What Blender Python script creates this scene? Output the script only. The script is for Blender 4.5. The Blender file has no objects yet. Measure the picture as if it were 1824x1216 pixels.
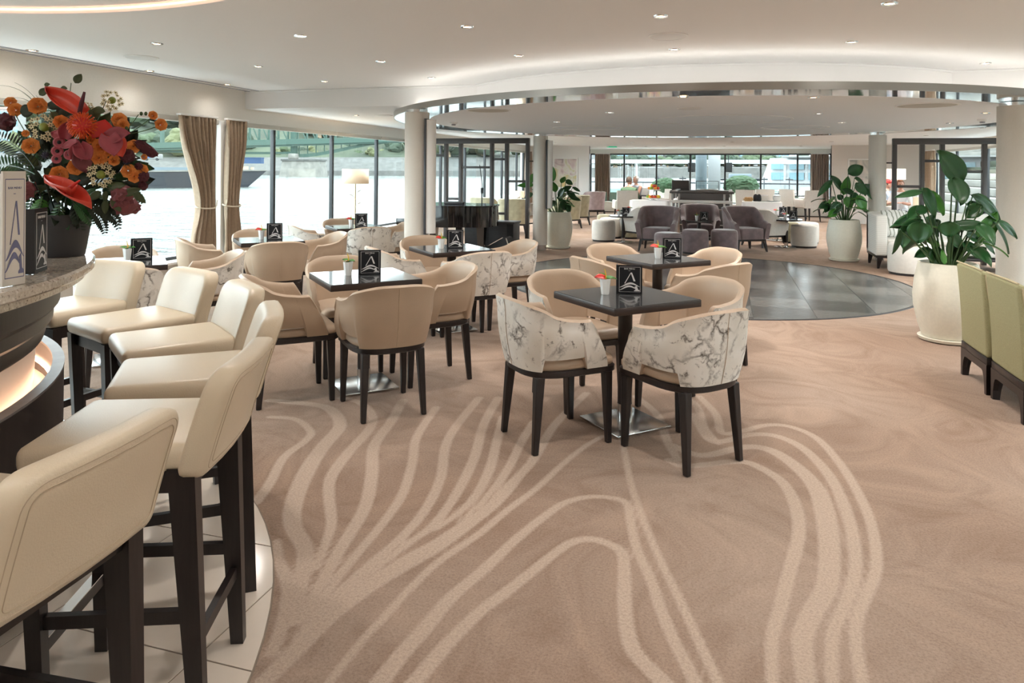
import bpy, bmesh, math, random
from mathutils import Vector, Matrix
rnd = random.Random(7)
PI = math.pi
scn = bpy.context.scene
COL = scn.collection

# ------------------------------------------------------------------ camera
F, H, CX, CY = 1260.0, 1.48, 912.0, 302.3
YAW, ROLL = math.radians(16.7), math.radians(0.4)
cam_d = bpy.data.cameras.new('camera'); cam = bpy.data.objects.new('camera', cam_d); COL.objects.link(cam)
cam_d.sensor_width = 36.0; cam_d.lens = F / 1824 * 36
cam_d.shift_y = -(608 - CY) / 1824
cam_d.clip_start = 0.05; cam_d.clip_end = 2000
cam.matrix_world = Matrix.Translation((0, 0, H)) @ Matrix.Rotation(YAW, 4, 'Z') @ Matrix.Rotation(PI / 2, 4, 'X') @ Matrix.Rotation(ROLL, 4, 'Z')
scn.camera = cam

# ------------------------------------------------------------------ world: bright even overcast sky
W = bpy.data.worlds.new('overcast_sky'); scn.world = W; W.use_nodes = True
bg = W.node_tree.nodes['Background']
bg.inputs[0].default_value = (0.87, 0.945, 1.0, 1); bg.inputs[1].default_value = 4.0

# ------------------------------------------------------------------ exposure
vs = scn.view_settings
scn.display_settings.display_device = 'sRGB'
vs.view_transform = 'Standard'; vs.look = 'None'; vs.gamma = 1.0; vs.use_curve_mapping = False
vs.exposure = 1.18
scn.cycles.max_bounces = 7; scn.cycles.diffuse_bounces = 5; scn.cycles.glossy_bounces = 3
scn.cycles.adaptive_threshold = 0.03; scn.cycles.use_light_tree = False
scn.cycles.transparent_max_bounces = 12; scn.cycles.transmission_bounces = 4
scn.cycles.sample_clamp_indirect = 4.0
DOWNLIGHT_W = 21.0          # each recessed lamp
COVE_STRENGTH = 6.5

# ------------------------------------------------------------------ plan helpers: a photo pixel to a place in the room
def ray(x, y):
    u, v = x - CX, y - CY
    a = u * math.cos(ROLL) + v * math.sin(ROLL); b = -u * math.sin(ROLL) + v * math.cos(ROLL)
    xc, zc = a / F, -b / F
    return xc * math.cos(YAW) - math.sin(YAW), xc * math.sin(YAW) + math.cos(YAW), zc
def at(x, y, z=0.0):
    X, Y, c = ray(x, y); t = (z - H) / c
    return Vector((X * t, Y * t, z))
def atX(x, y, X0):
    X, Y, c = ray(x, y); t = X0 / X
    return Vector((X0, Y * t, H + c * t))
def atY(x, y, Y0):
    X, Y, c = ray(x, y); t = Y0 / Y
    return Vector((X * t, Y0, H + c * t))
def atD(x, y, d):            # at a distance along the viewing direction
    X, Y, c = ray(x, y)
    return Vector((X * d, Y * d, H + c * d))

# ------------------------------------------------------------------ materials
MATS = {}
def _mat(name):
    m = bpy.data.materials.new(name); m.use_nodes = True; MATS[name] = m
    nt = m.node_tree; b = nt.nodes['Principled BSDF']
    return m, nt, b
def N(nt, kind, **kw):
    n = nt.nodes.new(kind)
    for k, v in kw.items():
        if k.startswith('i_'):
            key = k[2:]
            key = int(key) if key.isdigit() else key
            n.inputs[key].default_value = v
        else: setattr(n, k, v)
    return n
def ramp(nt, stops, src=None, interp='LINEAR'):
    r = nt.nodes.new('ShaderNodeValToRGB'); cr = r.color_ramp; cr.interpolation = interp
    while len(cr.elements) < len(stops): cr.elements.new(0.5)
    for e, (p, c) in zip(cr.elements, stops):
        e.position = p; e.color = (c[0], c[1], c[2], 1) if not isinstance(c, (int, float)) else (c, c, c, 1)
    if src is not None: nt.links.new(src, r.inputs[0])
    return r
def mat(name, col, rough=0.5, metal=0.0, noise=0.0, nscale=20.0, bump=0.0, bscale=None, spec=0.5, sheen=0.0, coat=0.0, stretch=None, emit=None, es=0.0, sub=None):
    m, nt, b = _mat(name)
    b.inputs['Base Color'].default_value = (*col, 1); b.inputs['Roughness'].default_value = rough
    b.inputs['Metallic'].default_value = metal; b.inputs['Specular IOR Level'].default_value = spec
    if sheen: b.inputs['Sheen Weight'].default_value = sheen; b.inputs['Sheen Roughness'].default_value = 0.4
    if coat: b.inputs['Coat Weight'].default_value = coat; b.inputs['Coat Roughness'].default_value = 0.05
    if emit: b.inputs['Emission Color'].default_value = (*emit, 1); b.inputs['Emission Strength'].default_value = es
    if noise or bump:
        tc = N(nt, 'ShaderNodeTexCoord'); src = tc.outputs['Object']
        if stretch:
            mp = N(nt, 'ShaderNodeMapping'); mp.inputs['Scale'].default_value = stretch
            nt.links.new(src, mp.inputs[0]); src = mp.outputs[0]
        nz = N(nt, 'ShaderNodeTexNoise', i_Scale=nscale, i_Detail=3.0); nt.links.new(src, nz.inputs['Vector'])
        if noise:
            r = ramp(nt, [(0.25, [max(0, c * (1 - noise)) for c in col]), (0.75, [min(1, c * (1 + noise)) for c in col])], nz.outputs[0])
            nt.links.new(r.outputs[0], b.inputs['Base Color'])
        if bump:
            nb = nz
            if bscale: nb = N(nt, 'ShaderNodeTexNoise', i_Scale=bscale, i_Detail=2.0); nt.links.new(src, nb.inputs['Vector'])
            bp = N(nt, 'ShaderNodeBump', i_Strength=bump, i_Distance=0.01); nt.links.new(nb.outputs[0], bp.inputs['Height'])
            nt.links.new(bp.outputs[0], b.inputs['Normal'])
    return m

mat('ceiling_white', (0.86, 0.86, 0.86), 0.85)
mat('disc_white', (0.84, 0.855, 0.87), 0.8)
mat('wall_cream', (0.80, 0.775, 0.72), 0.7, noise=0.02, nscale=60)
mat('wall_warm', (0.70, 0.66, 0.62), 0.7)
mat('white_paint', (0.84, 0.83, 0.81), 0.45)
mat('black_frame', (0.020, 0.022, 0.025), 0.4)
mat('divider_metal', (0.07, 0.065, 0.065), 0.45)
mat('column_fabric', (0.68, 0.64, 0.58), 0.75, noise=0.03, nscale=120, bump=0.1)
mat('steel', (0.40, 0.39, 0.37), 0.30, 1.0)
mat('mirror_steel', (0.80, 0.82, 0.84), 0.06, 1.0)
mat('chrome', (0.75, 0.75, 0.76), 0.10, 1.0)
mat('brushed_steel', (0.66, 0.65, 0.64), 0.22, 1.0)
mat('dark_wood', (0.016, 0.011, 0.0105), 0.38, noise=0.35, nscale=14, stretch=(8, 8, 0.7))
mat('table_wood', (0.030, 0.019, 0.017), 0.38, noise=0.3, nscale=10, stretch=(1, 9, 9))
mat('table_gloss', (0.045, 0.047, 0.050), 0.12, spec=0.6, noise=0.2, nscale=30, coat=0.4)
mat('leather_tan', (0.455, 0.345, 0.250), 0.42, noise=0.04, nscale=6, bump=0.10, bscale=260)
mat('leather_cream', (0.68, 0.58, 0.44), 0.36, noise=0.03, nscale=6, bump=0.10, bscale=240)
mat('stitch', (0.50, 0.40, 0.29), 0.7)
mat('velvet_mauve', (0.215, 0.160, 0.165), 0.85, noise=0.25, nscale=9, sheen=0.8, bump=0.1, bscale=150)
mat('velvet_olive', (0.33, 0.30, 0.20), 0.85, noise=0.2, nscale=9, sheen=0.5)
mat('velvet_dusty', (0.40, 0.31, 0.31), 0.85, noise=0.2, nscale=9, sheen=0.5)
mat('fabric_white', (0.74, 0.71, 0.66), 0.8, noise=0.05, nscale=25, bump=0.1, bscale=200)
mat('fabric_green', (0.36, 0.34, 0.19), 0.9, noise=0.16, nscale=230, bump=0.5, bscale=300)
mat('fabric_green_trim', (0.50, 0.42, 0.27), 0.9)
mat('fabric_beige_rib', (0.62, 0.55, 0.47), 0.9, noise=0.25, nscale=40, stretch=(6, 6, 0.3))
mat('pot_cream', (0.76, 0.73, 0.62), 0.45, noise=0.04, nscale=40, bump=0.06, bscale=90)
mat('pot_soil', (0.05, 0.035, 0.02), 0.95)
mat('porcelain', (0.82, 0.83, 0.82), 0.25)
mat('leaf_deep', (0.020, 0.085, 0.024), 0.30, noise=0.35, nscale=5)
mat('leaf_fresh', (0.060, 0.220, 0.030), 0.35, noise=0.25, nscale=5)
mat('leaf_olive', (0.060, 0.085, 0.030), 0.45, noise=0.3, nscale=6)
mat('leaf_dark', (0.007, 0.020, 0.009), 0.45, noise=0.3, nscale=6)
mat('stem_green', (0.05, 0.10, 0.03), 0.5)
mat('flower_red', (0.60, 0.025, 0.020), 0.30)
mat('flower_coral', (0.70, 0.075, 0.045), 0.32, noise=0.15, nscale=15)
mat('flower_orange', (0.84, 0.33, 0.085), 0.6, noise=0.2, nscale=40)
mat('flower_pincushion', (0.72, 0.10, 0.015), 0.5)
mat('flower_pink', (0.36, 0.065, 0.090), 0.45, noise=0.2, nscale=20)
mat('flower_maroon', (0.075, 0.010, 0.020), 0.7)
mat('flower_dusky', (0.20, 0.055, 0.065), 0.7, noise=0.2, nscale=40)
mat('flower_cream', (0.72, 0.66, 0.42), 0.5)
mat('flower_yellow', (0.70, 0.46, 0.04), 0.5)
mat('thistle_blue', (0.050, 0.045, 0.085), 0.7)
mat('flower_eye', (0.012, 0.010, 0.008), 0.6)
mat('bud_green', (0.22, 0.27, 0.04), 0.5)
mat('vase_charcoal', (0.038, 0.038, 0.043), 0.55)
mat('menu_dark', (0.009, 0.010, 0.014), 0.40, spec=0.3)
mat('menu_navy', (0.06, 0.065, 0.10), 0.3)
mat('menu_cream', (0.74, 0.70, 0.65), 0.5)
mat('print_white', (0.72, 0.72, 0.73), 0.5)
mat('print_blue', (0.16, 0.17, 0.30), 0.5)
mat('print_grey', (0.35, 0.35, 0.38), 0.5)
mat('piano_black', (0.006, 0.006, 0.007), 0.06, coat=0.5)
mat('matte_black', (0.012, 0.012, 0.014), 0.6)
mat('console_grey', (0.045, 0.047, 0.055), 0.4, noise=0.15, nscale=12, stretch=(1, 1, 8))
mat('speaker_grille', (0.022, 0.024, 0.028), 0.75, bump=0.4, bscale=400)
mat('cloth_white', (0.82, 0.82, 0.83), 0.75)
mat('curtain_taupe', (0.36, 0.265, 0.185), 0.85, noise=0.10, nscale=30, sheen=0.3)
mat('curtain_brown', (0.30, 0.22, 0.175), 0.85, noise=0.12, nscale=30, sheen=0.3)
mat('rope_cream', (0.66, 0.58, 0.46), 0.8)
mat('exit_green', (0.0, 0.25, 0.12), 0.5, emit=(0.0, 0.35, 0.17), es=0.5)
mat('skin', (0.55, 0.30, 0.22), 0.55)
mat('hair_grey', (0.42, 0.38, 0.34), 0.8)
mat('hair_brown', (0.08, 0.055, 0.04), 0.8)
mat('hair_auburn', (0.20, 0.07, 0.03), 0.7)
mat('shirt_green', (0.11, 0.19, 0.11), 0.85)
mat('shirt_bluegrey', (0.36, 0.40, 0.47), 0.85)
mat('shirt_white', (0.76, 0.76, 0.78), 0.85)
mat('cap_red', (0.6, 0.05, 0.05), 0.8)
mat('trousers', (0.06, 0.07, 0.10), 0.85)
mat('cushion_teal', (0.20, 0.31, 0.27), 0.85)
mat('cushion_pale', (0.55, 0.54, 0.50), 0.85)
mat('fruit_orange', (0.80, 0.26, 0.02), 0.5); mat('fruit_red', (0.60, 0.05, 0.02), 0.35)
mat('fruit_green', (0.25, 0.40, 0.03), 0.4); mat('fruit_yellow', (0.80, 0.52, 0.03), 0.45)
mat('bread', (0.52, 0.33, 0.15), 0.8)
mat('tile_cream', (0.72, 0.63, 0.54), 0.12, noise=0.05, nscale=5)
mat('tile_joint', (0.22, 0.17, 0.13), 0.8)
mat('dance_joint', (0.02, 0.02, 0.022), 0.6)
mat('lamp_shade', (0.80, 0.70, 0.55), 0.8, emit=(1.0, 0.72, 0.42), es=0.10)
mat('lamp_shade_white', (0.85, 0.82, 0.76), 0.8, emit=(1.0, 0.85, 0.65), es=0.6)
mat('lamp_gold', (0.62, 0.50, 0.32), 0.25, 1.0)
mat('downlight_glow', (1, 0.9, 0.7), 0.5, emit=(1.0, 0.62, 0.28), es=9.0)
mat('cool_glow', (1, 1, 1), 0.5, emit=(1.0, 0.97, 0.92), es=5.0)
mat('cove_glow', (1, 1, 1), 0.5, emit=(1.0, 0.93, 0.84), es=COVE_STRENGTH)
mat('bar_glow', (1, 0.8, 0.6), 0.5, emit=(1.0, 0.60, 0.38), es=7.0)
mat('ring_glow', (1, 0.85, 0.75), 0.5, emit=(1.0, 0.55, 0.35), es=1.0)
mat('bar_lining', (0.82, 0.74, 0.67), 0.4)
mat('bar_dark', (0.022, 0.017, 0.017), 0.42, noise=0.25, nscale=10, stretch=(8, 8, 0.6))
mat('bar_wood_grey', (0.20, 0.19, 0.19), 0.4, noise=0.2, nscale=12, stretch=(1, 1, 8))
mat('speaker_white', (0.74, 0.74, 0.73), 0.6)
mat('vent_beige', (0.52, 0.50, 0.45), 0.7)
mat('handrail_dark', (0.05, 0.042, 0.038), 0.4)
mat('stair_dark', (0.030, 0.024, 0.022), 0.5)
# exterior
mat('bridge_green', (0.030, 0.066, 0.050), 0.6)
mat('stone_grey', (0.075, 0.075, 0.07), 0.9, noise=0.25, nscale=0.4)
mat('stone_pale', (0.15, 0.145, 0.13), 0.9, noise=0.3, nscale=0.5)
mat('barge_hull', (0.012, 0.014, 0.019), 0.5)
mat('barge_rust', (0.40, 0.30, 0.20), 0.7)
mat('tree_green', (0.040, 0.060, 0.027), 0.9, noise=0.5, nscale=0.6)
mat('tree_yellow', (0.075, 0.084, 0.036), 0.9, noise=0.5, nscale=0.6)
mat('tree_dark', (0.024, 0.040, 0.024), 0.9, noise=0.5, nscale=0.6)
mat('grass_hill', (0.036, 0.048, 0.028), 0.95, noise=0.6, nscale=0.04)
mat('house_white', (0.20, 0.20, 0.195), 0.8)
mat('house_blue', (0.11, 0.14, 0.16), 0.7)
mat('house_glass', (0.10, 0.20, 0.24), 0.15)
mat('roof_red', (0.12, 0.07, 0.055), 0.8)
mat('ship_white', (0.30, 0.31, 0.32), 0.35)
mat('deck_grey', (0.52, 0.50, 0.47), 0.8)
mat('boxwood', (0.030, 0.065, 0.026), 0.9, noise=0.5, nscale=30)
mat('container_blue', (0.03, 0.07, 0.16), 0.6)

def glass_mat(name, tint=(0.95, 0.985, 0.975), refl=0.055):
    m = bpy.data.materials.new(name); m.use_nodes = True; MATS[name] = m
    nt = m.node_tree; nt.nodes.clear()
    out = N(nt, 'ShaderNodeOutputMaterial'); tr = N(nt, 'ShaderNodeBsdfTransparent'); gl = N(nt, 'ShaderNodeBsdfGlossy', i_Roughness=0.01)
    tr.inputs[0].default_value = (*tint, 1)
    lw = N(nt, 'ShaderNodeLayerWeight', i_Blend=0.5); pw = N(nt, 'ShaderNodeMath', operation='POWER'); pw.inputs[1].default_value = 5.0; nt.links.new(lw.outputs['Facing'], pw.inputs[0])
    fr = N(nt, 'ShaderNodeMath', operation='MULTIPLY_ADD'); fr.inputs[1].default_value = 0.35; fr.inputs[2].default_value = refl * 0.6; nt.links.new(pw.outputs[0], fr.inputs[0])
    mx = N(nt, 'ShaderNodeMixShader'); nt.links.new(fr.outputs[0], mx.inputs[0]); nt.links.new(tr.outputs[0], mx.inputs[1]); nt.links.new(gl.outputs[0], mx.inputs[2])
    nt.links.new(mx.outputs[0], out.inputs[0])
glass_mat('window_glass', (0.93, 0.975, 0.965))
glass_mat('clear_glass', (0.97, 0.985, 0.985))

def marble_mat():
    m, nt, b = _mat('marble_fabric')
    tc = N(nt, 'ShaderNodeTexCoord'); oi = N(nt, 'ShaderNodeObjectInfo')
    ad = N(nt, 'ShaderNodeVectorMath', operation='MULTIPLY_ADD')
    ad.inputs[1].default_value = (1, 1, 1)
    rv = N(nt, 'ShaderNodeVectorMath', operation='SCALE'); rv.inputs[0].default_value = (3.1, 5.7, 2.3)
    nt.links.new(oi.outputs['Random'], rv.inputs['Scale'])
    nt.links.new(tc.outputs['Object'], ad.inputs[0]); nt.links.new(rv.outputs[0], ad.inputs[2])
    dn = N(nt, 'ShaderNodeTexNoise', i_Scale=7.0, i_Detail=4.0, i_Roughness=0.6); nt.links.new(ad.outputs[0], dn.inputs['Vector'])
    mix = N(nt, 'ShaderNodeVectorMath', operation='MULTIPLY_ADD'); mix.inputs[1].default_value = (0.22, 0.22, 0.22)
    nt.links.new(dn.outputs['Color'], mix.inputs[0]); nt.links.new(ad.outputs[0], mix.inputs[2])
    vor = N(nt, 'ShaderNodeTexVoronoi', feature='DISTANCE_TO_EDGE', i_Scale=7.5); nt.links.new(mix.outputs[0], vor.inputs['Vector'])
    n2 = N(nt, 'ShaderNodeTexNoise', i_Scale=5.5, i_Detail=2.0); nt.links.new(ad.outputs[0], n2.inputs['Vector'])
    # veins fade in and out
    vr = ramp(nt, [(0.0, 1.0), (0.035, 0.55), (0.11, 0.0)], vor.outputs['Distance'])
    nr = ramp(nt, [(0.47, 0.0), (0.63, 1.0)], n2.outputs[0])
    mul = N(nt, 'ShaderNodeMath', operation='MULTIPLY'); nt.links.new(vr.outputs[0], mul.inputs[0]); nt.links.new(nr.outputs[0], mul.inputs[1])
    n3 = N(nt, 'ShaderNodeTexNoise', i_Scale=16.0, i_Detail=5.0, i_Roughness=0.65); nt.links.new(mix.outputs[0], n3.inputs['Vector'])
    bl = ramp(nt, [(0.57, 0.0), (0.68, 0.80)], n3.outputs[0])
    mxm = N(nt, 'ShaderNodeMath', operation='MAXIMUM'); nt.links.new(mul.outputs[0], mxm.inputs[0]); nt.links.new(bl.outputs[0], mxm.inputs[1])
    cloud = ramp(nt, [(0.35, (0.70, 0.665, 0.60)), (0.65, (0.80, 0.78, 0.74))], n2.outputs[0])
    cm = N(nt, 'ShaderNodeMix', data_type='RGBA'); nt.links.new(mxm.outputs[0], cm.inputs[0]); nt.links.new(cloud.outputs[0], cm.inputs[6])
    cm.inputs[7].default_value = (0.075, 0.056, 0.042, 1)
    nt.links.new(cm.outputs[2], b.inputs['Base Color']); b.inputs['Roughness'].default_value = 0.8
marble_mat()

def stone_top_mat():
    m, nt, b = _mat('bar_stone')
    tc = N(nt, 'ShaderNodeTexCoord')
    v = N(nt, 'ShaderNodeTexVoronoi', i_Scale=150.0); nt.links.new(tc.outputs['Object'], v.inputs['Vector'])
    n = N(nt, 'ShaderNodeTexNoise', i_Scale=110.0, i_Detail=2.0); nt.links.new(tc.outputs['Object'], n.inputs['Vector'])
    r = ramp(nt, [(0.28, (0.10, 0.07, 0.055)), (0.38, (0.50, 0.44, 0.37)), (0.62, (0.60, 0.54, 0.46)), (0.72, (0.76, 0.72, 0.66))], n.outputs[0])
    nt.links.new(r.outputs[0], b.inputs['Base Color']); b.inputs['Roughness'].default_value = 0.10
    b.inputs['Coat Weight'].default_value = 0.4; b.inputs['Coat Roughness'].default_value = 0.03
stone_top_mat()

def dance_mat(name, col):
    m, nt, b = _mat(name)
    tc = N(nt, 'ShaderNodeTexCoord'); mp = N(nt, 'ShaderNodeMapping'); mp.inputs['Scale'].default_value = (1.5, 14, 1)
    nt.links.new(tc.outputs['Object'], mp.inputs[0])
    n = N(nt, 'ShaderNodeTexNoise', i_Scale=6.0, i_Detail=4.0); nt.links.new(mp.outputs[0], n.inputs['Vector'])
    r = ramp(nt, [(0.3, [c * .7 for c in col]), (0.7, [c * 1.35 for c in col])], n.outputs[0])
    nt.links.new(r.outputs[0], b.inputs['Base Color'])
    rr = ramp(nt, [(0.3, 0.14), (0.7, 0.28)], n.outputs[0]); nt.links.new(rr.outputs[0], b.inputs['Roughness'])
    bp = N(nt, 'ShaderNodeBump', i_Strength=0.12, i_Distance=0.004); nt.links.new(n.outputs[0], bp.inputs['Height']); nt.links.new(bp.outputs[0], b.inputs['Normal'])
dance_mat('dance_light', (0.115, 0.117, 0.115)); dance_mat('dance_dark', (0.055, 0.057, 0.058))

def carpet_mat():
    m, nt, b = _mat('carpet')
    tc = N(nt, 'ShaderNodeTexCoord'); P = tc.outputs['Object']
    # faint swirling strands in the ground colour
    dn = N(nt, 'ShaderNodeTexNoise', i_Scale=0.75, i_Detail=2.0); nt.links.new(P, dn.inputs['Vector'])
    wv = N(nt, 'ShaderNodeVectorMath', operation='MULTIPLY_ADD'); wv.inputs[1].default_value = (1.5, 1.5, 0)
    nt.links.new(dn.outputs['Color'], wv.inputs[0]); nt.links.new(P, wv.inputs[2])
    wave = N(nt, 'ShaderNodeTexNoise', i_Scale=1.5, i_Detail=4.0, i_Roughness=0.62, i_Distortion=3.2); nt.links.new(wv.outputs[0], wave.inputs['Vector'])
    big = N(nt, 'ShaderNodeTexNoise', i_Scale=0.55, i_Detail=1.0); nt.links.new(P, big.inputs['Vector'])
    c0 = ramp(nt, [(0.32, (0.300, 0.206, 0.152)), (0.66, (0.385, 0.292, 0.236))], big.outputs[0])
    c1 = ramp(nt, [(0.30, (0.80, 0.76, 0.72)), (0.5, (1.0, 1.0, 1.0)), (0.68, (1.16, 1.15, 1.13))], wave.outputs[0])
    mul = N(nt, 'ShaderNodeMix', data_type='RGBA', blend_type='MULTIPLY'); mul.inputs[0].default_value = 0.8
    nt.links.new(c0.outputs[0], mul.inputs[6]); nt.links.new(c1.outputs[0], mul.inputs[7])
    # woven light strands: signed distance stored on the floor mesh
    atn = N(nt, 'ShaderNodeAttribute', attribute_name='strand')
    en = N(nt, 'ShaderNodeTexNoise', i_Scale=90.0, i_Detail=2.0); nt.links.new(P, en.inputs['Vector'])
    em = N(nt, 'ShaderNodeMath', operation='MULTIPLY_ADD'); em.inputs[1].default_value = 0.016; nt.links.new(en.outputs[0], em.inputs[0]); nt.links.new(atn.outputs['Fac'], em.inputs[2])
    mr = N(nt, 'ShaderNodeMapRange', i_1=0.016, i_2=0.002, i_3=0.0, i_4=1.0); nt.links.new(em.outputs[0], mr.inputs[0])
    st = N(nt, 'ShaderNodeMath', operation='MULTIPLY'); st.inputs[1].default_value = 0.85; nt.links.new(mr.outputs[0], st.inputs[0])
    mx = N(nt, 'ShaderNodeMix', data_type='RGBA'); nt.links.new(st.outputs[0], mx.inputs[0]); nt.links.new(mul.outputs[2], mx.inputs[6])
    mx.inputs[7].default_value = (0.500, 0.392, 0.316, 1)
    # pile speckle
    sp = N(nt, 'ShaderNodeTexNoise', i_Scale=105.0, i_Detail=5.0, i_Roughness=0.80); nt.links.new(P, sp.inputs['Vector'])
    sr = ramp(nt, [(0.28, (0.66, 0.64, 0.62)), (0.5, (1, 1, 1)), (0.74, (1.26, 1.27, 1.28))], sp.outputs[0])
    m2 = N(nt, 'ShaderNodeMix', data_type='RGBA', blend_type='MULTIPLY'); m2.inputs[0].default_value = 1.0
    nt.links.new(mx.outputs[2], m2.inputs[6]); nt.links.new(sr.outputs[0], m2.inputs[7])
    nt.links.new(m2.outputs[2], b.inputs['Base Color']); b.inputs['Roughness'].default_value = 0.95; b.inputs['Specular IOR Level'].default_value = 0.15
    bp = N(nt, 'ShaderNodeBump', i_Strength=0.6, i_Distance=0.006); nt.links.new(sp.outputs[0], bp.inputs['Height']); nt.links.new(bp.outputs[0], b.inputs['Normal'])
carpet_mat()

def water_mat():
    m, nt, b = _mat('river')
    tc = N(nt, 'ShaderNodeTexCoord'); mp = N(nt, 'ShaderNodeMapping'); mp.inputs['Scale'].default_value = (0.5, 1.0, 1); nt.links.new(tc.outputs['Object'], mp.inputs[0])
    n = N(nt, 'ShaderNodeTexNoise', i_Scale=0.9, i_Detail=5.0, i_Roughness=0.6); nt.links.new(mp.outputs[0], n.inputs['Vector'])
    b.inputs['Base Color'].default_value = (0.10, 0.115, 0.105, 1); b.inputs['Roughness'].default_value = 0.08; b.inputs['Specular IOR Level'].default_value = 0.5
    bp = N(nt, 'ShaderNodeBump', i_Strength=0.9, i_Distance=0.8); nt.links.new(n.outputs[0], bp.inputs['Height']); nt.links.new(bp.outputs[0], b.inputs['Normal'])
water_mat()

def painting_mat(name, stops, scale):
    m, nt, b = _mat(name)
    tc = N(nt, 'ShaderNodeTexCoord'); n = N(nt, 'ShaderNodeTexNoise', i_Scale=scale, i_Detail=2.5, i_Distortion=1.3); nt.links.new(tc.outputs['Object'], n.inputs['Vector'])
    r = ramp(nt, stops, n.outputs[0]); nt.links.new(r.outputs[0], b.inputs['Base Color']); b.inputs['Roughness'].default_value = 0.6
painting_mat('painting_pastel', [(0.30, (0.18, 0.16, 0.15)), (0.40, (0.62, 0.50, 0.50)), (0.50, (0.72, 0.70, 0.64)), (0.60, (0.58, 0.55, 0.34)), (0.70, (0.70, 0.56, 0.26))], 2.2)
painting_mat('painting_grey', [(0.30, (0.22, 0.24, 0.25)), (0.45, (0.55, 0.54, 0.50)), (0.58, (0.68, 0.64, 0.58)), (0.70, (0.50, 0.36, 0.34))], 2.2)

def leafprint_mat():
    m, nt, b = _mat('cushion_print')
    tc = N(nt, 'ShaderNodeTexCoord')
    w = N(nt, 'ShaderNodeTexWave', i_Scale=5.0, i_Distortion=5.0, i_Detail=2.0); nt.links.new(tc.outputs['Object'], w.inputs['Vector'])
    r = ramp(nt, [(0.0, (0.28, 0.29, 0.24)), (0.16, (0.36, 0.37, 0.32)), (0.26, (0.72, 0.71, 0.68))], w.outputs['Fac'])
    nt.links.new(r.outputs[0], b.inputs['Base Color']); b.inputs['Roughness'].default_value = 0.85
leafprint_mat()
def zigzag_mat():
    m, nt, b = _mat('fabric_zigzag')
    tc = N(nt, 'ShaderNodeTexCoord')
    w = N(nt, 'ShaderNodeTexWave', bands_direction='Z', i_Scale=11.0, i_Distortion=1.6, i_Detail=1.0); nt.links.new(tc.outputs['Object'], w.inputs['Vector'])
    r = ramp(nt, [(0.2, (0.66, 0.63, 0.585)), (0.8, (0.73, 0.705, 0.66))], w.outputs['Fac'])
    nt.links.new(r.outputs[0], b.inputs['Base Color']); b.inputs['Roughness'].default_value = 0.85
zigzag_mat()

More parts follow.
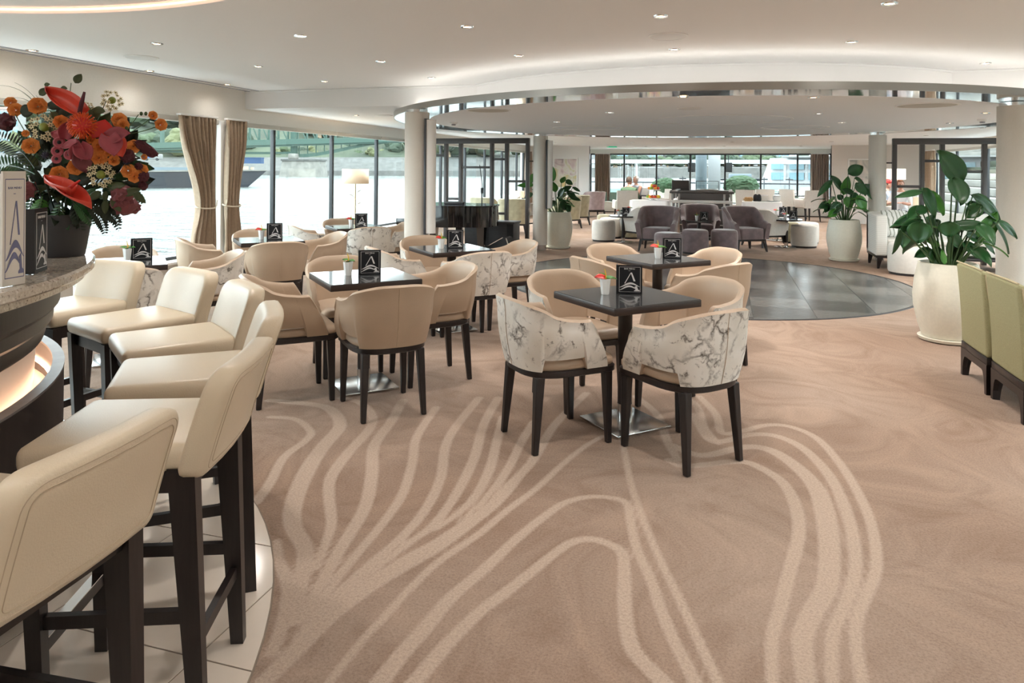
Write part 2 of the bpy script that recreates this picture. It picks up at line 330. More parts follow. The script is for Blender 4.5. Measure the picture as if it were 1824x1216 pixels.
# ------------------------------------------------------------------ mesh helpers
def basis(d):
    d = Vector(d).normalized(); up = Vector((0, 0, 1)) if abs(d.z) < 0.95 else Vector((1, 0, 0))
    a = d.cross(up).normalized(); return a, a.cross(d).normalized()
class MB:
    def __init__(s): s.bm = bmesh.new(); s.mi = 0
    def _mark(s, faces):
        for f in faces: f.material_index = s.mi
    def box(s, c, size, rot=None, bev=0.0, seg=2):
        M = Matrix.Translation(c)
        if rot is not None: M = M @ (rot.to_4x4() if not isinstance(rot, (int, float)) else Matrix.Rotation(rot, 4, 'Z'))
        M = M @ Matrix.Diagonal((*size, 1))
        r = bmesh.ops.create_cube(s.bm, size=1.0, matrix=M); vs_ = r['verts']
        fs = {f for v in vs_ for f in v.link_faces}; s._mark(fs)
        if bev > 0:
            es = list({e for v in vs_ for e in v.link_edges})
            rr = bmesh.ops.bevel(s.bm, geom=es, offset=bev, segments=seg, profile=0.5, affect='EDGES'); s._mark(rr['faces'])
        return s
    def b2(s, lo, hi, bev=0.0, seg=2):
        return s.box([(a + b) / 2 for a, b in zip(lo, hi)], [abs(b - a) for a, b in zip(lo, hi)], None, bev, seg)
    def ringloft(s, rings, close=True, cap0=True, cap1=True):
        V = [[s.bm.verts.new(p) for p in r] for r in rings]; n = len(V[0]); fs = []
        for i in range(len(V) - 1):
            for j in range(n if close else n - 1):
                k = (j + 1) % n
                fs.append(s.bm.faces.new((V[i][j], V[i][k], V[i + 1][k], V[i + 1][j])))
        if cap0 and close: fs.append(s.bm.faces.new(V[0][::-1]))
        if cap1 and close: fs.append(s.bm.faces.new(V[-1]))
        s._mark(fs); return V
    def tube(s, pts, r, n=8, caps=True, sx=1.0):
        pts = [Vector(p) for p in pts]; rings = []; a = None
        for i, p in enumerate(pts):
            d = (pts[min(i + 1, len(pts) - 1)] - pts[max(i - 1, 0)])
            if d.length < 1e-9: d = Vector((0, 0, 1))
            d.normalize()
            if a is None: a, b = basis(d)
            else:
                a = (a - d * a.dot(d)).normalized(); b = a.cross(d).normalized()
            rr = r[i] if isinstance(r, (list, tuple)) else r
            rings.append([p + a * (math.cos(2 * PI * k / n) * rr * sx) + b * (math.sin(2 * PI * k / n) * rr) for k in range(n)])
        s.ringloft(rings, True, caps, caps); return s
    def cyl(s, p0, p1, r0, r1=None, n=16): return s.tube([p0, p1], [r0, r0 if r1 is None else r1], n)
    def lathe(s, prof, n=24, c=(0, 0, 0), cap0=True, cap1=True, sq=None):
        rings = []
        for r, z in prof:
            rings.append([(c[0] + r * math.cos(2 * PI * k / n), c[1] + r * math.sin(2 * PI * k / n), c[2] + z) for k in range(n)])
        s.ringloft(rings, True, cap0, cap1); return s
    def prism(s, poly, z0, z1):
        s.ringloft([[(x, y, z0) for x, y in poly], [(x, y, z1) for x, y in poly]]); return s
    def taper(s, p0, p1, s0, s1, ang=0.0):      # square bar from p0 to p1 with sizes (w,d)
        ca, sa = math.cos(ang), math.sin(ang); rings = []
        for p, (w, d) in ((p0, s0), (p1, s1)):
            rings.append([(p[0] + ca * x * w / 2 - sa * y * d / 2, p[1] + sa * x * w / 2 + ca * y * d / 2, p[2]) for x, y in ((-1, -1), (1, -1), (1, 1), (-1, 1))])
        s.ringloft(rings); return s
    def ell(s, c, r, rot=None, u=12, v=8):
        M = Matrix.Translation(c)
        if rot is not None: M = M @ rot.to_4x4()
        r = (r, r, r) if isinstance(r, (int, float)) else r
        o = bmesh.ops.create_uvsphere(s.bm, u_segments=u, v_segments=v, radius=1.0, matrix=M @ Matrix.Diagonal((*r, 1)))
        s._mark({f for q in o['verts'] for f in q.link_faces}); return s
    def grid(s, P):
        s.ringloft(P, close=False); return s
    def bar(s, a, b, w, h=None):                # square bar between two points
        h = h or w; a, b = Vector(a), Vector(b); x, y = basis(b - a)
        rings = [[p + x * (i * w / 2) + y * (j * h / 2) for i, j in ((-1, -1), (1, -1), (1, 1), (-1, 1))] for p in (a, b)]
        s.ringloft(rings); return s
    def mesh(s, name, mats, smooth=True, ang=35, solid=0.0, fix=True):
        if fix: bmesh.ops.recalc_face_normals(s.bm, faces=s.bm.faces[:])
        me = bpy.data.meshes.new(name); s.bm.to_mesh(me); s.bm.free()
        for mm in (mats if isinstance(mats, (list, tuple)) else [mats]): me.materials.append(MATS[mm])
        if smooth:
            me.shade_smooth()
            try: me.set_sharp_from_angle(angle=math.radians(ang))
            except Exception: pass
        return me
    def build(s, name, mats, parent=None, loc=None, rz=0.0, smooth=True, ang=35, fix=True):
        o = bpy.data.objects.new(name, s.mesh(name, mats, smooth, ang, fix=fix)); COL.objects.link(o)
        if parent: o.parent = parent
        if loc is not None: o.location = loc
        if rz: o.rotation_euler = (0, 0, rz)
        return o
def tag(o, label, cat, group=None, kind=None):
    o['label'] = label; o['category'] = cat
    if group: o['group'] = group
    if kind: o['kind'] = kind
    return o
def thing(name, label, cat, loc=(0, 0, 0), rz=0.0, group=None):
    o = bpy.data.objects.new(name, None); COL.objects.link(o); o.location = loc; o.rotation_euler = (0, 0, rz); o.empty_display_size = 0.1
    return tag(o, label, cat, group)
def struct(o): o['kind'] = 'structure'; return o
def dup(root, loc, rz, label, group=None):
    r = root.copy(); COL.objects.link(r); r.location = loc; r.rotation_euler = (0, 0, rz); r['label'] = label
    if group: r['group'] = group
    for ch in list(root.children):
        c = ch.copy(); COL.objects.link(c); c.parent = r
        for g in list(ch.children):
            d = g.copy(); COL.objects.link(d); d.parent = c
    return r
def part_copy(o, parent, loc=None, rz=None):
    c = o.copy(); COL.objects.link(c); c.parent = parent
    if loc is not None: c.location = loc
    if rz is not None: c.rotation_euler = (0, 0, rz)
    return c
def solidify(o, t, off=0.0):
    md = o.modifiers.new('thick', 'SOLIDIFY'); md.thickness = t; md.offset = off; return o
def subsurf(o, n=1):
    md = o.modifiers.new('smooth', 'SUBSURF'); md.levels = n; md.render_levels = n; return o
def smooth(a, b, x):
    t = max(0.0, min(1.0, (x - a) / (b - a))); return t * t * (3 - 2 * t)
def lerp(a, b, t): return a + (b - a) * t
def text_mesh(body, size, name, m, parent, M, extrude=0.0004):
    cu = bpy.data.curves.new(name, 'FONT'); cu.body = body; cu.size = size; cu.align_x = 'CENTER'; cu.extrude = extrude; cu.resolution_u = 2
    t = bpy.data.objects.new('tmp_text', cu); COL.objects.link(t)
    bpy.context.view_layer.update()
    me = bpy.data.meshes.new_from_object(t.evaluated_get(bpy.context.evaluated_depsgraph_get()))
    bpy.data.objects.remove(t); me.transform(M); me.materials.clear(); me.materials.append(MATS[m])
    o = bpy.data.objects.new(name, me); COL.objects.link(o); o.parent = parent; return o
# ================================================================== THE ROOM
XL, XR, YB, YF = -6.0, 5.4, -4.0, 25.5          # side walls, wall behind the camera, far window wall
YW = 22.3                                        # end walls with the paintings
XBL, XBR = -4.65, 3.38                           # far window bay
ZU, ZL, ZD = 2.48, 2.25, 2.14                    # high ceiling, low ceiling, round dropped disc
CC = Vector((-0.33, 10.2, 0))                    # centre of the round ceiling and dance floor
BC = Vector((-3.44, 0.90, 0))                    # centre of the bar curve

# ---- carpet with its woven strands -------------------------------------------------
import numpy as np
A5, A6 = (480, 700, 2.357), (1100, 560, 1.8536)
def fl(crop, pts):
    ox, oy, s = crop
    return [at(ox + x / s, oy + y / s)[:2] for x, y in pts]
STR = []
def strand(crop, pts, w0, w1=None, w2=None):
    w1 = w0 if w1 is None else w1; w2 = w0 if w2 is None else w2
    P = np.array(fl(crop, pts)); n = len(P); out = []
    for i in range(n - 1):
        p0, p1, p2, p3 = P[max(i - 1, 0)], P[i], P[i + 1], P[min(i + 2, n - 1)]
        for k in range(6):
            t = k / 6
            out.append(0.5 * ((2 * p1) + (p2 - p0) * t + (2 * p0 - 5 * p1 + 4 * p2 - p3) * t * t + (3 * p1 - p0 - 3 * p2 + p3) * t ** 3))
    out.append(P[-1]); out = np.array(out); m = len(out)
    u = np.linspace(0, 1, m); w = np.where(u < .5, w0 + (w1 - w0) * u * 2, w1 + (w2 - w1) * (u * 2 - 1)) / 2
    STR.append((out, w))
strand(A5, [(560, 1270), (680, 1130), (760, 1040), (880, 920), (1000, 830), (1100, 750), (1200, 670), (1270, 625), (1350, 612), (1430, 635), (1480, 670), (1490, 750), (1490, 850), (1500, 980), (1530, 1080), (1600, 1160), (1700, 1260)], .050, .040, .055)
strand(A5, [(420, 1270), (560, 1090), (650, 990), (760, 860), (900, 740), (1050, 600), (1150, 520), (1240, 460), (1340, 435), (1440, 440), (1500, 465), (1520, 560), (1545, 660), (1600, 780), (1640, 900), (1690, 1020), (1760, 1160), (1810, 1260)], .058, .034, .042)
strand(A6, [(10, 400), (20, 440), (45, 560), (90, 690), (150, 830), (200, 930), (260, 1060), (340, 1230)], .032, .030, .034)
strand(A5, [(230, 1240), (380, 1050), (500, 920), (600, 810), (720, 700), (880, 590), (1000, 490), (1120, 400), (1240, 290), (1330, 220), (1400, 180)], .026, .036, .030)
strand(A5, [(-40, 1230), (130, 1060), (260, 930), (400, 820), (560, 720), (700, 640), (830, 550), (960, 450), (1080, 310), (1150, 220)], .055, .085, .030)
strand(A5, [(100, 1040), (200, 930), (330, 820), (460, 720), (600, 620)], .02, .05, .03)
strand(A5, [(150, 980), (260, 860), (420, 720), (560, 600), (660, 480), (720, 350), (740, 220), (790, 130), (880, 20)], .03, .045, .055)
strand(A5, [(190, 900), (330, 720), (480, 540), (560, 420), (600, 290), (620, 180), (700, 60)], .03, .045, .05)
strand(A5, [(130, 960), (200, 830), (300, 650), (400, 480), (430, 340), (440, 220), (510, 120), (560, 30)], .035, .06, .06)
strand(A5, [(190, 740), (240, 620), (260, 540), (250, 430), (260, 350), (330, 250), (420, 150), (430, 90), (380, 40), (300, 20)], .03, .06, .05)
strand(A5, [(90, 960), (130, 800), (150, 660), (100, 560), (100, 470), (150, 340), (220, 230), (295, 140), (270, 80), (200, 50), (0, 30)], .05, .085, .06)
strand(A5, [(-60, 460), (0, 380), (60, 270), (150, 200), (172, 160), (110, 110), (0, 100)], .05, .045, .04)
strand(A5, [(10, 1090), (60, 950), (80, 820), (40, 700), (30, 620)], .04, .05, .03)
strand(A5, [(560, 640), (680, 560), (780, 430), (860, 270), (900, 130), (960, 20)], .03, .05, .055)
strand(A5, [(700, 570), (840, 460), (920, 330), (955, 200), (980, 100)], .025, .05, .05)
strand(A5, [(800, 540), (900, 450), (1000, 320), (1060, 200), (1110, 120)], .02, .045, .05)
strand(A5, [(900, 490), (1000, 390), (1100, 290), (1200, 130), (1330, 0)], .03, .05, .05)
strand(A6, [(170, 480), (230, 500), (400, 485), (480, 510), (550, 560), (590, 640), (598, 730), (570, 840), (540, 960), (510, 1080), (515, 1250)], .05, .055, .035)
strand(A6, [(180, 430), (280, 465), (420, 437), (510, 450), (600, 510), (660, 580), (690, 680), (700, 800), (690, 900), (640, 990), (610, 1080), (630, 1250)], .05, .085, .055)
strand(A6, [(250, 330), (300, 410), (350, 418), (430, 397), (520, 400), (610, 440), (690, 520), (740, 610), (775, 720), (785, 850), (750, 960), (710, 1060), (710, 1250)], .05, .055, .035)
strand(A6, [(270, 270), (325, 330), (345, 390), (410, 385), (490, 365), (570, 370), (660, 410), (740, 500), (800, 600), (840, 700), (855, 830), (820, 930), (790, 1010), (790, 1100), (812, 1250)], .045, .045, .035)
strand(A6, [(60, 270), (130, 330), (165, 420), (200, 480)], .05, .05, .04)
strand(A6, [(190, 250), (260, 300), (285, 370), (330, 425)], .045, .05, .04)
gx = np.unique(np.concatenate([np.arange(XL - .1, -3.3, .45), np.arange(-3.3, 1.6, .02), np.arange(1.6, XR + .1, .45), [XR + .1]]))
gy = np.unique(np.concatenate([np.arange(YB - .1, 1.2, .5), np.arange(1.2, 5.0, .02), np.arange(5.0, YF, .6), [YF + .1]]))
GX, GY = np.meshgrid(gx, gy); pts = np.stack([GX.ravel(), GY.ravel()], 1)
sd = np.full(len(pts), 0.5); sel = (pts[:, 0] > -3.3) & (pts[:, 0] < 1.6) & (pts[:, 1] > 1.2) & (pts[:, 1] < 5.0); Q = pts[sel]; best = np.full(len(Q), 0.5)
for P_, w_ in STR:
    lo, hi = P_.min(0) - .15, P_.max(0) + .15
    box = np.where((Q[:, 0] > lo[0]) & (Q[:, 0] < hi[0]) & (Q[:, 1] > lo[1]) & (Q[:, 1] < hi[1]))[0]; q = Q[box]; bb = np.full(len(q), .5)
    for i in range(len(P_) - 1):
        a, b_ = P_[i], P_[i + 1]; d = b_ - a; L2 = max(d @ d, 1e-12)
        t = np.clip(((q - a) @ d) / L2, 0, 1); dist = np.hypot(*(q - a - t[:, None] * d).T) - (w_[i] + (w_[i + 1] - w_[i]) * t)
        bb = np.minimum(bb, dist)
    best[box] = np.minimum(best[box], bb)
sd[sel] = best
nx, ny = len(gx), len(gy)
me = bpy.data.meshes.new('floor')
idx = np.arange(nx * ny).reshape(ny, nx)
faces = np.stack([idx[:-1, :-1], idx[:-1, 1:], idx[1:, 1:], idx[1:, :-1]], -1).reshape(-1, 4)
me.from_pydata(np.concatenate([pts, np.zeros((len(pts), 1))], 1).tolist(), [], faces.tolist())
me.attributes.new('strand', 'FLOAT', 'POINT').data.foreach_set('value', sd.astype(np.float32))
me.materials.append(MATS['carpet'])
floor = bpy.data.objects.new('floor', me); COL.objects.link(floor); struct(floor)['label'] = 'brown carpet woven with pale swirling strands'

# ---- tiled floors: pieces clipped to a circle --------------------------------------
def clip_circle(poly, c, r, n=96):
    for k in range(n):
        a = 2 * PI * (k + .5) / n; nx_, ny_ = math.cos(a), math.sin(a); dd = r * math.cos(PI / n); out = []
        for i in range(len(poly)):
            p, q = poly[i], poly[(i + 1) % len(poly)]
            fp = (p[0] - c[0]) * nx_ + (p[1] - c[1]) * ny_ - dd; fq = (q[0] - c[0]) * nx_ + (q[1] - c[1]) * ny_ - dd
            if fp <= 0: out.append(p)
            if fp * fq < 0: t = fp / (fp - fq); out.append((p[0] + (q[0] - p[0]) * t, p[1] + (q[1] - p[1]) * t))
        poly = out
        if len(poly) < 3: return []
    return poly
def tile_disc(label, joint, mats, c, r, ox, oy, step, gap, rin=0.0):
    base = MB().lathe([(r, -0.02), (r, 0.0025)], 96, (c[0], c[1], 0)).build('floor', joint, smooth=False); struct(base)['label'] = label
    n = int(r / step) + 2
    for i in range(-n, n + 1):
        for j in range(-n, n + 1):
            x0, y0 = ox + i * step, oy + j * step
            g = gap / 2
            po = clip_circle([(x0 + g, y0 + g), (x0 + step - g, y0 + g), (x0 + step - g, y0 + step - g), (x0 + g, y0 + step - g)], c, r - .006)
            if len(po) < 3: continue
            if rin and max(math.hypot(px - c[0], py - c[1]) for px, py in po) < rin: continue
            mm = MB().prism(po, 0.001, 0.005).build('tile', mats[(i + j) % len(mats)], base, smooth=False)
    return base
ang0 = math.atan2
tile_disc('cream stone tiles around the curved bar', 'tile_joint', ['tile_cream'], BC, 2.30, -2.12, 1.77, 0.605, 0.006, 1.4)
tile_disc('round dark parquet dance floor', 'dance_joint', ['dance_light', 'dance_dark'], Vector((-0.33, 10.05, 0)), 2.66, -0.33, 10.05, 0.62, 0.004)
MB().lathe([(2.66, 0.0), (2.66, 0.007), (2.685, 0.007), (2.69, 0.0)], 96, (-.33, 10.05, 0), False, False).build('trim_1', 'dance_joint')
struct(bpy.data.objects['trim_1'])

# ---- walls ------------------------------------------------------------------------
def wall(name, boxes, m='wall_cream'):
    b = MB()
    for lo, hi in boxes: b.b2(lo, hi)
    return struct(b.build(name, m, smooth=False))
SILL, WTOP = 0.43, 2.06
wall('wall_left', [((XL - .12, YB, 0), (XL, YW, SILL)), ((XL - .12, YB, WTOP), (XL, YW, 2.6)), ((XL - .12, YB, SILL), (XL, YB + .8, WTOP)), ((XL - .12, 21.3, SILL), (XL, YW, WTOP))])
wall('wall_right', [((XR, YB, 0), (XR + .12, YW, SILL)), ((XR, YB, WTOP), (XR + .12, YW, 2.6)), ((XR, YB, SILL), (XR + .12, YB + .8, WTOP)), ((XR, 21.3, SILL), (XR + .12, YW, WTOP))])
wall('wall_back', [((XL - .12, YB - .12, 0), (XR + .12, YB, 2.6))])
wall('wall_far', [((XBL - .1, YF, 0), (XBR + .1, YF + .12, 0.36)), ((XBL - .1, YF, 2.08), (XBR + .1, YF + .12, 2.6))])
wall('wall_far_left', [((XL - .12, YW, 0), (-4.12, YW + .12, 2.6))], 'white_paint')
wall('wall_far_right', [((2.98, YW, 0), (XR + .12, YW + .12, 2.6))], 'wall_warm')
b = MB()
b.prism([(-4.12, YW), (-4.12, YW + .12), (XBL - .08, YF + .1), (XBL - .16, YF)], 0, 2.6); struct(b.build('wall_bay_left', 'wall_cream', smooth=False))
b = MB()
b.prism([(2.98, YW), (2.98, YW + .12), (XBR + .08, YF + .1), (XBR + .16, YF)], 0, 2.6); struct(b.build('wall_bay_right', 'wall_warm', smooth=False))
# sill boards
for nm, lo, hi in (('trim_2', (XL, YB, SILL - .03), (XL + .16, YW, SILL)), ('trim_3', (XR - .16, YB, SILL - .03), (XR, YW, SILL))):
    struct(MB().b2(lo, hi, .006).build(nm, 'white_paint'))
struct(MB().b2((XL, YB, 0), (XL + .02, YW, .09), .004).build('baseboard_left', 'white_paint'))
struct(MB().b2((XR - .02, YB, 0), (XR, YW, .09), .004).build('baseboard_right', 'white_paint'))
# window seat box below the far windows
struct(MB().b2((XBL, YF - .45, .03), (XBR, YF - .002, .34), .01).b2((XBL, YF - .47, .34), (XBR, YF - .002, .37), .01).build('trim_4', 'wall_cream'))
struct(MB().b2((XBL, YF - .43, 0), (XBR, YF - .002, .03)).build('baseboard_far', 'matte_black'))

# ---- windows ----------------------------------------------------------------------
def window(n, x, ys, side, m='black_frame', z0=SILL, z1=WTOP, blind=True):
    """a run of panes along a side wall at X = x, ys = the mullion lines"""
    root = struct(MB().b2((x - .055, ys[0], z0), (x - .005, ys[-1], z0 + .035)).b2((x - .055, ys[0], z1 - .02), (x - .005, ys[-1], z1)).build('window_%d' % n, m, smooth=False))
    for y in ys:
        MB().b2((x - .06, y - .022, z0), (x, y + .022, z1), .004).build('mullion', m, root)
    for a, c in zip(ys[:-1], ys[1:]):
        MB().b2((x - .036, a + .02, z0 + .03), (x - .028, c - .02, z1 - .015)).build('pane', 'window_glass', root, smooth=False)
        if blind:
            MB().b2((x + side * .01, a + .01, z1 - .055), (x + side * .07, c - .01, z1 + .005), .01).build('roller_blind', 'vent_beige', root)
    return root
window(1, XL, [YB + .8, -.5, 1.6, 3.7, 7.28], 1)
window(2, XL, [7.47, 8.49, 10.03, 11.55, 13.06, 14.58, 16.11, 17.59, 19.09, 20.57, 21.3], 1)
window(3, XR + .06, [YB + .8, -.5, 1.6, 3.7, 5.8, 7.28], -1)
window(4, XR + .06, [7.47, 9.2, 11.2, 13.3, 15.4, 17.5, 19.6, 21.3], -1)
# the white post between the first two windows
struct(MB().b2((XL - .06, 7.29, SILL), (XL + .08, 7.46, WTOP), .01).build('trim_5', 'white_paint'))
struct(MB().b2((XR - .08, 7.29, SILL), (XR + .06, 7.46, WTOP), .01).build('trim_6', 'white_paint'))
o = thing('light_switch', 'small white switch plate on the post between the curtains', 'switch', (XL + .081, 7.375, 1.08))
MB().b2((0, -.03, -.05), (.008, .03, .05), .003).build('plate', 'porcelain', o); MB().b2((.008, -.01, -.02), (.012, .01, .02), .002).build('rocker', 'print_grey', o)
# far windows
xs = [atY(px, 300, YF)[0] for px in (1086, 1112, 1169.5, 1229.5, 1291.5, 1355, 1420.5, 1452)]
xs = [XBL] + xs + [XBR]
root = struct(MB().b2((XBL, YF - .03, .36), (XBR, YF + .03, .40)).b2((XBL, YF - .04, 2.04), (XBR, YF + .03, 2.09)).build('window_5', 'black_frame', smooth=False))
for x in xs: MB().b2((x - .028, YF - .03, .37), (x + .028, YF + .03, 2.08)).build('mullion', 'black_frame', root)
for a, c in zip(xs[:-1], xs[1:]): MB().b2((a + .02, YF - .004, .39), (c - .02, YF + .004, 2.06)).build('pane', 'window_glass', root, smooth=False)

# ---- ceilings ---------------------------------------------------------------------
struct(MB().b2((XL - .12, YB - .12, ZU), (XR + .12, YF + .12, ZU + .12)).build('ceiling', 'ceiling_white', smooth=False))['label'] = 'high white ceiling'
# low ceiling round the dropped disc, with its fascia bulging over the dance floor
RA = 3.40
def arcY(x):
    d = RA * RA - (x - CC.x) ** 2
    return min(7.85, CC.y - math.sqrt(d)) if d > 0 else 7.85
b = MB(); n = 160
xsn = [XL + (XR - XL) * i / n for i in range(n + 1)]
b.grid([[(x, arcY(x), ZL), (x, 14.0, ZL), (x, YF, ZL)] for x in xsn]); b.grid([[(x, arcY(x), ZL), (x, arcY(x), ZU)] for x in xsn])
low = struct(b.build('ceiling', 'ceiling_white', ang=25, fix=False)); low['label'] = 'lower white ceiling with a curved fascia'
# dropped disc: plaster centre, mirror-polished ring below, steel edge
RO, RI = 4.20, 3.74
b = MB(); b.lathe([(RI, ZD), (RI, ZD + .07)], 128, CC); struct(b.build('ceiling', 'disc_white', ang=40))['label'] = 'round dropped ceiling disc'
b = MB(); b.lathe([(RI, ZD + .002), (RO, ZD + .002)], 160, CC, False, False); struct(b.build('trim_7', 'mirror_steel'))
b = MB(); b.lathe([(RO, ZD), (RO + .012, ZD), (RO + .012, ZD + .065), (RI + .1, ZD + .065)], 160, CC, False, False); struct(b.build('trim_8', 'steel'))
# cove lamp lying on the steel edge, only where the disc stands clear of the low ceiling
b = MB(); arcp = [(CC.x + 4.0 * math.cos(a), CC.y + 4.0 * math.sin(a), ZD + .075) for a in [PI * (1.17 + .66 * i / 60) for i in range(61)]]
b.tube(arcp, .012, 6); tag(b.build('cove_lamp', 'cove_glow'), 'curved strip lamp hidden above the steel ceiling edge', 'lamp')
# moulding under the fascia
b = MB(); b.tube([(x, arcY(x) - .012, ZU - .012) for x in xsn], .014, 6); struct(b.build('trim_9', 'ceiling_white'))
# slim round light recesses in the disc
def ring(c, r, w, z, m, nm, n=64, h=.006):
    b = MB(); b.lathe([(r, 0), (r, -h), (r + w, -h), (r + w, 0)], n, (c[0], c[1], z), False, False); return b.build(nm, m)
k = 10
for (cx, cy, r) in ((-0.06, 9.5, .86), (-2.05, 10.9, .52), (1.0, 11.3, .45)):
    struct(ring((cx, cy), r, .028, ZD, 'white_paint', 'trim_%d' % k)); k += 1
# raised ring in the ceiling above the bar, lit warm from inside
b = MB(); b.lathe([(2.62, 0), (2.62, -.035), (2.74, -.035), (2.76, 0)], 128, (BC.x, BC.y, ZU), False, False); struct(b.build('trim_%d' % k, 'ceiling_white')); k += 1
b = MB(); b.tube([(BC.x + 2.60 * math.cos(a), BC.y + 2.60 * math.sin(a), ZU - .014) for a in [2 * PI * i / 96 for i in range(97)]], .007, 6)
tag(b.build('cove_lamp', 'ring_glow'), 'warm strip lamp inside the ceiling ring above the bar', 'lamp')
# air slots beside the left wall
for i in range(3):
    struct(MB().b2((XL + .05 + i * .07, YB, ZU - .006), (XL + .085 + i * .07, 7.84, ZU), .002).build('trim_%d' % k, 'print_grey' if i != 1 else 'white_paint')); k += 1

# ---- columns with tall shades ------------------------------------------------------
COLS = [((-3.26, 7.20), 'thick beige column left, between marble chairs and piano', 'left near'), ((2.58, 7.65), 'thick beige column at the right edge, behind the big plant', 'right near'),
        ((-3.26, 12.70), 'slim far beige column beside the left black divider', 'left far'), ((2.47, 13.18), 'slim far beige column beside the right plant', 'right far')]
for (x, y), lab, w in COLS:
    c = thing('column', lab, 'column', (x, y, 0), 0, 'beige round columns')
    MB().lathe([(.135, .10), (.135, ZD - .035)], 32).build('shaft', 'column_fabric', c)
    MB().lathe([(.115, 0), (.115, .10)], 32).build('base', 'brushed_steel', c)
    MB().lathe([(.118, ZD - .035), (.118, ZD - .003)], 32).build('cap', 'brushed_steel', c)
    if x < 0 :
        s = thing('wall_sconce', 'tall white half-round sconce on the %s beige column' % w, 'sconce', (x + .137, y - .04, 0), 0, 'column sconces')
        z0, z1 = (.78, 2.02)
        MB().b2((-.004, -.075, z0 - .01), (.02, .075, z1 + .01), .003).build('backplate', 'console_grey', s)
        pr = [(.02 + .085 * math.cos(a), .06 * math.sin(a)) for a in [-PI / 2 + PI * i / 12 for i in range(13)]]
        MB().prism(pr, z0, z1).build('shade', 'white_paint', s)

# ---- ceiling fittings ---------------------------------------------------------------
def downlight(x, y, z, lab, warm=True, W=DOWNLIGHT_W):
    d = thing('downlight', lab, 'downlight', (x, y, z), 0, 'recessed downlights')
    MB().lathe([(.028, -.001), (.030, -.006), (.047, -.006), (.049, 0)], 20, (0, 0, 0), False, False).build('ring', 'chrome', d)
    MB().lathe([(.001, -.003), (.029, -.003)], 16, (0, 0, 0), False, False).build('bulb', 'downlight_glow' if warm else 'cool_glow', d)
    ld = bpy.data.lights.new('lamp', 'SPOT'); ld.energy = W; ld.spot_size = math.radians(150); ld.spot_blend = 1.0; ld.shadow_soft_size = .05
    ld.color = (1.0, .94, .88) if warm else (1.0, .94, .86)
    lo = bpy.data.objects.new('lamp', ld); COL.objects.link(lo); lo.parent = d; lo.location = (0, 0, -.02)
rowname = {4.65: 'nearest', 5.95: 'second', 7.15: 'third'}
colname = ['by the window wall', 'second from the window wall', 'third from the window wall', 'fourth from the window wall', 'fifth from the window wall', 'sixth from the window wall']
for y in (4.65, 5.95, 7.15):
    for i, x in enumerate((-5.72, -4.40, -3.07, -1.73, -0.40, 0.93)):
        if y == 7.15 and x in (-1.73, -.40, .93): continue
        downlight(x, y, ZU, 'warm recessed downlight, %s row of the high ceiling, %s' % (rowname[y], colname[i]), True, DOWNLIGHT_W if i else 4)
for x, y in ((2.27, 4.65), (2.27, 5.95), (2.27, 7.40), (3.6, 4.65), (3.6, 5.95)):
    downlight(x, y, ZU, 'warm recessed downlight at the right of the high ceiling, %s row' % {4.65: 'nearest', 5.95: 'second', 7.40: 'farthest'}[y] if x < 3 else 'warm downlight beyond the right edge of the view, %s row' % {4.65: 'nearer', 5.95: 'farther'}[y])
for y in (3.0, .4, -2.2):
    for x in (-5.0, -2.6, -0.2, 2.2, 4.2):
        downlight(x, y, ZU, 'warm recessed downlight %s, %s' % ({3.0: 'just above the top of the view', .4: 'overhead of the viewpoint', -2.2: 'behind the viewpoint'}[y], {-5.0: 'by the window wall', -2.6: 'above the bar side', -.2: 'in the middle', 2.2: 'right of the middle', 4.2: 'by the right wall'}[x]), True, 34)
for (px, py), l in (((992, 217), 'white twin downlight in the disc left of the light ring'), ((1086, 200), 'white twin downlight in the disc near the plaster ring'), ((1217, 172), 'warm downlight at the near edge of the disc, left'), ((1449, 173), 'warm downlight at the near edge of the disc, right'),
                    ((1458, 202), 'white twin downlight in the disc right of the light ring'), ((1500, 218), 'white twin downlight farthest right in the disc'), ((1755, 201), 'small warm downlight beside the right column'), ((1692, 219), 'small downlight above the white sofa')):
    p = at(px, py, ZD); downlight(p.x, p.y, ZD, l, 'warm' in l, 45)
for (px, py), l in (((634, 205), 'downlight in the low ceiling left of the left column'),):
    p = at(px, py, ZL); downlight(p.x, p.y, ZL, l)
for i, (x, y) in enumerate(((-4.6, 13.5), (-4.6, 16.5), (-2.6, 16), (-0.4, 16), (1.8, 16), (4.0, 16.5), (-4.6, 19.5), (-2.4, 19.5), (0.2, 19.5), (2.6, 19.5), (4.2, 13.8), (4.2, 19.5), (-2.4, 22.8), (0, 22.8), (2.2, 22.8), (4.2, 10.0), (-4.8, 10.5))):
    downlight(x, y, ZL, 'recessed downlight in the low ceiling %s, %s' % ('behind the disc' if y in (16, 16.5) else 'over the far dining area' if y == 19.5 else 'before the far windows' if y == 22.8 else 'beside the disc', 'far left' if x < -4 else 'left' if x < -1 else 'middle' if x < 1 else 'right' if x < 3 else 'far right') + (', nearer one' if y in (10.0, 10.5) else ''), True, 90)
def disc_fit(name, lab, cat, p, r, m, trim):
    d = thing(name, lab, cat, (p.x, p.y, p.z), 0)
    MB().lathe([(.001, -.010), (r * .8, -.010), (r * .92, -.006), (r * .92, 0)], 40, (0, 0, 0), False, False).build('cover', m, d); MB().lathe([(r * .92, 0), (r * .92, -.008), (r, -.006), (r, 0)], 40, (0, 0, 0), False, False).build('rim', trim, d)
disc_fit('ceiling_speaker', 'round white ceiling speaker in the high ceiling, centre', 'speaker', at(1190, 64, ZU), .145, 'speaker_white', 'white_paint')
disc_fit('ceiling_speaker', 'round white ceiling speaker above the window side', 'speaker', at(252, 102, ZU), .145, 'speaker_white', 'white_paint')
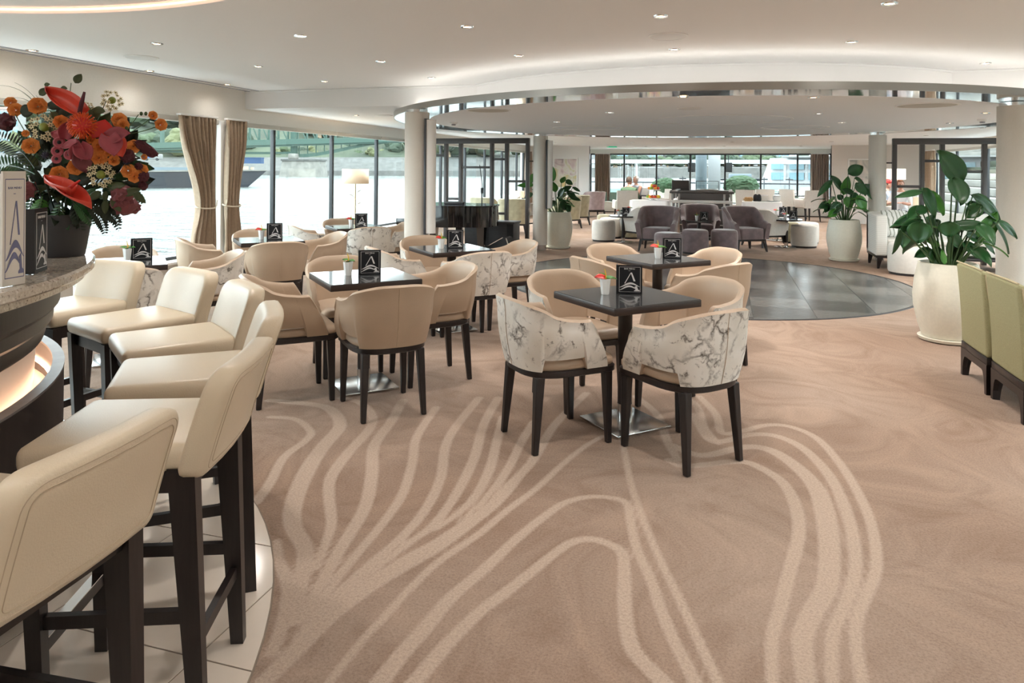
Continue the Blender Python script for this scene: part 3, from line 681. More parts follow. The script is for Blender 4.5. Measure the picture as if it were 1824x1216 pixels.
disc_fit('ceiling_speaker', 'small round speaker in the low ceiling by the left windows', 'speaker', at(640, 205, ZL) + Vector((.35, .1, 0)), .12, 'speaker_white', 'white_paint')
disc_fit('ceiling_vent', 'round beige vent cover in the disc above the left column', 'vent', at(870, 196, ZD), .25, 'vent_beige', 'white_paint')
disc_fit('ceiling_vent', 'round beige vent cover in the disc near the right column', 'vent', at(1651, 187, ZD), .28, 'vent_beige', 'white_paint')
disc_fit('ceiling_speaker', 'small round speaker in the middle of the ceiling disc', 'speaker', at(1228, 193, ZD), .13, 'speaker_white', 'white_paint')
for (px, py), l in (((808, 217), 'left'), ((1750, 212), 'right')):
    p = at(px, py, ZD); d = thing('smoke_detector', 'white smoke detector on the %s of the ceiling disc' % l, 'detector', (p.x, p.y, ZD))
    MB().lathe([(.055, 0), (.055, -.02), (.045, -.03)], 20).build('base', 'white_paint', d); MB().lathe([(.03, -.03), (.028, -.05)], 16).build('sensor', 'print_grey', d)
# ================================================================== TUB CHAIRS
def u_path(s):
    """plan curve of the chair shell at seat level; s from -1 (left front tip) over 0 (middle of the back) to 1 (right front tip). Chair faces +Y."""
    a, bk, fr = .245, .235, .185                     # half width, depth behind, reach in front
    sg = 1 if s >= 0 else -1; t = abs(s); L1 = .44
    if t <= .64:
        th = t / .64 * PI / 2; e = 2 / 2.7
        return sg * a * math.sin(th) ** e, -.03 - bk * max(0.0, math.cos(th)) ** e
    return sg * a, -.03 + (t - .64) / .36 * (fr + .03)
def tub_shell(outer_mat):
    nu, nv = 56, 12; b = MB()
    def top(s):
        t = abs(s); return .790 - .105 * smooth(.06, .86, t) - .055 * smooth(.92, 1.0, t) ** 1.5
    def bot(s):
        t = abs(s); n = smooth(.37, .40, t) * (1 - smooth(.755, .785, t)); return .430 + .062 * n
    def P(s, v, off):
        # the front edge leans back towards the top
        s2 = s * (1 - .15 * v ** 1.2) if abs(s) > .60 else s * lerp(1, (1 - .15 * v ** 1.2), smooth(.35, .6, abs(s)))
        x, y = u_path(s2); e = 1e-3; x1, y1 = u_path(min(1, s2 + e)); x0, y0 = u_path(max(-1, s2 - e))
        tx, ty = x1 - x0, y1 - y0; l = math.hypot(tx, ty) or 1; nx, ny = ty / l, -tx / l
        z = lerp(bot(s), top(s), v); fl_ = .040 * v ** 1.1 * (1.0 + .3 * (1 - smooth(.3, .7, abs(s))))
        bulge = .012 * math.sin(PI * min(1, v * 1.2))
        return Vector((x + nx * (off + fl_ + bulge), y + ny * (off + fl_ + bulge), z))
    S = []
    for i in range(nu + 1):
        S.append(-1 + 2 * i / nu)
    S = sorted(set([round(s, 4) for s in S] + [-.385, .385, -.77, .77, -.37, .37, -.40, .40, -.755, .755, -.785, .785]))
    V = [i / nv for i in range(nv + 1)]
    t = .040
    b.mi = 0; Vo = b.ringloft([[P(s, v, 0) for s in S] for v in V], close=False)
    b.mi = 1; Vi = b.ringloft([[P(s, v, -t * (1 - .15 * v)) for s in S] for v in V], close=False)
    # rounded rim in between: raised middle line
    def bridge(o, i, mids, m):
        b.mi = m; mv = [b.bm.verts.new(p) for p in mids]; fs = []
        for k in range(len(o) - 1):
            fs.append(b.bm.faces.new((o[k], o[k + 1], mv[k + 1], mv[k]))); fs.append(b.bm.faces.new((mv[k], mv[k + 1], i[k + 1], i[k])))
        b._mark(fs); return mv
    mt = bridge(Vo[-1], Vi[-1], [(a.co + c.co) / 2 + Vector((0, 0, .012)) for a, c in zip(Vo[-1], Vi[-1])], 1)
    mb_ = bridge(Vo[0], Vi[0], [(a.co + c.co) / 2 for a, c in zip(Vo[0], Vi[0])], 1)
    for e in (0, -1):
        ol = [r[e] for r in Vo]; il = [r[e] for r in Vi]
        mids = [(a.co + c.co) / 2 + Vector((0, .008, 0)) for a, c in zip(ol, il)]
        b.mi = 1; mv = [mb_[e]] + [b.bm.verts.new(p) for p in mids[1:-1]] + [mt[e]]; fs = []
        for k in range(len(ol) - 1):
            fs.append(b.bm.faces.new((ol[k], ol[k + 1], mv[k + 1], mv[k]))); fs.append(b.bm.faces.new((mv[k], mv[k + 1], il[k + 1], il[k])))
        b._mark(fs)
    return b, P
def d_plan(w, yf, yb, n=10, p=2.8, fr=.05):
    pts = []
    for i in range(2 * n + 1):
        th = PI * i / (2 * n); e = 2 / p; c, s_ = math.cos(th), math.sin(th)
        pts.append((w * (abs(c) ** e) * (1 if c >= 0 else -1), -(abs(s_) ** e) * abs(yb)))
    for i in range(5):
        a = PI - PI / 2 * i / 4; pts.append((-w + fr + fr * math.cos(a), yf - fr + fr * math.sin(a)))
    for i in range(5):
        a = PI / 2 - PI / 2 * i / 4; pts.append((w - fr + fr * math.cos(a), yf - fr + fr * math.sin(a)))
    return pts
def make_tub(outer, label):
    t = thing('tub_chair', label, 'chair', (0, 0, 0), 0, 'tub chairs around the square tables')
    b, P = tub_shell(outer); sh = b.build('backrest', [outer, 'leather_tan'], t, ang=50)
    # seam and piping lines of the shell
    b = MB(); 
    for s in (0.0,): b.tube([P(s, v / 10, .0015) for v in range(11)], .0016, 5)
    b.build('seam', 'stitch' if outer == 'leather_tan' else 'leather_tan', sh)
    pl = d_plan(.225, .255, -.245)
    sc = lambda k, z: [(x * k, y * k, z) for x, y in pl]
    b = MB(); b.ringloft([sc(.96, .425), sc(1.0, .440), sc(1.0, .462), sc(.95, .480), sc(.80, .490), sc(.45, .494)]); b.build('seat', 'leather_tan', t, ang=60)
    b = MB(); b.ringloft([sc(1.0, .392), sc(1.035, .398), sc(1.035, .424), sc(1.0, .430)]); b.build('seat_frame', 'dark_wood', t)
    for sx in (-1, 1):
        for sy in (-1, 1):
            b = MB(); b.taper((sx * (.20 if sy > 0 else .185), sy * .222, 0), (sx * (.194 if sy > 0 else .168), sy * (.212 if sy > 0 else .190), .40), (.030, .032), (.046, .052)); 
            o = b.build('leg', 'dark_wood', t); md = o.modifiers.new('bev', 'BEVEL'); md.width = .006; md.segments = 2
    return t
chair_marble = make_tub('marble_fabric', 'x'); chair_tan = make_tub('leather_tan', 'x')

TABLES = [  # centre, key, finish, place phrase
    ((-4.44, 4.36), 'T1', 'marble', 'the window table behind the bar', [('NW',), ('NE',), ('SE',)]),
    ((-4.47, 6.23), 'T2', 'tan', 'the table beside the tied curtains', None),
    ((-4.48, 8.02), 'T3', 'marble', 'the table in front of the floor lamp', None),
    ((-2.35, 4.34), 'T4', 'tan', 'the table nearest the bar stools', None),
    ((-2.42, 6.13), 'T5', 'marble', 'the table in front of the left column', None),
    ((-0.53, 6.02), 'T6', 'tan', 'the table at the dance floor edge', None),
    ((-0.55, 4.165), 'T7', 'marble', 'the nearest table on the open carpet', None)]
SIDES = {'SE': ((1, -1), 'near right side'), 'SW': ((-1, -1), 'near left side'), 'NE': ((1, 1), 'far right side'), 'NW': ((-1, 1), 'far left side')}
JIT = {('T7', 'SE'): (.0, .0, 3), ('T7', 'SW'): (.0, .02, -2), ('T6', 'SE'): (.06, .02, 4), ('T2', 'SW'): (-.04, -.05, 2), ('T5', 'NE'): (.05, .0, -4), ('T1', 'NE'): (.06, .06, 0)}
first = {'marble': True, 'tan': True}
OFF = .345
for (tx, ty), key, fin, place, only in TABLES:
    for sd_, ((ax, ay), ph) in SIDES.items():
        if only and (sd_,) not in only: continue
        jx, jy, jr = JIT.get((key, sd_), (rnd.uniform(-.015, .015), rnd.uniform(-.015, .015), rnd.uniform(-3, 3)))
        loc = (tx + ax * OFF + jx, ty + ay * OFF + jy, 0); rz = math.atan2(-ay, -ax) - PI / 2 + math.radians(jr)
        lab = ('marble-print tub chair' if fin == 'marble' else 'tan leather tub chair') + ', %s of %s' % (ph, place)
        src = chair_marble if fin == 'marble' else chair_tan
        if first[fin]:
            first[fin] = False; src.location = loc; src.rotation_euler = (0, 0, rz); src['label'] = lab
        else: dup(src, loc, rz, lab)

# ================================================================== SQUARE TABLES, MENUS, SMALL POTS
def make_table(label):
    t = thing('square_table', label, 'table', (0, 0, 0), 0, 'square dark tables'); h = .305
    MB().b2((-h, -h, .708), (h, h, .748), .003).build('tabletop', 'table_wood', t)
    MB().b2((-h + .004, -h + .004, .7475), (h - .004, h - .004, .7505)).build('surface', 'table_gloss', t, smooth=False)
    MB().b2((-.14, -.14, .690), (.14, .14, .708), .003).build('mount', 'matte_black', t)
    MB().lathe([(.042, .12), (.042, .69)], 24).build('pole', 'dark_wood', t)
    MB().lathe([(.044, .014), (.044, .12)], 24).build('sleeve', 'brushed_steel', t)
    MB().b2((-.19, -.19, .004), (.19, .19, .016), .003).build('base_plate', 'brushed_steel', t)
    return t
tb0 = None
for (tx, ty), key, fin, place, only in TABLES:
    lab = 'dark square pedestal table: ' + place
    if tb0 is None: tb0 = make_table(lab); tb0.location = (tx, ty, 0); tb0.rotation_euler = (0, 0, PI / 4)
    else: dup(tb0, (tx, ty, 0), PI / 4, lab)

def logo(parent, w, h, m, y, prefix='logo', flip=1):
    """white line frame, letter-A emblem with two waves, on a panel facing -Y whose lower left corner is (0, y, 0)"""
    def poly(pts, name):
        b = MB(); b.ringloft([[(px * w, y - .0004 * k, pz * h) for px, pz in pts] for k in (0, 2)]); return b.build(name, m, parent, smooth=False)
    # A: left stroke, right stroke
    poly([(.30, .36), (.335, .36), (.575, .74), (.545, .74)], 'letter_stroke'); poly([(.545, .74), (.60, .74), (.735, .44), (.66, .44)], 'letter_stroke')
    poly([(.68, .10), (.90, .10), (.90, .13), (.84, .15), (.79, .28), (.70, .25), (.74, .14), (.68, .12)], 'letter_stroke')
    def wave(z0, amp, th, x0, x1, nm):
        b = MB(); up, dn = [], []
        for i in range(15):
            u = i / 14; x = lerp(x0, x1, u); z = z0 + amp * math.sin((u * 1.55 - .35) * PI) ; tt = th * math.sin(PI * (u * .92 + .05))
            up.append((x * w, y - .0010, (z + tt) * h)); dn.append((x * w, y - .0010, (z - tt) * h))
        b.ringloft([dn, up], close=False); o = b.build(nm, m, parent, smooth=False); return o
    wave(.29, .075, .035, .12, .90, 'wave'); wave(.19, .075, .030, .10, .82, 'wave')
def frame_lines(parent, w, h, m, y, x0=.10, x1=.92, z0=.07, z1=.93, t=.006, skip_bottom_right=False):
    b = MB()
    for lo, hi in (((x0, z1 - .004), (x1, z1 + .004)), ((x0, z0 - .004), (x1, z0 + .004)), ((x0 - t, z0), (x0 + t, z1)), ((x1 - t, z0), (x1 + t, z1))):
        b.b2((lo[0] * w, y - .0008, lo[1] * h), (hi[0] * w, y, hi[1] * h))
    return b.build('border_line', m, parent, smooth=False)
def menu_panel(parent, w, h, cover, ink, t=.006, pages=True, title=True, ts=.013):
    p = MB().b2((0, 0, 0), (w, t, h), .001).build('cover', cover, parent, smooth=False)
    logo(p, w, h, ink, -.0002); frame_lines(p, w, h, ink, -.0002)
    if title:
        text_mesh('BAR MENU', ts, 'title', ink, p, Matrix.Translation((w * .5, -.0006, h * .845)) @ Matrix.Rotation(PI / 2, 4, 'X'))
        MB().b2((w * .46, -.0008, h * .80), (w * .54, 0, h * .806)).build('title_rule', ink, p, smooth=False)
    return p
def make_menu(label):
    t = thing('menu_booklet', label, 'menu', (0, 0, 0), 0, 'dark menus on the square tables')
    w, h = .150, .170
    front = menu_panel(t, w, h, 'menu_dark', 'print_white'); front.location = (-w / 2 + .01, 0, 0)
    b = MB(); b.box((0, .035, h / 2), (.006, .07, h), None, .001); bk = b.build('back_cover', 'menu_dark', t, (-w / 2 + .010, .004, 0), -.10, smooth=False)
    b = MB(); b.b2((0, .004, .004), (w - .012, .012, h - .006)); b.build('pages', 'menu_cream', t, (-w / 2 + .014, .004, 0), .10, smooth=False)
    return t
def heart(b, c, L, Wd, d, up, cup=.12, curl=.25, nu=8, nv=7):
    """a heart-shaped leaf or spathe: base at c, pointing along d, facing up; as a surface"""
    d = Vector(d).normalized(); up = Vector(up); up = (up - d * up.dot(d)).normalized(); s = d.cross(up)
    rows = []
    for i in range(nu + 1):
        u = i / nu; wv = Wd * (math.sin(PI * min(1, (u * .86 + .14))) ** .8) * (1 - .25 * u)
        if i == nu: wv = Wd * .02
        row = []
        for j in range(nv + 1):
            v = -1 + 2 * j / nv
            back = -L * .18 * (abs(v) ** .8) * (1 - u) ** 3
            p = Vector(c) + d * (u * L + back) + s * (v * wv / 2) + up * (cup * L * (v * v - .3) * (1 - .3 * u) - curl * L * u * u)
            row.append(p)
        rows.append(row)
    b.grid(rows)
def leaf(b, c, L, Wd, d, up, cup=.10, curl=.3, nu=8, nv=4, fold=.0):
    d = Vector(d).normalized(); up = Vector(up); up = (up - d * up.dot(d)); up = up.normalized() if up.length > 1e-6 else basis(d)[1]; s = d.cross(up)
    rows = []
    for i in range(nu + 1):
        u = i / nu; wv = Wd * max(.02, math.sin(PI * u ** .8) ** .75)
        rows.append([Vector(c) + d * (u * L * (1 - .25 * curl * u)) + s * ((-1 + 2 * j / nv) * wv / 2) + up * (cup * Wd * abs(-1 + 2 * j / nv) - curl * L * u * u) for j in range(nv + 1)])
    b.grid(rows)
def make_pot(label, red=True):
    t = thing('flower_pot', label, 'plant pot', (0, 0, 0), 0, 'little anthurium pots on the tables')
    po = []
    for r, z in ((.0225, 0), (.024, .002), (.034, .088), (.034, .092), (.030, .092), (.0285, .075)):
        po.append([(r * math.cos(PI / 8 + k * PI / 4) * 1.0, r * math.sin(PI / 8 + k * PI / 4), z) for k in range(8)])
    b = MB(); b.ringloft(po, True, True, True); b.build('pot', 'porcelain', t, ang=20)
    MB().lathe([(.001, .078), (.029, .078)], 8, (0, 0, 0), False, False).build('soil', 'pot_soil', t)
    if red:
        b = MB(); heart(b, (-.004, 0, .098), .062, .058, (-.62, -.55, .30), (-.3, -.6, .7), .15, .35); solidify(b.build('spathe', 'flower_red', t), .0012)
        b = MB(); heart(b, (.005, .008, .092), .058, .045, (.75, .2, .30), (0, -.3, 1), .2, .5); solidify(b.build('leaf', 'leaf_fresh', t), .001)
        b = MB(); heart(b, (-.006, .012, .095), .055, .045, (-.6, .5, .55), (.2, -.5, 1), .2, .3); solidify(b.build('leaf', 'leaf_fresh', t), .001)
    else:
        b = MB(); heart(b, (0, 0, .092), .06, .045, (.65, -.5, .45), (0, -.3, 1), .2, .4); solidify(b.build('leaf', 'leaf_fresh', t), .001)
        b = MB(); heart(b, (0, .005, .092), .055, .045, (-.6, .3, .4), (0, -.3, 1), .2, .4); solidify(b.build('leaf', 'leaf_fresh', t), .001)
        b = MB(); heart(b, (.0, -.004, .095), .03, .026, (-.2, -.8, .5), (0, -.3, 1), .2, .4); solidify(b.build('spathe', 'flower_coral', t), .001)
    MB().tube([(.002, 0, .085), (.004, -.004, .115), (-.004, -.004, .150)], [.0035, .0040, .0022], 7).build('spadix', 'flower_yellow', t)
    return t
POTS = {'T7': ((1078, 524), (1118, 523), 1), 'T6': ((1172, 460), (1195, 460), 1), 'T4': ((620, 490), (656, 489), 0), 'T5': ((786, 442.5), (809, 442), 1), 'T2': ((465.6, 426), (487.5, 427), 1), 'T3': ((625.6, 404), (642, 404.5), 1), 'T1': ((226.5, 463.5), (250, 462.5), 0)}
mn0 = None; pt0 = {}
for (tx, ty), key, fin, place, only in TABLES:
    (a, b_, red) = POTS[key]; pa, pm = at(*a, .7505), at(*b_, .7505)
    face = math.atan2(pm.y, pm.x) - PI / 2 + .06
    lab = 'black menu booklet with letter A emblem on ' + place
    if mn0 is None: mn0 = make_menu(lab); mn0.location = pm; mn0.rotation_euler = (0, 0, face)
    else: dup(mn0, pm, face, lab)
    lab = ('little white pot with a red anthurium on ' if red else 'little white pot with green leaves on ') + place
    if red not in pt0: pt0[red] = make_pot(lab, red); pt0[red].location = pa; pt0[red].rotation_euler = (0, 0, face)
    else: dup(pt0[red], pa, face + rnd.uniform(-.3, .3), lab)

# ================================================================== BAR
bar = thing('bar_counter', 'curved bar with speckled stone top and glowing recess at the left edge', 'bar counter', (BC.x, BC.y, 0))
def arc_lathe(prof, m, name, a0=-75, a1=150, n=72, par=bar):
    b = MB(); rings = []
    for i in range(n + 1):
        a = math.radians(lerp(a0, a1, i / n)); rings.append([(r * math.cos(a), r * math.sin(a), z) for r, z in prof])
    b.ringloft(rings, True, True, True); return b.build(name, m, par, ang=30)
arc_lathe([(.80, 1.074), (1.635, 1.074), (1.650, 1.080), (1.650, 1.102), (1.672, 1.105), (1.680, 1.112), (1.680, 1.132), (1.672, 1.140), (.80, 1.140)], 'bar_stone', 'stone_top')
arc_lathe([(.84, .845), (1.502, .845), (1.516, .855), (1.522, .875), (1.522, .905), (1.532, .912), (1.545, .925), (1.547, .955), (1.547, .965), (1.555, .972), (1.566, .985), (1.568, 1.02), (1.568, 1.074), (.84, 1.074)], 'bar_dark', 'curved_front')
arc_lathe([(.84, .10), (1.47, .10), (1.480, .62), (1.492, .845), (.84, .845)], 'bar_lining', 'lit_recess')
arc_lathe([(1.545, .22), (1.578, .22), (1.580, .742), (1.545, .742)], 'bar_dark', 'lower_ring')
arc_lathe([(1.543, .742), (1.582, .742), (1.582, .750), (1.543, .750)], 'bar_wood_grey', 'ledge')
arc_lathe([(1.47, .60), (1.546, .60), (1.546, .615), (1.47, .615)], 'bar_lining', 'recess_floor')
arc_lathe([(.9, .005), (1.28, .005), (1.28, .12), (.9, .12)], 'bar_dark', 'plinth')
bs = arc_lathe([(1.537, .655), (1.5435, .655), (1.5435, .672), (1.537, .672)], 'bar_glow', 'light_strip')
# chrome foot rail on posts
rail = MB(); rail.tube([(1.70 * math.cos(math.radians(a)), 1.70 * math.sin(math.radians(a)), .30) for a in range(-70, 146, 4)], .022, 10); rail.build('foot_rail', 'chrome', bar)
for a in (-40, -8, 24, 56, 88, 120):
    ca, sa = math.cos(math.radians(a)), math.sin(math.radians(a))
    MB().tube([(1.46 * ca, 1.46 * sa, .15), (1.62 * ca, 1.62 * sa, .17), (1.70 * ca, 1.70 * sa, .30)], .014, 8).build('rail_bracket', 'chrome', bar)

# ================================================================== BAR STOOLS
def make_stool(label):
    t = thing('bar_stool', label, 'bar stool', (0, 0, 0), 0, 'cream leather bar stools'); w = .205
    # seat: long rounded pad, faces +Y
    b = MB(); b.box((0, .01, .725), (2 * w, .44, .075), None, .028, 4); s = b.build('seat', 'leather_cream', t, ang=50)
    # low back: a thick padded panel with softly rounded corners, leaning outwards
    Z0, Z1, hw_, rc = .672, .955, .216, .062
    def outline(ins):
        r = max(.012, rc - ins); pts_ = []
        for cx_, cz_, a0 in ((hw_ - ins - r, Z1 - ins - r, 0), (-hw_ + ins + r, Z1 - ins - r, 90), (-hw_ + ins + r * .5, Z0 + ins + r * .5, 180), (hw_ - ins - r * .5, Z0 + ins + r * .5, 270)):
            q = r if a0 < 180 else r * .5
            for i in range(7): an = math.radians(a0 + 90 * i / 6); pts_.append((cx_ + q * math.cos(an), cz_ + q * math.sin(an)))
            # extra points along the straight run that follows
            n2 = {0: (-hw_ + ins + r, Z1 - ins), 90: (-hw_ + ins, Z0 + ins + r * .5), 180: (hw_ - ins - r * .5, Z0 + ins), 270: (hw_ - ins, Z1 - ins - r)}[a0]; l = pts_[-1]
            for k in (1, 2, 3): pts_.append((lerp(l[0], n2[0], k / 4), lerp(l[1], n2[1], k / 4)))
        return pts_
    def warp(x, z, y):
        v = (z - Z0) / (Z1 - Z0); return Vector((x, y - .205 - .085 * max(0, v) ** 1.15 - .016 * (1 - (x / hw_) ** 2), z))
    T_ = .038; cz = (Z0 + Z1) / 2
    def lay(ins, y, k=1.0): return [warp(x * k, cz + (z - cz) * k, y) for x, z in outline(ins)]
    b = MB(); b.ringloft([lay(.03, -T_, .05), lay(.03, -T_, .5), lay(.024, -T_), lay(.010, -T_ + .004), lay(.003, -T_ + .011), lay(0, -T_ + .022), lay(0, T_ - .022), lay(.003, T_ - .011), lay(.010, T_ - .004), lay(.024, T_), lay(.03, T_, .5), lay(.03, T_, .05)]); bk = b.build('backrest', 'leather_cream', t, ang=70)
    for ins in (.020, .034):
        pa_ = [warp(x, z, -T_ - (.0005 if ins > .03 else -.0012)) for x, z in outline(ins)]; MB().tube(pa_ + [pa_[0]], .0011, 5).build('stitching', 'stitch', bk)
    for sx in (-1, 1):
        o = MB().taper((sx * .165, .175, .006), (sx * .180, .200, .69), (.032, .036), (.044, .046)).build('leg', 'dark_wood', t)
        o = MB().taper((sx * .172, -.225, .006), (sx * .182, -.185, .70), (.034, .038), (.046, .070)).build('leg', 'dark_wood', t)
    MB().b2((-.18, .178, .635), (.18, .200, .69)).b2((-.18, -.205, .635), (.18, -.180, .69)).b2((-.195, -.19, .635), (-.172, .19, .69)).b2((.172, -.19, .635), (.195, .19, .69)).build('apron', 'dark_wood', t, smooth=False)
    MB().bar((-.166, .180, .225), (.166, .180, .225), .022, .034).build('footrest', 'dark_wood', t, smooth=False)
    MB().b2((-.150, .168, .2425), (.150, .200, .2455)).build('footrest_plate', 'chrome', t, smooth=False)
    for sx in (-1, 1): MB().bar((sx * .168, -.21, .300), (sx * .168, .180, .300), .020, .034).build('stretcher', 'dark_wood', t, smooth=False)
    MB().bar((-.172, -.213, .225), (.172, -.213, .225), .020, .034).build('stretcher', 'dark_wood', t, smooth=False)
    return t
st0 = None
SL = ['cream bar stool nearest the camera, lower left corner', 'second bar stool from the camera, its stitched back turned right', 'third bar stool from the camera, back seen edge-on', 'fourth bar stool from the camera, beside the tan chairs', 'fifth bar stool from the camera, before the marble chair', 'farthest bar stool, half hidden behind the bar top']
for a, lab in zip((5, 21.5, 37.5, 53.5, 69, 86), SL):
    ar = math.radians(a); loc = (BC.x + 1.99 * math.cos(ar), BC.y + 1.99 * math.sin(ar), 0); rz = ar + PI / 2
    if st0 is None: st0 = make_stool(lab); st0.location = loc; st0.rotation_euler = (0, 0, rz)
    else: dup(st0, loc, rz, lab)
# ================================================================== FLOWER ARRANGEMENT ON THE BAR
ZB = 1.141
VP_ = at(110, 455, ZB); DV = VP_.length and (ZB - H) / ray(110, 455)[2]
arr = thing('flower_arrangement', 'large mixed bouquet of anthuriums and orange roses in a charcoal vase on the bar', 'flowers', VP_)
TOCAM = Vector((-VP_.x, -VP_.y, .15)).normalized(); RIGHT = Vector((math.cos(YAW), math.sin(YAW), 0)); CEN = (135, 285)
def bq(px, py, dd=None):
    """place in the bouquet, local to its base: a dome that comes towards the viewer in the middle"""
    if dd is None:
        q = min(1.0, math.hypot((px - CEN[0]) / 150, (py - CEN[1]) / 135)); dd = -.17 * math.sqrt(1 - q * q) + .01
    return atD(px, py, DV + dd / 1.0) - VP_
def bobj(b, name, m, th=0.0, ang=45, par=None):
    o = b.build(name, m, par or arr, ang=ang)
    if th: solidify(o, th)
    return o
b = MB(); b.lathe([(.075, 0), (.078, .004), (.102, .155), (.104, .160), (.098, .160), (.094, .13)], 40, (0, 0, .0)); bobj(b, 'vase', 'vase_charcoal')
def orient(d, up=Vector((0, 0, 1))):
    d = Vector(d).normalized(); x = up.cross(d)
    if x.length < 1e-4: x = Vector((1, 0, 0))
    x.normalize(); y = d.cross(x); return Matrix((x, y, d)).transposed()
# -- prototypes, facing +Z, unit size
def rose_mesh(name, m, rings, flat=.75):
    b = MB()
    for (n, r0, tilt, L, off) in rings:
        for k in range(n):
            a = 2 * PI * k / n + off; ca, sa = math.cos(a), math.sin(a); rows = []
            for i in range(5):
                u = i / 4; row = []
                for j in range(5):
                    v = -1 + j / 2; rr = r0 * (.35 + .65 * u ** .7) + L * u * math.sin(tilt) * .75; wv = 1.45 * PI * (rr + .05) / n * math.sin(PI * (.30 + .45 * u)); zz = L * u * math.cos(tilt) * flat - .10 * v * v * u + .04 * math.sin(v * 7 + k * 3) * u
                    row.append((ca * rr - sa * v * wv, sa * rr + ca * v * wv, zz))
                rows.append(row)
            b.grid(rows)
    return b.mesh(name, m, ang=80)
ROSE = rose_mesh('rose', 'flower_orange', [(3, .16, .0, .62, .2), (4, .32, .05, .66, .9), (5, .50, .15, .66, .1), (6, .66, .45, .60, .5), (7, .74, .95, .50, .2)])
def ball_mesh(name, m, rough_, n=900, seed=1, petals=False):
    rr = random.Random(seed); b = MB(); bmesh.ops.create_icosphere(b.bm, subdivisions=3, radius=1.0)
    for v in b.bm.verts:
        a = v.co.copy(); v.co *= 1 + rough_ * (math.sin(a.x * 13 + 2 * math.sin(a.y * 9)) * math.sin(a.y * 15 + a.z * 11) + rr.uniform(-.5, .5))
    return b.mesh(name, m, ang=20)
CARN = ball_mesh('carnation', 'flower_maroon', .16); DUSK = ball_mesh('celosia', 'flower_dusky', .20, seed=3)
def spiky(name, mats, n=70, seed=2, core=.62, spike=.055, inward=False):
    rr = random.Random(seed); b = MB(); b.mi = 0; b.ell((0, 0, 0), core); b.mi = 1
    for k in range(n):
        z = 1 - 2 * (k + .5) / n; a = k * 2.39996; r = math.sqrt(1 - z * z); d = Vector((r * math.cos(a), r * math.sin(a), z)); x, y = basis(d)
        tip = d * rr.uniform(.9, 1.08); mid = d * .8 + x * .05
        if inward: tip = d * .93 + Vector((0, 0, .18)); mid = d * 1.03
        b.tube([d * core * .9, mid, tip], [spike, spike * .8, spike * .3], 4, False)
    return b.mesh(name, mats, ang=40)
PINC = spiky('pincushion', ['flower_red', 'flower_pincushion'], 150, 2, .70, .045, True); THIS = spiky('thistle', ['thistle_blue', 'leaf_dark'], 60, 5, .50, .05)
def stars_mesh():
    rr = random.Random(4); b = MB(); b.mi = 0; b.ell((0, 0, .15), (.33, .33, .42))
    b.mi = 1; heads = []
    for k in range(17):
        a = k * 2.39996; q = .45 + .55 * (k / 17) ** .6; c = Vector((math.cos(a) * q * .9, math.sin(a) * q * .9, .55 - .5 * q + rr.uniform(-.05, .08))); d = (c * .6 + Vector((0, 0, .8))).normalized(); x, y = basis(d); heads.append((c, d))
        for p in range(6):
            t = 2 * PI * p / 6; u = x * math.cos(t) + y * math.sin(t); s = d.cross(u); rows = []
            for i in range(4):
                f = i / 3; w = .058 * math.sin(PI * (.15 + .8 * f)); rows.append([c + u * (.03 + .19 * f) + d * (.06 * f) - s * w, c + u * (.03 + .19 * f) + d * (.06 * f + .02), c + u * (.03 + .19 * f) + d * (.06 * f) + s * w])
            b.grid(rows)
    b.mi = 2
    for c, d in heads: b.ell(c + d * .03, .045, None, 8, 5)
    return b.mesh('star_flower', ['bud_green', 'flower_cream', 'flower_eye'], ang=60)
STARS = stars_mesh()
def put(me, px, py, rpx, name, tilt=(0, 0, 0), dd=None, sc=(1, 1, 1), out=.5, lab=None):
    p = bq(px, py, dd); o = bpy.data.objects.new(name, me); COL.objects.link(o); o.parent = arr; r = rpx / 466.0
    d = (TOCAM + (p - Vector((0, 0, .37))) * 2.2 * out + Vector(tilt)).normalized()
    o.matrix_local = Matrix.Translation(p) @ orient(d).to_4x4() @ Matrix.Rotation(rnd.uniform(0, 6), 4, 'Z') @ Matrix.Diagonal((r * sc[0], r * sc[1], r * sc[2], 1))
    if lab: o['label'] = lab
    return o
CA = lambda x, y: (x / 6.08, 130 + y / 6.08); CB = lambda x, y: (x / 6.08, 280 + y / 6.08)
for x, y, r in ((115, 320, 50), (170, 400, 60), (410, 360, 74), (335, 790, 66), (1095, 805, 74), (1075, 920, 60), (1235, 945, 46), (820, 1020, 64), (640, 1095, 68), (1290, 510, 62), (1330, 560, 50), (1655, 460, 40), (1740, 560, 54), (1445, 795, 56), (1535, 1050, 50), (1455, 1115, 56), (1560, 910, 26), (1160, 870, 28), (660, 530, 56), (280, 655, 30), (985, 720, 36), (1390, 1060, 60)):
    put(ROSE, *CA(x, y), r / 6.08 * 1.15, 'orange_rose')
for x, y, r in ((60, 530, 95), (1550, 1120, 60), (1500, 1010, 40)): put(CARN, *CA(x, y), r / 6.08, 'maroon_carnation')
put(CARN, *CA(1575, 820), 12, 'maroon_carnation', sc=(.8, 1.9, .8)); put(CARN, *CB(1550, 310), 8, 'maroon_carnation'); put(CARN, *CA(1380, 900), 12, 'maroon_carnation')
for x, y, r in ((1340, 500, 120), (1440, 540, 70), (300, 350, 90), (250, 420, 70), (1330, 400, 100)): put(DUSK, *CB(x, y), r / 6.08, 'dusky_celosia')
put(PINC, *CA(890, 570), 22, 'pincushion_flower', tilt=(0, 0, .5), dd=-.19)
for x, y, r in ((490, 890, 75), (220, 1090, 62), (1370, 960, 75)): put(THIS, *CA(x, y), r / 6.08, 'thistle')
for x, y, r in ((1210, 300, 115), (480, 590, 145), (1090, 1100, 135), (950, 385, 70)): put(STARS, *CA(x, y), r / 6.08, 'star_flower_cluster', out=.4)
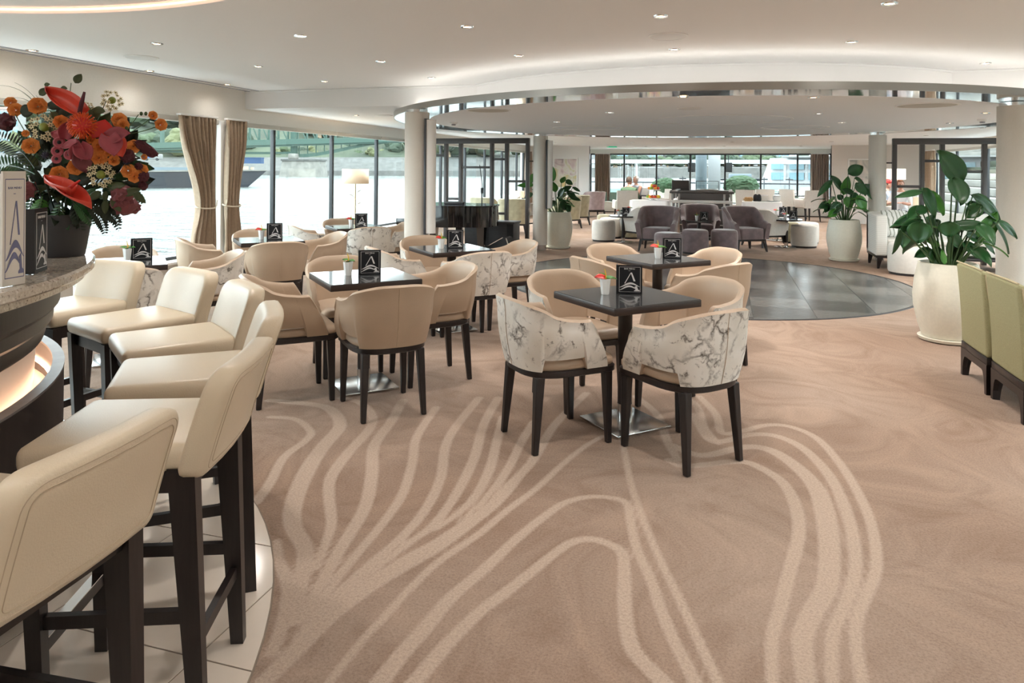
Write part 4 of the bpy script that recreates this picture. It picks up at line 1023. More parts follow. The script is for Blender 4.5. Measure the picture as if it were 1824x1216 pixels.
# pink blooms with dark eyes
for x, y, r in ((640, 750, 55), (620, 845, 55), (750, 885, 52), (610, 930, 46)):
    p = bq(*CA(x, y), -.185); b = MB(); R_ = orient(TOCAM + RIGHT * rnd.uniform(-.3, .1)); rr = r / 6.08 / 466
    b.mi = 0; b.lathe([(rr * .25, -rr), (rr, -rr * .3), (rr * 1.02, 0), (rr * .75, rr * .12), (rr * .35, -.1 * rr)], 16); b.mi = 1; b.ell((0, 0, 0), rr * .36, None, 8, 6)
    o = bobj(b, 'pink_bloom', ['flower_pink', 'flower_eye']); o.matrix_local = Matrix.Translation(p) @ R_.to_4x4()
# anthuriums
def spathe(p0, p1, wd, m, face, name='anthurium', cup=.15, curl=.1, dd0=-.16, dd1=-.16):
    a, c = bq(*p0, dd0), bq(*p1, dd1); b = MB(); heart(b, a, (c - a).length, wd, c - a, face, cup, curl, 10, 8); return bobj(b, name, m, .0014)
F1 = TOCAM
spathe(CA(850, 430), CA(485, 150), .085, 'flower_coral', F1 + RIGHT * .7, cup=.28, curl=.12)
MB_ = MB(); MB_.tube([bq(*CA(860, 440), -.18), bq(*CA(885, 320), -.185), bq(*CA(915, 205), -.18)], [.0075, .0075, .004], 8); bobj(MB_, 'spadix', 'flower_maroon')
spathe(CA(1090, 690), CA(1135, 505), .092, 'flower_red', F1 - RIGHT * .2, cup=.1)
spathe(CA(1200, 690), CA(1330, 900), .085, 'flower_coral', F1 + Vector((0, 0, .4)), cup=.1)
spathe(CA(1180, 700), CA(1395, 640), .075, 'flower_pink', F1 + Vector((0, 0, .5)), cup=.2); spathe(CA(1180, 690), CA(1240, 890), .085, 'flower_pink', F1 + RIGHT * .2, cup=.15, dd0=-.18, dd1=-.2)
spathe(CA(700, 700), CA(730, 530), .055, 'flower_pink', F1, cup=.3, dd0=-.18, dd1=-.16); spathe(CA(700, 690), CA(550, 640), .05, 'flower_pink', F1 + Vector((0, 0, .4)), cup=.2)
spathe(CA(830, 900), CA(850, 740), .06, 'flower_pink', F1 + Vector((0, 0, .6)), cup=.3, dd0=-.19, dd1=-.21); spathe(CA(860, 800), CA(980, 940), .07, 'flower_pink', F1 + RIGHT * .3, cup=.3, dd0=-.20, dd1=-.19); spathe(CA(820, 760), CA(660, 800), .045, 'flower_pink', F1 + Vector((0, 0, .7)), cup=.2, dd0=-.2, dd1=-.2)
spathe(CA(870, 880), CA(930, 1080), .07, 'flower_dusky', F1, cup=.2, dd0=-.18, dd1=-.17)
spathe(CB(760, 380), CB(480, 250), .06, 'flower_coral', Vector((0, 0, 1)) + F1 * .6, cup=.35, curl=.0, dd0=-.22, dd1=-.18)
spathe(CB(680, 360), CB(990, 505), .075, 'flower_coral', Vector((0, 0, 1)) + F1 * .7, cup=.30, curl=.1, dd0=-.20, dd1=-.23)
MB_ = MB(); MB_.tube([bq(*CB(690, 390), -.22), bq(*CB(780, 310), -.24), bq(*CB(865, 250), -.24)], [.008, .007, .003], 8); bobj(MB_, 'spadix', 'flower_red')
# named eucalyptus leaves
for x, y, L, dx, dy, m in ((815, 110, 16, .6, -1, 'leaf_olive'), (430, 240, 15, .6, -.6, 'leaf_olive'), (520, 330, 20, .9, .3, 'leaf_dark'), (610, 500, 17, 1, .1, 'leaf_olive'), (1010, 400, 17, 1, .1, 'leaf_olive'), (1000, 500, 18, .3, -1, 'leaf_olive'), (310, 540, 14, .5, .6, 'leaf_olive'), (560, 420, 14, .6, .8, 'leaf_olive'), (480, 130, 8, 1, -.2, 'leaf_olive'), (660, 160, 9, 1, .1, 'leaf_olive')):
    b = MB(); p = bq(*CA(x, y), -.12); d = RIGHT * dx + Vector((0, 0, -dy)); leaf(b, p, L / 466 * 1.2, L / 466 * .9, d, TOCAM + Vector((rnd.uniform(-.4, .4), 0, .2)), .08, .15); bobj(b, 'leaf', m, .0008)
for x, y, L, dx, dy in ((1170, 330, 27, 1, -.2), (1330, 400, 28, 1, -.3), (1100, 370, 26, -1, .6), (1140, 360, 18, .0, 1), (1140, 460, 22, .0, 1), (1210, 450, 24, .7, 1), (1450, 380, 24, 1, .9)):
    b = MB(); p = bq(*CB(x, y), -.13); d = RIGHT * dx + Vector((0, 0, -dy)); leaf(b, p, L / 466 * 1.15, L / 466 * .52, d, TOCAM + Vector((rnd.uniform(-.3, .3), 0, .2)), .1, .1); bobj(b, 'leaf', 'leaf_olive', .0008)
b = MB(); leaf(b, bq(*CA(220, 420), -.05), .055, .050, RIGHT + Vector((0, 0, .15)), TOCAM, .05, .1); bobj(b, 'leaf', 'leaf_dark', .001)
# foliage body
for k in range(175):
    a = rnd.uniform(0, 2 * PI); q = math.sqrt(rnd.uniform(0.0, 1)); px, py = CEN[0] + 118 * q * math.cos(a), CEN[1] + 12 + 100 * q * math.sin(a)
    p = bq(px, py, rnd.uniform(-.09, .10)); d = (p - Vector((0, 0, .25))).normalized() + Vector((rnd.uniform(-.5, .5), rnd.uniform(-.5, .5), rnd.uniform(-.4, .4)))
    b = MB(); L = rnd.uniform(.07, .12); leaf(b, p - d.normalized() * L * .5, L, L * rnd.uniform(.35, .6), d, TOCAM + Vector((rnd.uniform(-.8, .8), rnd.uniform(-.8, .8), rnd.uniform(0, 1))), .1, .2, 6, 2); bobj(b, 'leaf', rnd.choice(['leaf_dark', 'leaf_dark', 'leaf_deep', 'leaf_olive']), .0008)
# fronds: palm to the left, fern to the lower right, grass
def frond(p0, p1, p2, n, L, wd, m, name, droop=.3):
    P0, P1, P2 = bq(*p0), bq(*p1), bq(*p2); Q = lambda t: P0 * (1 - t) ** 2 + P1 * 2 * t * (1 - t) + P2 * t * t
    b = MB(); b.tube([Q(i / 10) for i in range(11)], [.0022 * (1 - .07 * i) for i in range(11)], 5)
    for k in range(1, n):
        t = k / n; T = (Q(min(1, t + .02)) - Q(t - .02)).normalized(); sd_ = T.cross(TOCAM).normalized(); l = L * math.sin(PI * (.12 + .8 * t)) ** .8
        for s_ in (-1, 1): leaf(b, Q(t), l, wd * l, T * .75 + sd_ * s_, TOCAM, .1, droop, 4, 2)
    return bobj(b, name, m)
frond((62, 300), (30, 250), (-12, 243), 16, .075, .10, 'leaf_dark', 'palm_frond'); frond((62, 310), (20, 285), (-25, 300), 16, .075, .10, 'leaf_deep', 'palm_frond'); frond((62, 325), (25, 320), (-18, 335), 14, .065, .11, 'leaf_deep', 'palm_frond'); frond((70, 340), (30, 345), (2, 342), 12, .06, .12, 'leaf_deep', 'palm_frond')
frond((150, 360), (195, 375), (215, 400), 14, .040, .32, 'leaf_dark', 'fern_frond'); frond((150, 355), (205, 365), (212, 412), 14, .036, .32, 'leaf_dark', 'fern_frond'); frond((150, 360), (185, 385), (187, 418), 14, .036, .34, 'leaf_dark', 'fern_frond'); frond((190, 330), (235, 335), (258, 362), 12, .035, .34, 'leaf_deep', 'fern_frond'); frond((130, 360), (150, 375), (166, 402), 12, .036, .3, 'leaf_deep', 'fern_frond'); frond((60, 345), (50, 375), (52, 395), 10, .04, .3, 'leaf_deep', 'fern_frond')
frond((110, 360), (100, 385), (97, 410), 10, .04, .25, 'leaf_deep', 'fern_frond'); frond((130, 362), (140, 390), (146, 420), 10, .04, .2, 'leaf_dark', 'fern_frond'); frond((75, 350), (72, 375), (60, 390), 10, .05, .25, 'leaf_fresh', 'fern_frond')
for p0, p1, p2 in (((95, 240), (60, 150), (-5, 152)), ((95, 235), (70, 165), (26, 147)), ((90, 235), (60, 160), (12, 178)), ((100, 240), (62, 175), (40, 165)), ((110, 230), (95, 200), (64, 170))):
    P0, P1, P2 = bq(*p0), bq(*p1), bq(*p2); b = MB(); b.tube([P0 * (1 - t) ** 2 + P1 * 2 * t * (1 - t) + P2 * t * t for t in [i / 12 for i in range(13)]], [.0016 * (1 - .06 * i) for i in range(13)], 5); bobj(b, 'grass_blade', 'leaf_olive')
# stems of the outer blooms
for a, c in (((215, 240), CA(1500, 450)), ((215, 245), CA(1640, 480)), ((215, 240), CA(1720, 570)), ((205, 245), CA(1280, 550)), ((60, 255), CA(150, 420)), ((60, 260), CA(115, 340)), ((160, 240), CA(1150, 300)), ((60, 270), CA(250, 640)), ((122, 180), CA(770, 110)), ((70, 250), CA(400, 370))):
    b = MB(); P0, P2 = bq(*a), bq(*c); P1 = (P0 + P2) / 2 + Vector((0, 0, -.012)); b.tube([P0 * (1 - t) ** 2 + P1 * 2 * t * (1 - t) + P2 * t * t for t in [i / 6 for i in range(7)]], .0016, 5); bobj(b, 'stem', 'stem_green')
for x, y in ((1530, 440), (1580, 440), (1370, 600)):
    b = MB(); b.ell(bq(*CA(x, y)), (.006, .006, .008)); bobj(b, 'bud', 'stem_green')
# many short stalks gather in the vase neck
b = MB()
for k in range(16):
    a = k * 2.4; b.tube([(.04 * math.cos(a), .04 * math.sin(a), .10), (.06 * math.cos(a), .06 * math.sin(a), .18), (.14 * math.cos(a), .14 * math.sin(a), .30)], .003, 5)
o = bobj(b, 'stalk_bundle', 'leaf_dark')

# ================================================================== MENUS STANDING ON THE BAR
def bar_menu(label, px0, px1, ybase, w, h, cover, ink, t=.008):
    a, c = at(*px0, ZB), at(*px1, ZB); d = (c - a); ang = math.atan2(d.y, d.x)
    o = thing('menu_booklet', label, 'menu', a, ang, 'menus on the bar')
    menu_panel(o, w, h, cover, ink, t, ts=w * .12); return o
o = bar_menu('tall cream menu with blue letter A emblem standing on the bar', (4, 512), (37, 506), 0, .075, .325, 'menu_cream', 'print_blue'); MB().b2((.002, .010, .004), (.072, .022, .318)).build('pages', 'menu_cream', o, smooth=False)
o = bar_menu('navy menu with thin border line behind the cream one on the bar', (35, 480), (58, 487), 0, .09, .20, 'menu_navy', 'print_white')
o = bar_menu('black menu with letter A emblem beside the vase on the bar', (62, 488), (92, 477), 0, .105, .205, 'menu_dark', 'print_white'); MB().b2((-.004, .0, .0), (.004, .06, .205), .001).build('spine', 'matte_black', o, smooth=False)
# ================================================================== CURTAINS
def curtain(label, p_top0, p_top1, z0, z1, m, axis='Y', fixed=None, tie=None, depth=.05, folds=9, p_bot=None, rope=True):
    """hanging pleated cloth; runs along axis from a to b; tie = (height, a, b) where it is gathered"""
    root = thing('curtain', label, 'curtain', (0, 0, 0), 0, 'window curtains')
    nu, nv = folds * 8, 26; b = MB(); rows = []
    for j in range(nv + 1):
        v = j / nv; z = lerp(z1, z0, v)
        a, c = p_top0, p_top1; amp = depth * (.55 + .45 * min(1, v * 6))
        if tie:
            tz, ta, tb = tie; tv = (z1 - tz) / (z1 - z0)
            if v <= tv: f = smooth(0, 1, v / tv) ** 1.15
            else: f = 1 - .28 * smooth(0, 1, (v - tv) / (1 - tv) * 1.3)
            a, c = lerp(a, ta, f), lerp(c, tb, f)
        row = []
        for i in range(nu + 1):
            u = i / nu; w = amp * math.sin(u * folds * 2 * PI + .5 * math.sin(v * 3 + u * 9)) + .012 * math.sin(u * 31 + v * 4)
            pos = lerp(a, c, u)
            row.append((fixed + w, pos, z) if axis == 'Y' else (pos, fixed + w, z))
        rows.append(row)
    b.grid(rows); solidify(b.build('cloth', m, root, ang=80), .004)
    b = MB(); 
    if axis == 'Y': b.b2((fixed - .03, min(p_top0, p_top1), z1 - .002), (fixed + .03, max(p_top0, p_top1), z1 + .02), .004)
    else: b.b2((min(p_top0, p_top1), fixed - .03, z1 - .002), (max(p_top0, p_top1), fixed + .03, z1 + .02), .004)
    b.build('track', 'white_paint', root)
    if tie and rope:
        tz, ta, tb = tie; b = MB(); cx, rx = (ta + tb) / 2, abs(tb - ta) / 2 + .012
        hook = p_top1 if abs(p_top1 - cx) < abs(p_top0 - cx) else p_top0
        pts_ = [(fixed + .07 * math.sin(t), cx + rx * math.cos(t), tz - .02 * math.sin(t)) for t in [2 * PI * i / 24 for i in range(25)]]
        b.tube(pts_, .009, 6); b.tube([(fixed + .03, cx + (rx if hook > cx else -rx), tz), (fixed + .02, hook, tz + .07)], .007, 6); b.build('tie_rope', 'rope_cream', root)
    return root
YC = lambda px: atX(px, 300, -5.86)[1]
curtain('taupe curtain tied back left of the white window post', YC(317), YC(385), .44, 2.07, 'curtain_taupe', 'Y', -5.86, (1.02, YC(352), YC(381)), .045, 9)
curtain('narrow taupe curtain tied back right of the white window post', YC(402), YC(440), .44, 2.07, 'curtain_taupe', 'Y', -5.86, (1.02, YC(401), YC(426)), .04, 6)
curtain('taupe curtain at the window seen just left of the thick left column', 13.0, 13.35, .44, 2.06, 'curtain_taupe', 'Y', -5.88, None, .04, 6)
xa = lambda px: atY(px, 300, YF - .3)[0]
curtain('brown curtain at the left end of the far windows', xa(1059), xa(1086), .38, 2.07, 'curtain_brown', 'X', YF - .25, None, .05, 8)
curtain('brown curtain at the right end of the far windows', xa(1444), xa(1477), .38, 2.07, 'curtain_brown', 'X', YF - .25, None, .05, 8)
curtain('brown curtain at the left wall end, seen beside the far left column', 21.0, 21.6, .44, 2.06, 'curtain_brown', 'Y', -5.85, None, .05, 7)
curtain('tan curtain behind the right black divider', 20.7, 21.4, .44, 2.06, 'curtain_taupe', 'Y', 5.2, None, .05, 7)

# ================================================================== FLOOR LAMP BY THE WINDOW
lp = atX(633, 330, -5.55); lamp = thing('floor_lamp', 'floor lamp with a drum shade and gold twig stem by the left window', 'floor lamp', (lp.x, lp.y, 0))
MB().lathe([(.15, 0), (.15, .012), (.03, .025), (.012, .04)], 28).build('base', 'lamp_gold', lamp)
MB().tube([(0, 0, .03), (0, 0, 1.30)], .010, 10).build('pole', 'lamp_gold', lamp)
MB().lathe([(.205, 1.245), (.205, 1.475)], 40, (0, 0, 0), False, False).build('shade', 'lamp_shade', lamp); solidify(lamp.children[-1], .004)
for k in range(5):
    z = .92 + k * .065; a = k * 2.1; b = MB(); b.tube([(0, 0, z - .03), (.05 * math.cos(a), .05 * math.sin(a), z)], .003, 5); leaf(b, (.05 * math.cos(a), .05 * math.sin(a), z), .06, .035, (math.cos(a), math.sin(a), .8), (0, 0, 1), .2, .2, 5, 2); b.build('gold_leaf', 'lamp_gold', lamp)
ld = bpy.data.lights.new('lamp_bulb', 'POINT'); ld.energy = 5; ld.color = (1, .75, .5); ld.shadow_soft_size = .04; lo = bpy.data.objects.new('lamp_bulb', ld); COL.objects.link(lo); lo.parent = lamp; lo.location = (0, 0, 1.36)

# ================================================================== BLACK DIVIDERS
def divider(label, Y, posts, ztop, rails, wd=.062, dp=.10, z0=.0, xend=None):
    r = thing('room_divider', label, 'divider', (posts[0], Y, 0), 0, 'black frame dividers'); X0 = posts[0]
    for x in posts: MB().b2((x - X0 - wd / 2, -dp / 2, z0), (x - X0 + wd / 2, dp / 2, ztop - .10), .004).build('post', 'divider_metal', r)
    MB().b2((-wd / 2, -dp / 2 - .004, ztop - .10), (posts[-1] - X0 + wd / 2, dp / 2 + .004, ztop), .004).build('top_beam', 'divider_metal', r)
    for i, z in rails: MB().b2((posts[i] - X0 + wd / 2, -dp / 2 + .02, z - .022), (posts[i + 1] - X0 - wd / 2, dp / 2 - .02, z + .022), .003).build('crossbar', 'divider_metal', r)
    return r
YD = 12.62; dz = lambda px, py: atY(px, py, YD)[2]
pl_ = [atY(x, 300, YD)[0] for x in (748, 795, 821, 876.5, 903, 940)]
dl = divider('black open-frame divider behind the piano on the left', YD, pl_, 2.07, [(0, dz(780, 276.7)), (1, dz(808, 353.7)), (2, dz(850, 297.8)), (3, dz(890, 283.3)), (3, dz(890, 380)), (4, dz(920, 322.8))])
YD2 = 13.1; dz2 = lambda px, py: atY(px, py, YD2)[2]
pr_ = [atY(x, 300, YD2)[0] for x in (1593, 1642, 1678, 1753, 1815)]
dr = divider('black open-frame divider behind the white sofa on the right', YD2, pr_, 2.045, [(0, dz2(1617, 332)), (1, dz2(1660, 286.7)), (2, dz2(1715, 305)), (3, dz2(1780, 373))])
for z in (dz(945, 287), dz(945, 398)): MB().tube([(pl_[-1] - pl_[0] + .03, 0, z), (-3.26 - .13 - pl_[0], .06, z)], .012, 8).build('tie_rod', 'divider_metal', dl)
z = dz2(1585, 290); MB().tube([(-.03, 0, z), (2.47 + .13 - pr_[0], .06, z)], .012, 8).build('tie_rod', 'divider_metal', dr)

# ================================================================== GRAND PIANO, CONSOLE, MICROPHONE STAND, MONITOR
pc = at(800, 441); piano = thing('grand_piano', 'glossy black grand piano behind the thick left column', 'piano', (-4.30, 11.35, 0), 0)
out = []
for i in range(40):
    a = 2 * PI * i / 40; ca, sa = math.cos(a), math.sin(a); rx = .62 if ca > 0 else .80; ry = .50 + .12 * (1 if ca < 0 else 0)
    e = .62; out.append((rx * math.copysign(abs(ca) ** e, ca), ry * math.copysign(abs(sa) ** e, sa) * (1 - .22 * max(0, ca) * (sa > 0))))
MB().prism(out, .53, .86).build('case', 'piano_black', piano, ang=30)
MB().prism([(x * 1.03, y * 1.03) for x, y in out], .865, .885).build('lid', 'piano_black', piano, ang=30)
MB().b2((-.95, -.58, .55), (-.72, .58, .66), .01).build('keybed', 'piano_black', piano)
for x, y in ((-.7, -.45), (-.7, .45), (.38, -.05)):
    b = MB(); b.taper((x, y, .06), (x, y, .53), (.09, .09), (.14, .14)); b.tube([(x, y, 0), (x, y, .06)], .03, 10); b.build('leg', 'piano_black', piano)
MB().b2((-.30, -.06, .886), (.05, .02, .93), .01).build('music_desk', 'matte_black', piano)
MB().b2((-.1, -.03, .10), (.0, .03, .53), .01).b2((-.16, -.12, .08), (.06, .12, .11), .01).build('pedal_lyre', 'piano_black', piano)
c0 = at(845, 446); con = thing('console_cabinet', 'long dark grey low cabinet behind the stage monitor', 'cabinet', (-3.98, 12.18, 0))
MB().b2((-.50, -.20, .0), (.42, .20, .52), .006).build('body', 'console_grey', con); MB().b2((-.52, -.22, .52), (.44, .22, .555), .006).build('top', 'console_grey', con)
for x in (-.19, .12): MB().b2((x - .15, -.206, .04), (x + .14, -.2, .50), .003).build('door_panel', 'console_grey', con)
MB().b2((.30, -.215, .0), (.42, -.2, .52), .003).build('end_panel', 'matte_black', con)
mm = at(852, 441); mic = thing('microphone_stand', 'thin black microphone stand before the divider', 'microphone stand', (mm.x, 11.75, 0))
mx_ = atY(853, 330, 11.75)[0]; mic.location.x = atY(858, 400, 11.75)[0]
MB().tube([(0, 0, .02), (0, 0, 1.10)], .011, 8).build('pole', 'matte_black', mic); MB().tube([(-.0, 0, .75), (.005, 0, 1.22), (-.045, 0, 1.56)], .007, 8).build('boom', 'matte_black', mic)
for k in range(3):
    a = k * 2 * PI / 3 + .4; MB().tube([(0, 0, .10), (.24 * math.cos(a), .24 * math.sin(a), .012)], .008, 6).build('leg', 'matte_black', mic)
MB().lathe([(.02, 1.06), (.022, 1.16)], 12).build('clutch', 'matte_black', mic); MB().lathe([(.022, .50), (.024, .64)], 12).build('cable_wrap', 'matte_black', mic)
sm = at(895, 441); mon = thing('stage_monitor', 'black wedge stage monitor speaker on the floor', 'speaker', (-3.75, 11.55, 0), -.05)
b = MB(); w = .33
prof = [(-w, 0), (w, 0), (w, .12), (w - .08, .32), (w - .13, .335), (-w, .04)]
b.ringloft([[(x, y, z) for x, z in prof] for y in (-.16, .16)]); b.build('cabinet', 'speaker_grille', mon, smooth=False)
b = MB(); b.bar((-w + .02, -.165, .055), (w - .14, -.165, .335), .012, .012); b.bar((w - .08, -.165, .325), (w, -.165, .12), .03, .012); b.build('edge_trim', 'brushed_steel', mon)

# low music stool behind the column
ps = thing('piano_bench', 'black padded bench behind the left column', 'bench', (-5.35, 11.3, 0)); MB().b2((-.17, -.30, .40), (.17, .30, .48), .02).build('seat', 'matte_black', ps)
for sx in (-1, 1):
    for sy in (-1, 1): MB().taper((sx * .14, sy * .26, 0), (sx * .14, sy * .26, .40), (.03, .03), (.045, .045)).build('leg', 'piano_black', ps)
# ================================================================== PLANTERS WITH LARGE-LEAVED PLANTS
def planter(label, loc, leaves, extra, rs=1.0, seed=1, zt=.69):
    rr = random.Random(seed); t = thing('potted_plant', label, 'plant', loc, 0, 'big planters')
    P = [(.150, .035), (.200, .040), (.235, .14), (.268, .30), (.275, .40), (.262, .54), (.236, .66), (.230, .685), (.215, .690), (.205, .66)]
    MB().lathe([(r * rs, z) for r, z in P], 48).build('pot', 'pot_cream', t, ang=50)
    MB().lathe([(.20 * rs, .004), (.225 * rs, .010), (.235 * rs, .035), (.225 * rs, .040), (.20 * rs, .036)], 48).build('saucer', 'pot_cream', t, ang=50)
    MB().lathe([(.001, .655), (.206 * rs, .655)], 32, (0, 0, 0), False, False).build('soil', 'pot_soil', t)
    L0 = Vector(loc); dC = L0.y and (L0.y / (ray(912, 300)[1])) 
    fwd = Vector((-math.sin(YAW), math.cos(YAW), 0)); dC = L0.dot(fwd)
    for (bx, by, tx, ty, w, m) in leaves:
        dd = rr.uniform(-.13, .13); A = atD(bx, by, dC + dd) - L0; T = atD(tx, ty, dC + dd + rr.uniform(-.10, .06)) - L0; S = Vector((A.x * .25, A.y * .25, .66))
        mid = S.lerp(A, .55) + Vector((0, 0, .03)); b = MB()
        b.tube([S, mid, A], [.009 * rs, .007 * rs, .005 * rs], 6); b.build('stem', 'stem_green', t)
        pxm = dC / F; d = T - A; b = MB(); up = Vector((-fwd.x, -fwd.y, .55)) + Vector((rr.uniform(-.5, .5), rr.uniform(-.3, .3), 0))
        leaf(b, A - d * .06, d.length * 1.20, w * pxm * 1.32, d, up, .16, .08 + rr.uniform(0, .16), 9, 6); solidify(b.build('leaf', m, t, ang=60), .002)
    for k in range(extra):
        a = rr.uniform(0, 2 * PI); q = rr.uniform(.08, .30); h = rr.uniform(.78, 1.05); A = Vector((q * math.cos(a), q * math.sin(a), h)); S = Vector((.3 * A.x, .3 * A.y, .66)); b = MB()
        b.tube([S, S.lerp(A, .6) + Vector((0, 0, .03)), A], [.007, .006, .004], 5); b.build('stem', 'stem_green', t)
        d = Vector((math.cos(a + rr.uniform(-.6, .6)), math.sin(a + rr.uniform(-.6, .6)), rr.uniform(-.5, .8))); b = MB(); L = rr.uniform(.16, .27)
        leaf(b, A, L, L * rr.uniform(.42, .56), d, Vector((-d.x * .3 + rr.uniform(-.4, .4), -d.y * .3, 1)), .14, .35, 8, 6); solidify(b.build('leaf', rr.choice(['leaf_deep', 'leaf_deep', 'leaf_fresh']), t, ang=60), .002)
    return t
LD, LF = 'leaf_deep', 'leaf_fresh'
planter('large cream planter with broad dark leaves beside the green chairs', (1.90, 7.10, 0), [
    (1708, 322, 1680, 271, 36, LD), (1696, 320, 1713, 360, 34, LD), (1732, 350, 1786, 388, 26, LD), (1641, 338, 1671, 383, 26, LD), (1652, 342, 1681, 378, 22, LF), (1642, 342, 1598, 347, 10, LD), (1748, 366, 1722, 386, 20, LD), (1721, 364, 1752, 378, 18, LD),
    (1741, 430, 1776, 382, 24, LF), (1778, 395, 1816, 420, 14, LD), (1770, 398, 1808, 445, 14, LD), (1640, 392, 1604, 420, 24, LD), (1636, 388, 1595, 402, 20, LD), (1602, 410, 1597, 452, 12, LD), (1612, 404, 1610, 437, 18, LD), (1640, 396, 1636, 430, 30, LD), (1650, 388, 1672, 418, 26, LD), (1690, 395, 1690, 420, 26, LD), (1700, 405, 1752, 398, 18, LD), (1712, 400, 1738, 414, 16, LD),
    (1690, 424, 1706, 463, 32, LD), (1670, 442, 1662, 473, 22, LD), (1656, 444, 1632, 456, 14, LD), (1718, 432, 1736, 455, 20, LD), (1734, 456, 1756, 442, 16, LD), (1640, 370, 1620, 384, 16, LD), (1632, 376, 1652, 372, 14, LD), (1752, 430, 1772, 450, 8, LD), (1655, 427, 1668, 440, 16, LF), (1682, 470, 1679, 446, 8, LF), (1690, 415, 1712, 440, 18, LD), (1720, 420, 1745, 424, 16, LD)], 14, 1.0, 3)
planter('cream planter with broad leaves at the far edge of the dance floor', (1.93, 12.95, 0), [
    (1511, 310, 1537, 296, 17, LD), (1497, 337, 1484, 314, 15, LD), (1502, 345, 1511, 317, 13, LF), (1481, 322, 1459, 345, 9, LD), (1540, 330, 1560, 355, 17, LD), (1524, 328, 1541, 346, 18, LD), (1522, 318, 1540, 326, 10, LD), (1476, 363, 1461, 368, 11, LD), (1477, 364, 1470, 377, 9, LD), (1526, 350, 1542, 374, 16, LF), (1495, 362, 1481, 378, 15, LD), (1520, 345, 1502, 338, 10, LD), (1515, 345, 1528, 360, 14, LD), (1507, 352, 1516, 370, 12, LF), (1530, 365, 1545, 378, 13, LD), (1490, 380, 1476, 384, 8, LF), (1500, 355, 1492, 348, 9, LD)], 18, 1.0, 5)
planter('cream planter with glossy leaves beside the far left column', (-3.02, 13.15, 0), [
    (986, 322, 984, 298, 9, LF), (1000, 326, 1006, 315, 8, LF), (1008, 322, 1019, 328, 8, LD), (990, 340, 985, 326, 9, LF), (996, 350, 1004, 336, 10, LD), (1010, 342, 1025, 350, 9, LD), (1014, 350, 1033, 356, 7, LD), (1000, 356, 1008, 374, 10, LD), (1020, 334, 1033, 340, 5, LD), (1002, 340, 1016, 332, 8, LD), (990, 358, 982, 366, 8, LD), (950, 310, 946, 325, 8, LF), (950, 330, 924, 330, 8, LF), (948, 345, 935, 352, 8, LD), (1010, 362, 1014, 378, 9, LD)], 16, 1.0, 8)

# ================================================================== LOUNGE ARMCHAIRS, POUFS, ROUND TABLES
def make_armchair(label, m, group, zs=1.0, legm='dark_wood'):
    t = thing('armchair', label, 'armchair', (0, 0, 0), 0, group)
    b = MB(); nu, nv = 40, 8; W2, bk, fr = .325, .30, .30; th = .085
    def pa(s):
        sg = 1 if s >= 0 else -1; q = abs(s)
        if q <= .58:
            a = q / .58 * PI / 2; e = 2 / 3.0; return sg * W2 * math.sin(a) ** e, -.02 - bk * max(0, math.cos(a)) ** e
        return sg * W2, -.02 + (q - .58) / .42 * (fr + .02)
    def top(s): q = abs(s); return (.80 - .02 * q - .23 * smooth(.42, .80, q) - .04 * smooth(.8, 1, q)) * zs
    def P(s, v, off):
        x, y = pa(s); x1, y1 = pa(min(1, s + 1e-3)); x0, y0 = pa(max(-1, s - 1e-3)); l = math.hypot(x1 - x0, y1 - y0) or 1; nx, ny = (y1 - y0) / l, -(x1 - x0) / l
        f = .05 * v ** 1.2; return Vector((x + nx * (off + f), y + ny * (off + f), lerp(.235, top(s), v)))
    S = [-1 + 2 * i / nu for i in range(nu + 1)]; V = [i / nv for i in range(nv + 1)]
    rows = []
    loopf = lambda s: [P(s, v, 0) for v in V] + [(P(s, 1, 0) + P(s, 1, -th)) / 2 + Vector((0, 0, .022))] + [P(s, v, -th) for v in V[::-1]]
    b.ringloft([loopf(s) for s in S], True, True, True); b.build('shell', m, t, ang=60)
    pl = d_plan(.245, .30, -.235, 8, 3.2); sc = lambda k, z: [(x * k, y * k, z) for x, y in pl]
    b = MB(); b.ringloft([sc(1, .235), sc(1.0, .40), sc(.97, .425), sc(.8, .435), sc(.4, .438)]); b.build('seat_cushion', m, t, ang=60)
    b = MB(); b.b2((-.29, -.26, .195), (.29, .27, .237), .01); b.build('frame', legm, t)
    for sx in (-1, 1):
        for sy in (-1, 1): MB().taper((sx * .30, sy * .285, 0), (sx * .265, sy * .245, .21), (.028, .028), (.050, .050)).build('leg', legm, t)
    return t
def make_pouf(label, m, r=.235, h=.43, base='dark_wood'):
    t = thing('pouf', label, 'pouf', (0, 0, 0), 0, 'round poufs')
    MB().lathe([(r * .97, .035), (r, .06), (r * 1.01, h * .6), (r * .99, h - .05), (r * .93, h - .015), (r * .78, h), (.02, h + .005)], 36).build('cushion', m, t, ang=60)
    MB().lathe([(r * .94, 0), (r * .94, .036)], 36).build('plinth', base, t); MB().lathe([(r * .955, h - .035), (r * .985, h - .032), (r * .97, h - .028)], 36, (0, 0, 0), False, False).build('piping', m, t)
    return t
def make_rtable(label, r=.29, h=.55):
    t = thing('round_table', label, 'table', (0, 0, 0), 0, 'round lounge tables')
    MB().lathe([(r * .98, h - .03), (r, h - .024), (r, h - .004), (r * .985, h)], 40).build('tabletop', 'table_gloss', t); MB().lathe([(.036, .09), (.036, h - .03)], 20).build('pole', 'dark_wood', t)
    MB().lathe([(.038, .012), (.038, .09)], 20).build('sleeve', 'chrome', t); MB().lathe([(r * .72, 0), (r * .72, .008), (r * .68, .013)], 36).build('base_plate', 'chrome', t)
    return t
def place(o, px, py, rz=0.0, sh=(0, 0)):
    p = at(px, py); o.location = (p.x + sh[0], p.y + sh[1], 0); o.rotation_euler = (0, 0, rz); return o
S180 = PI
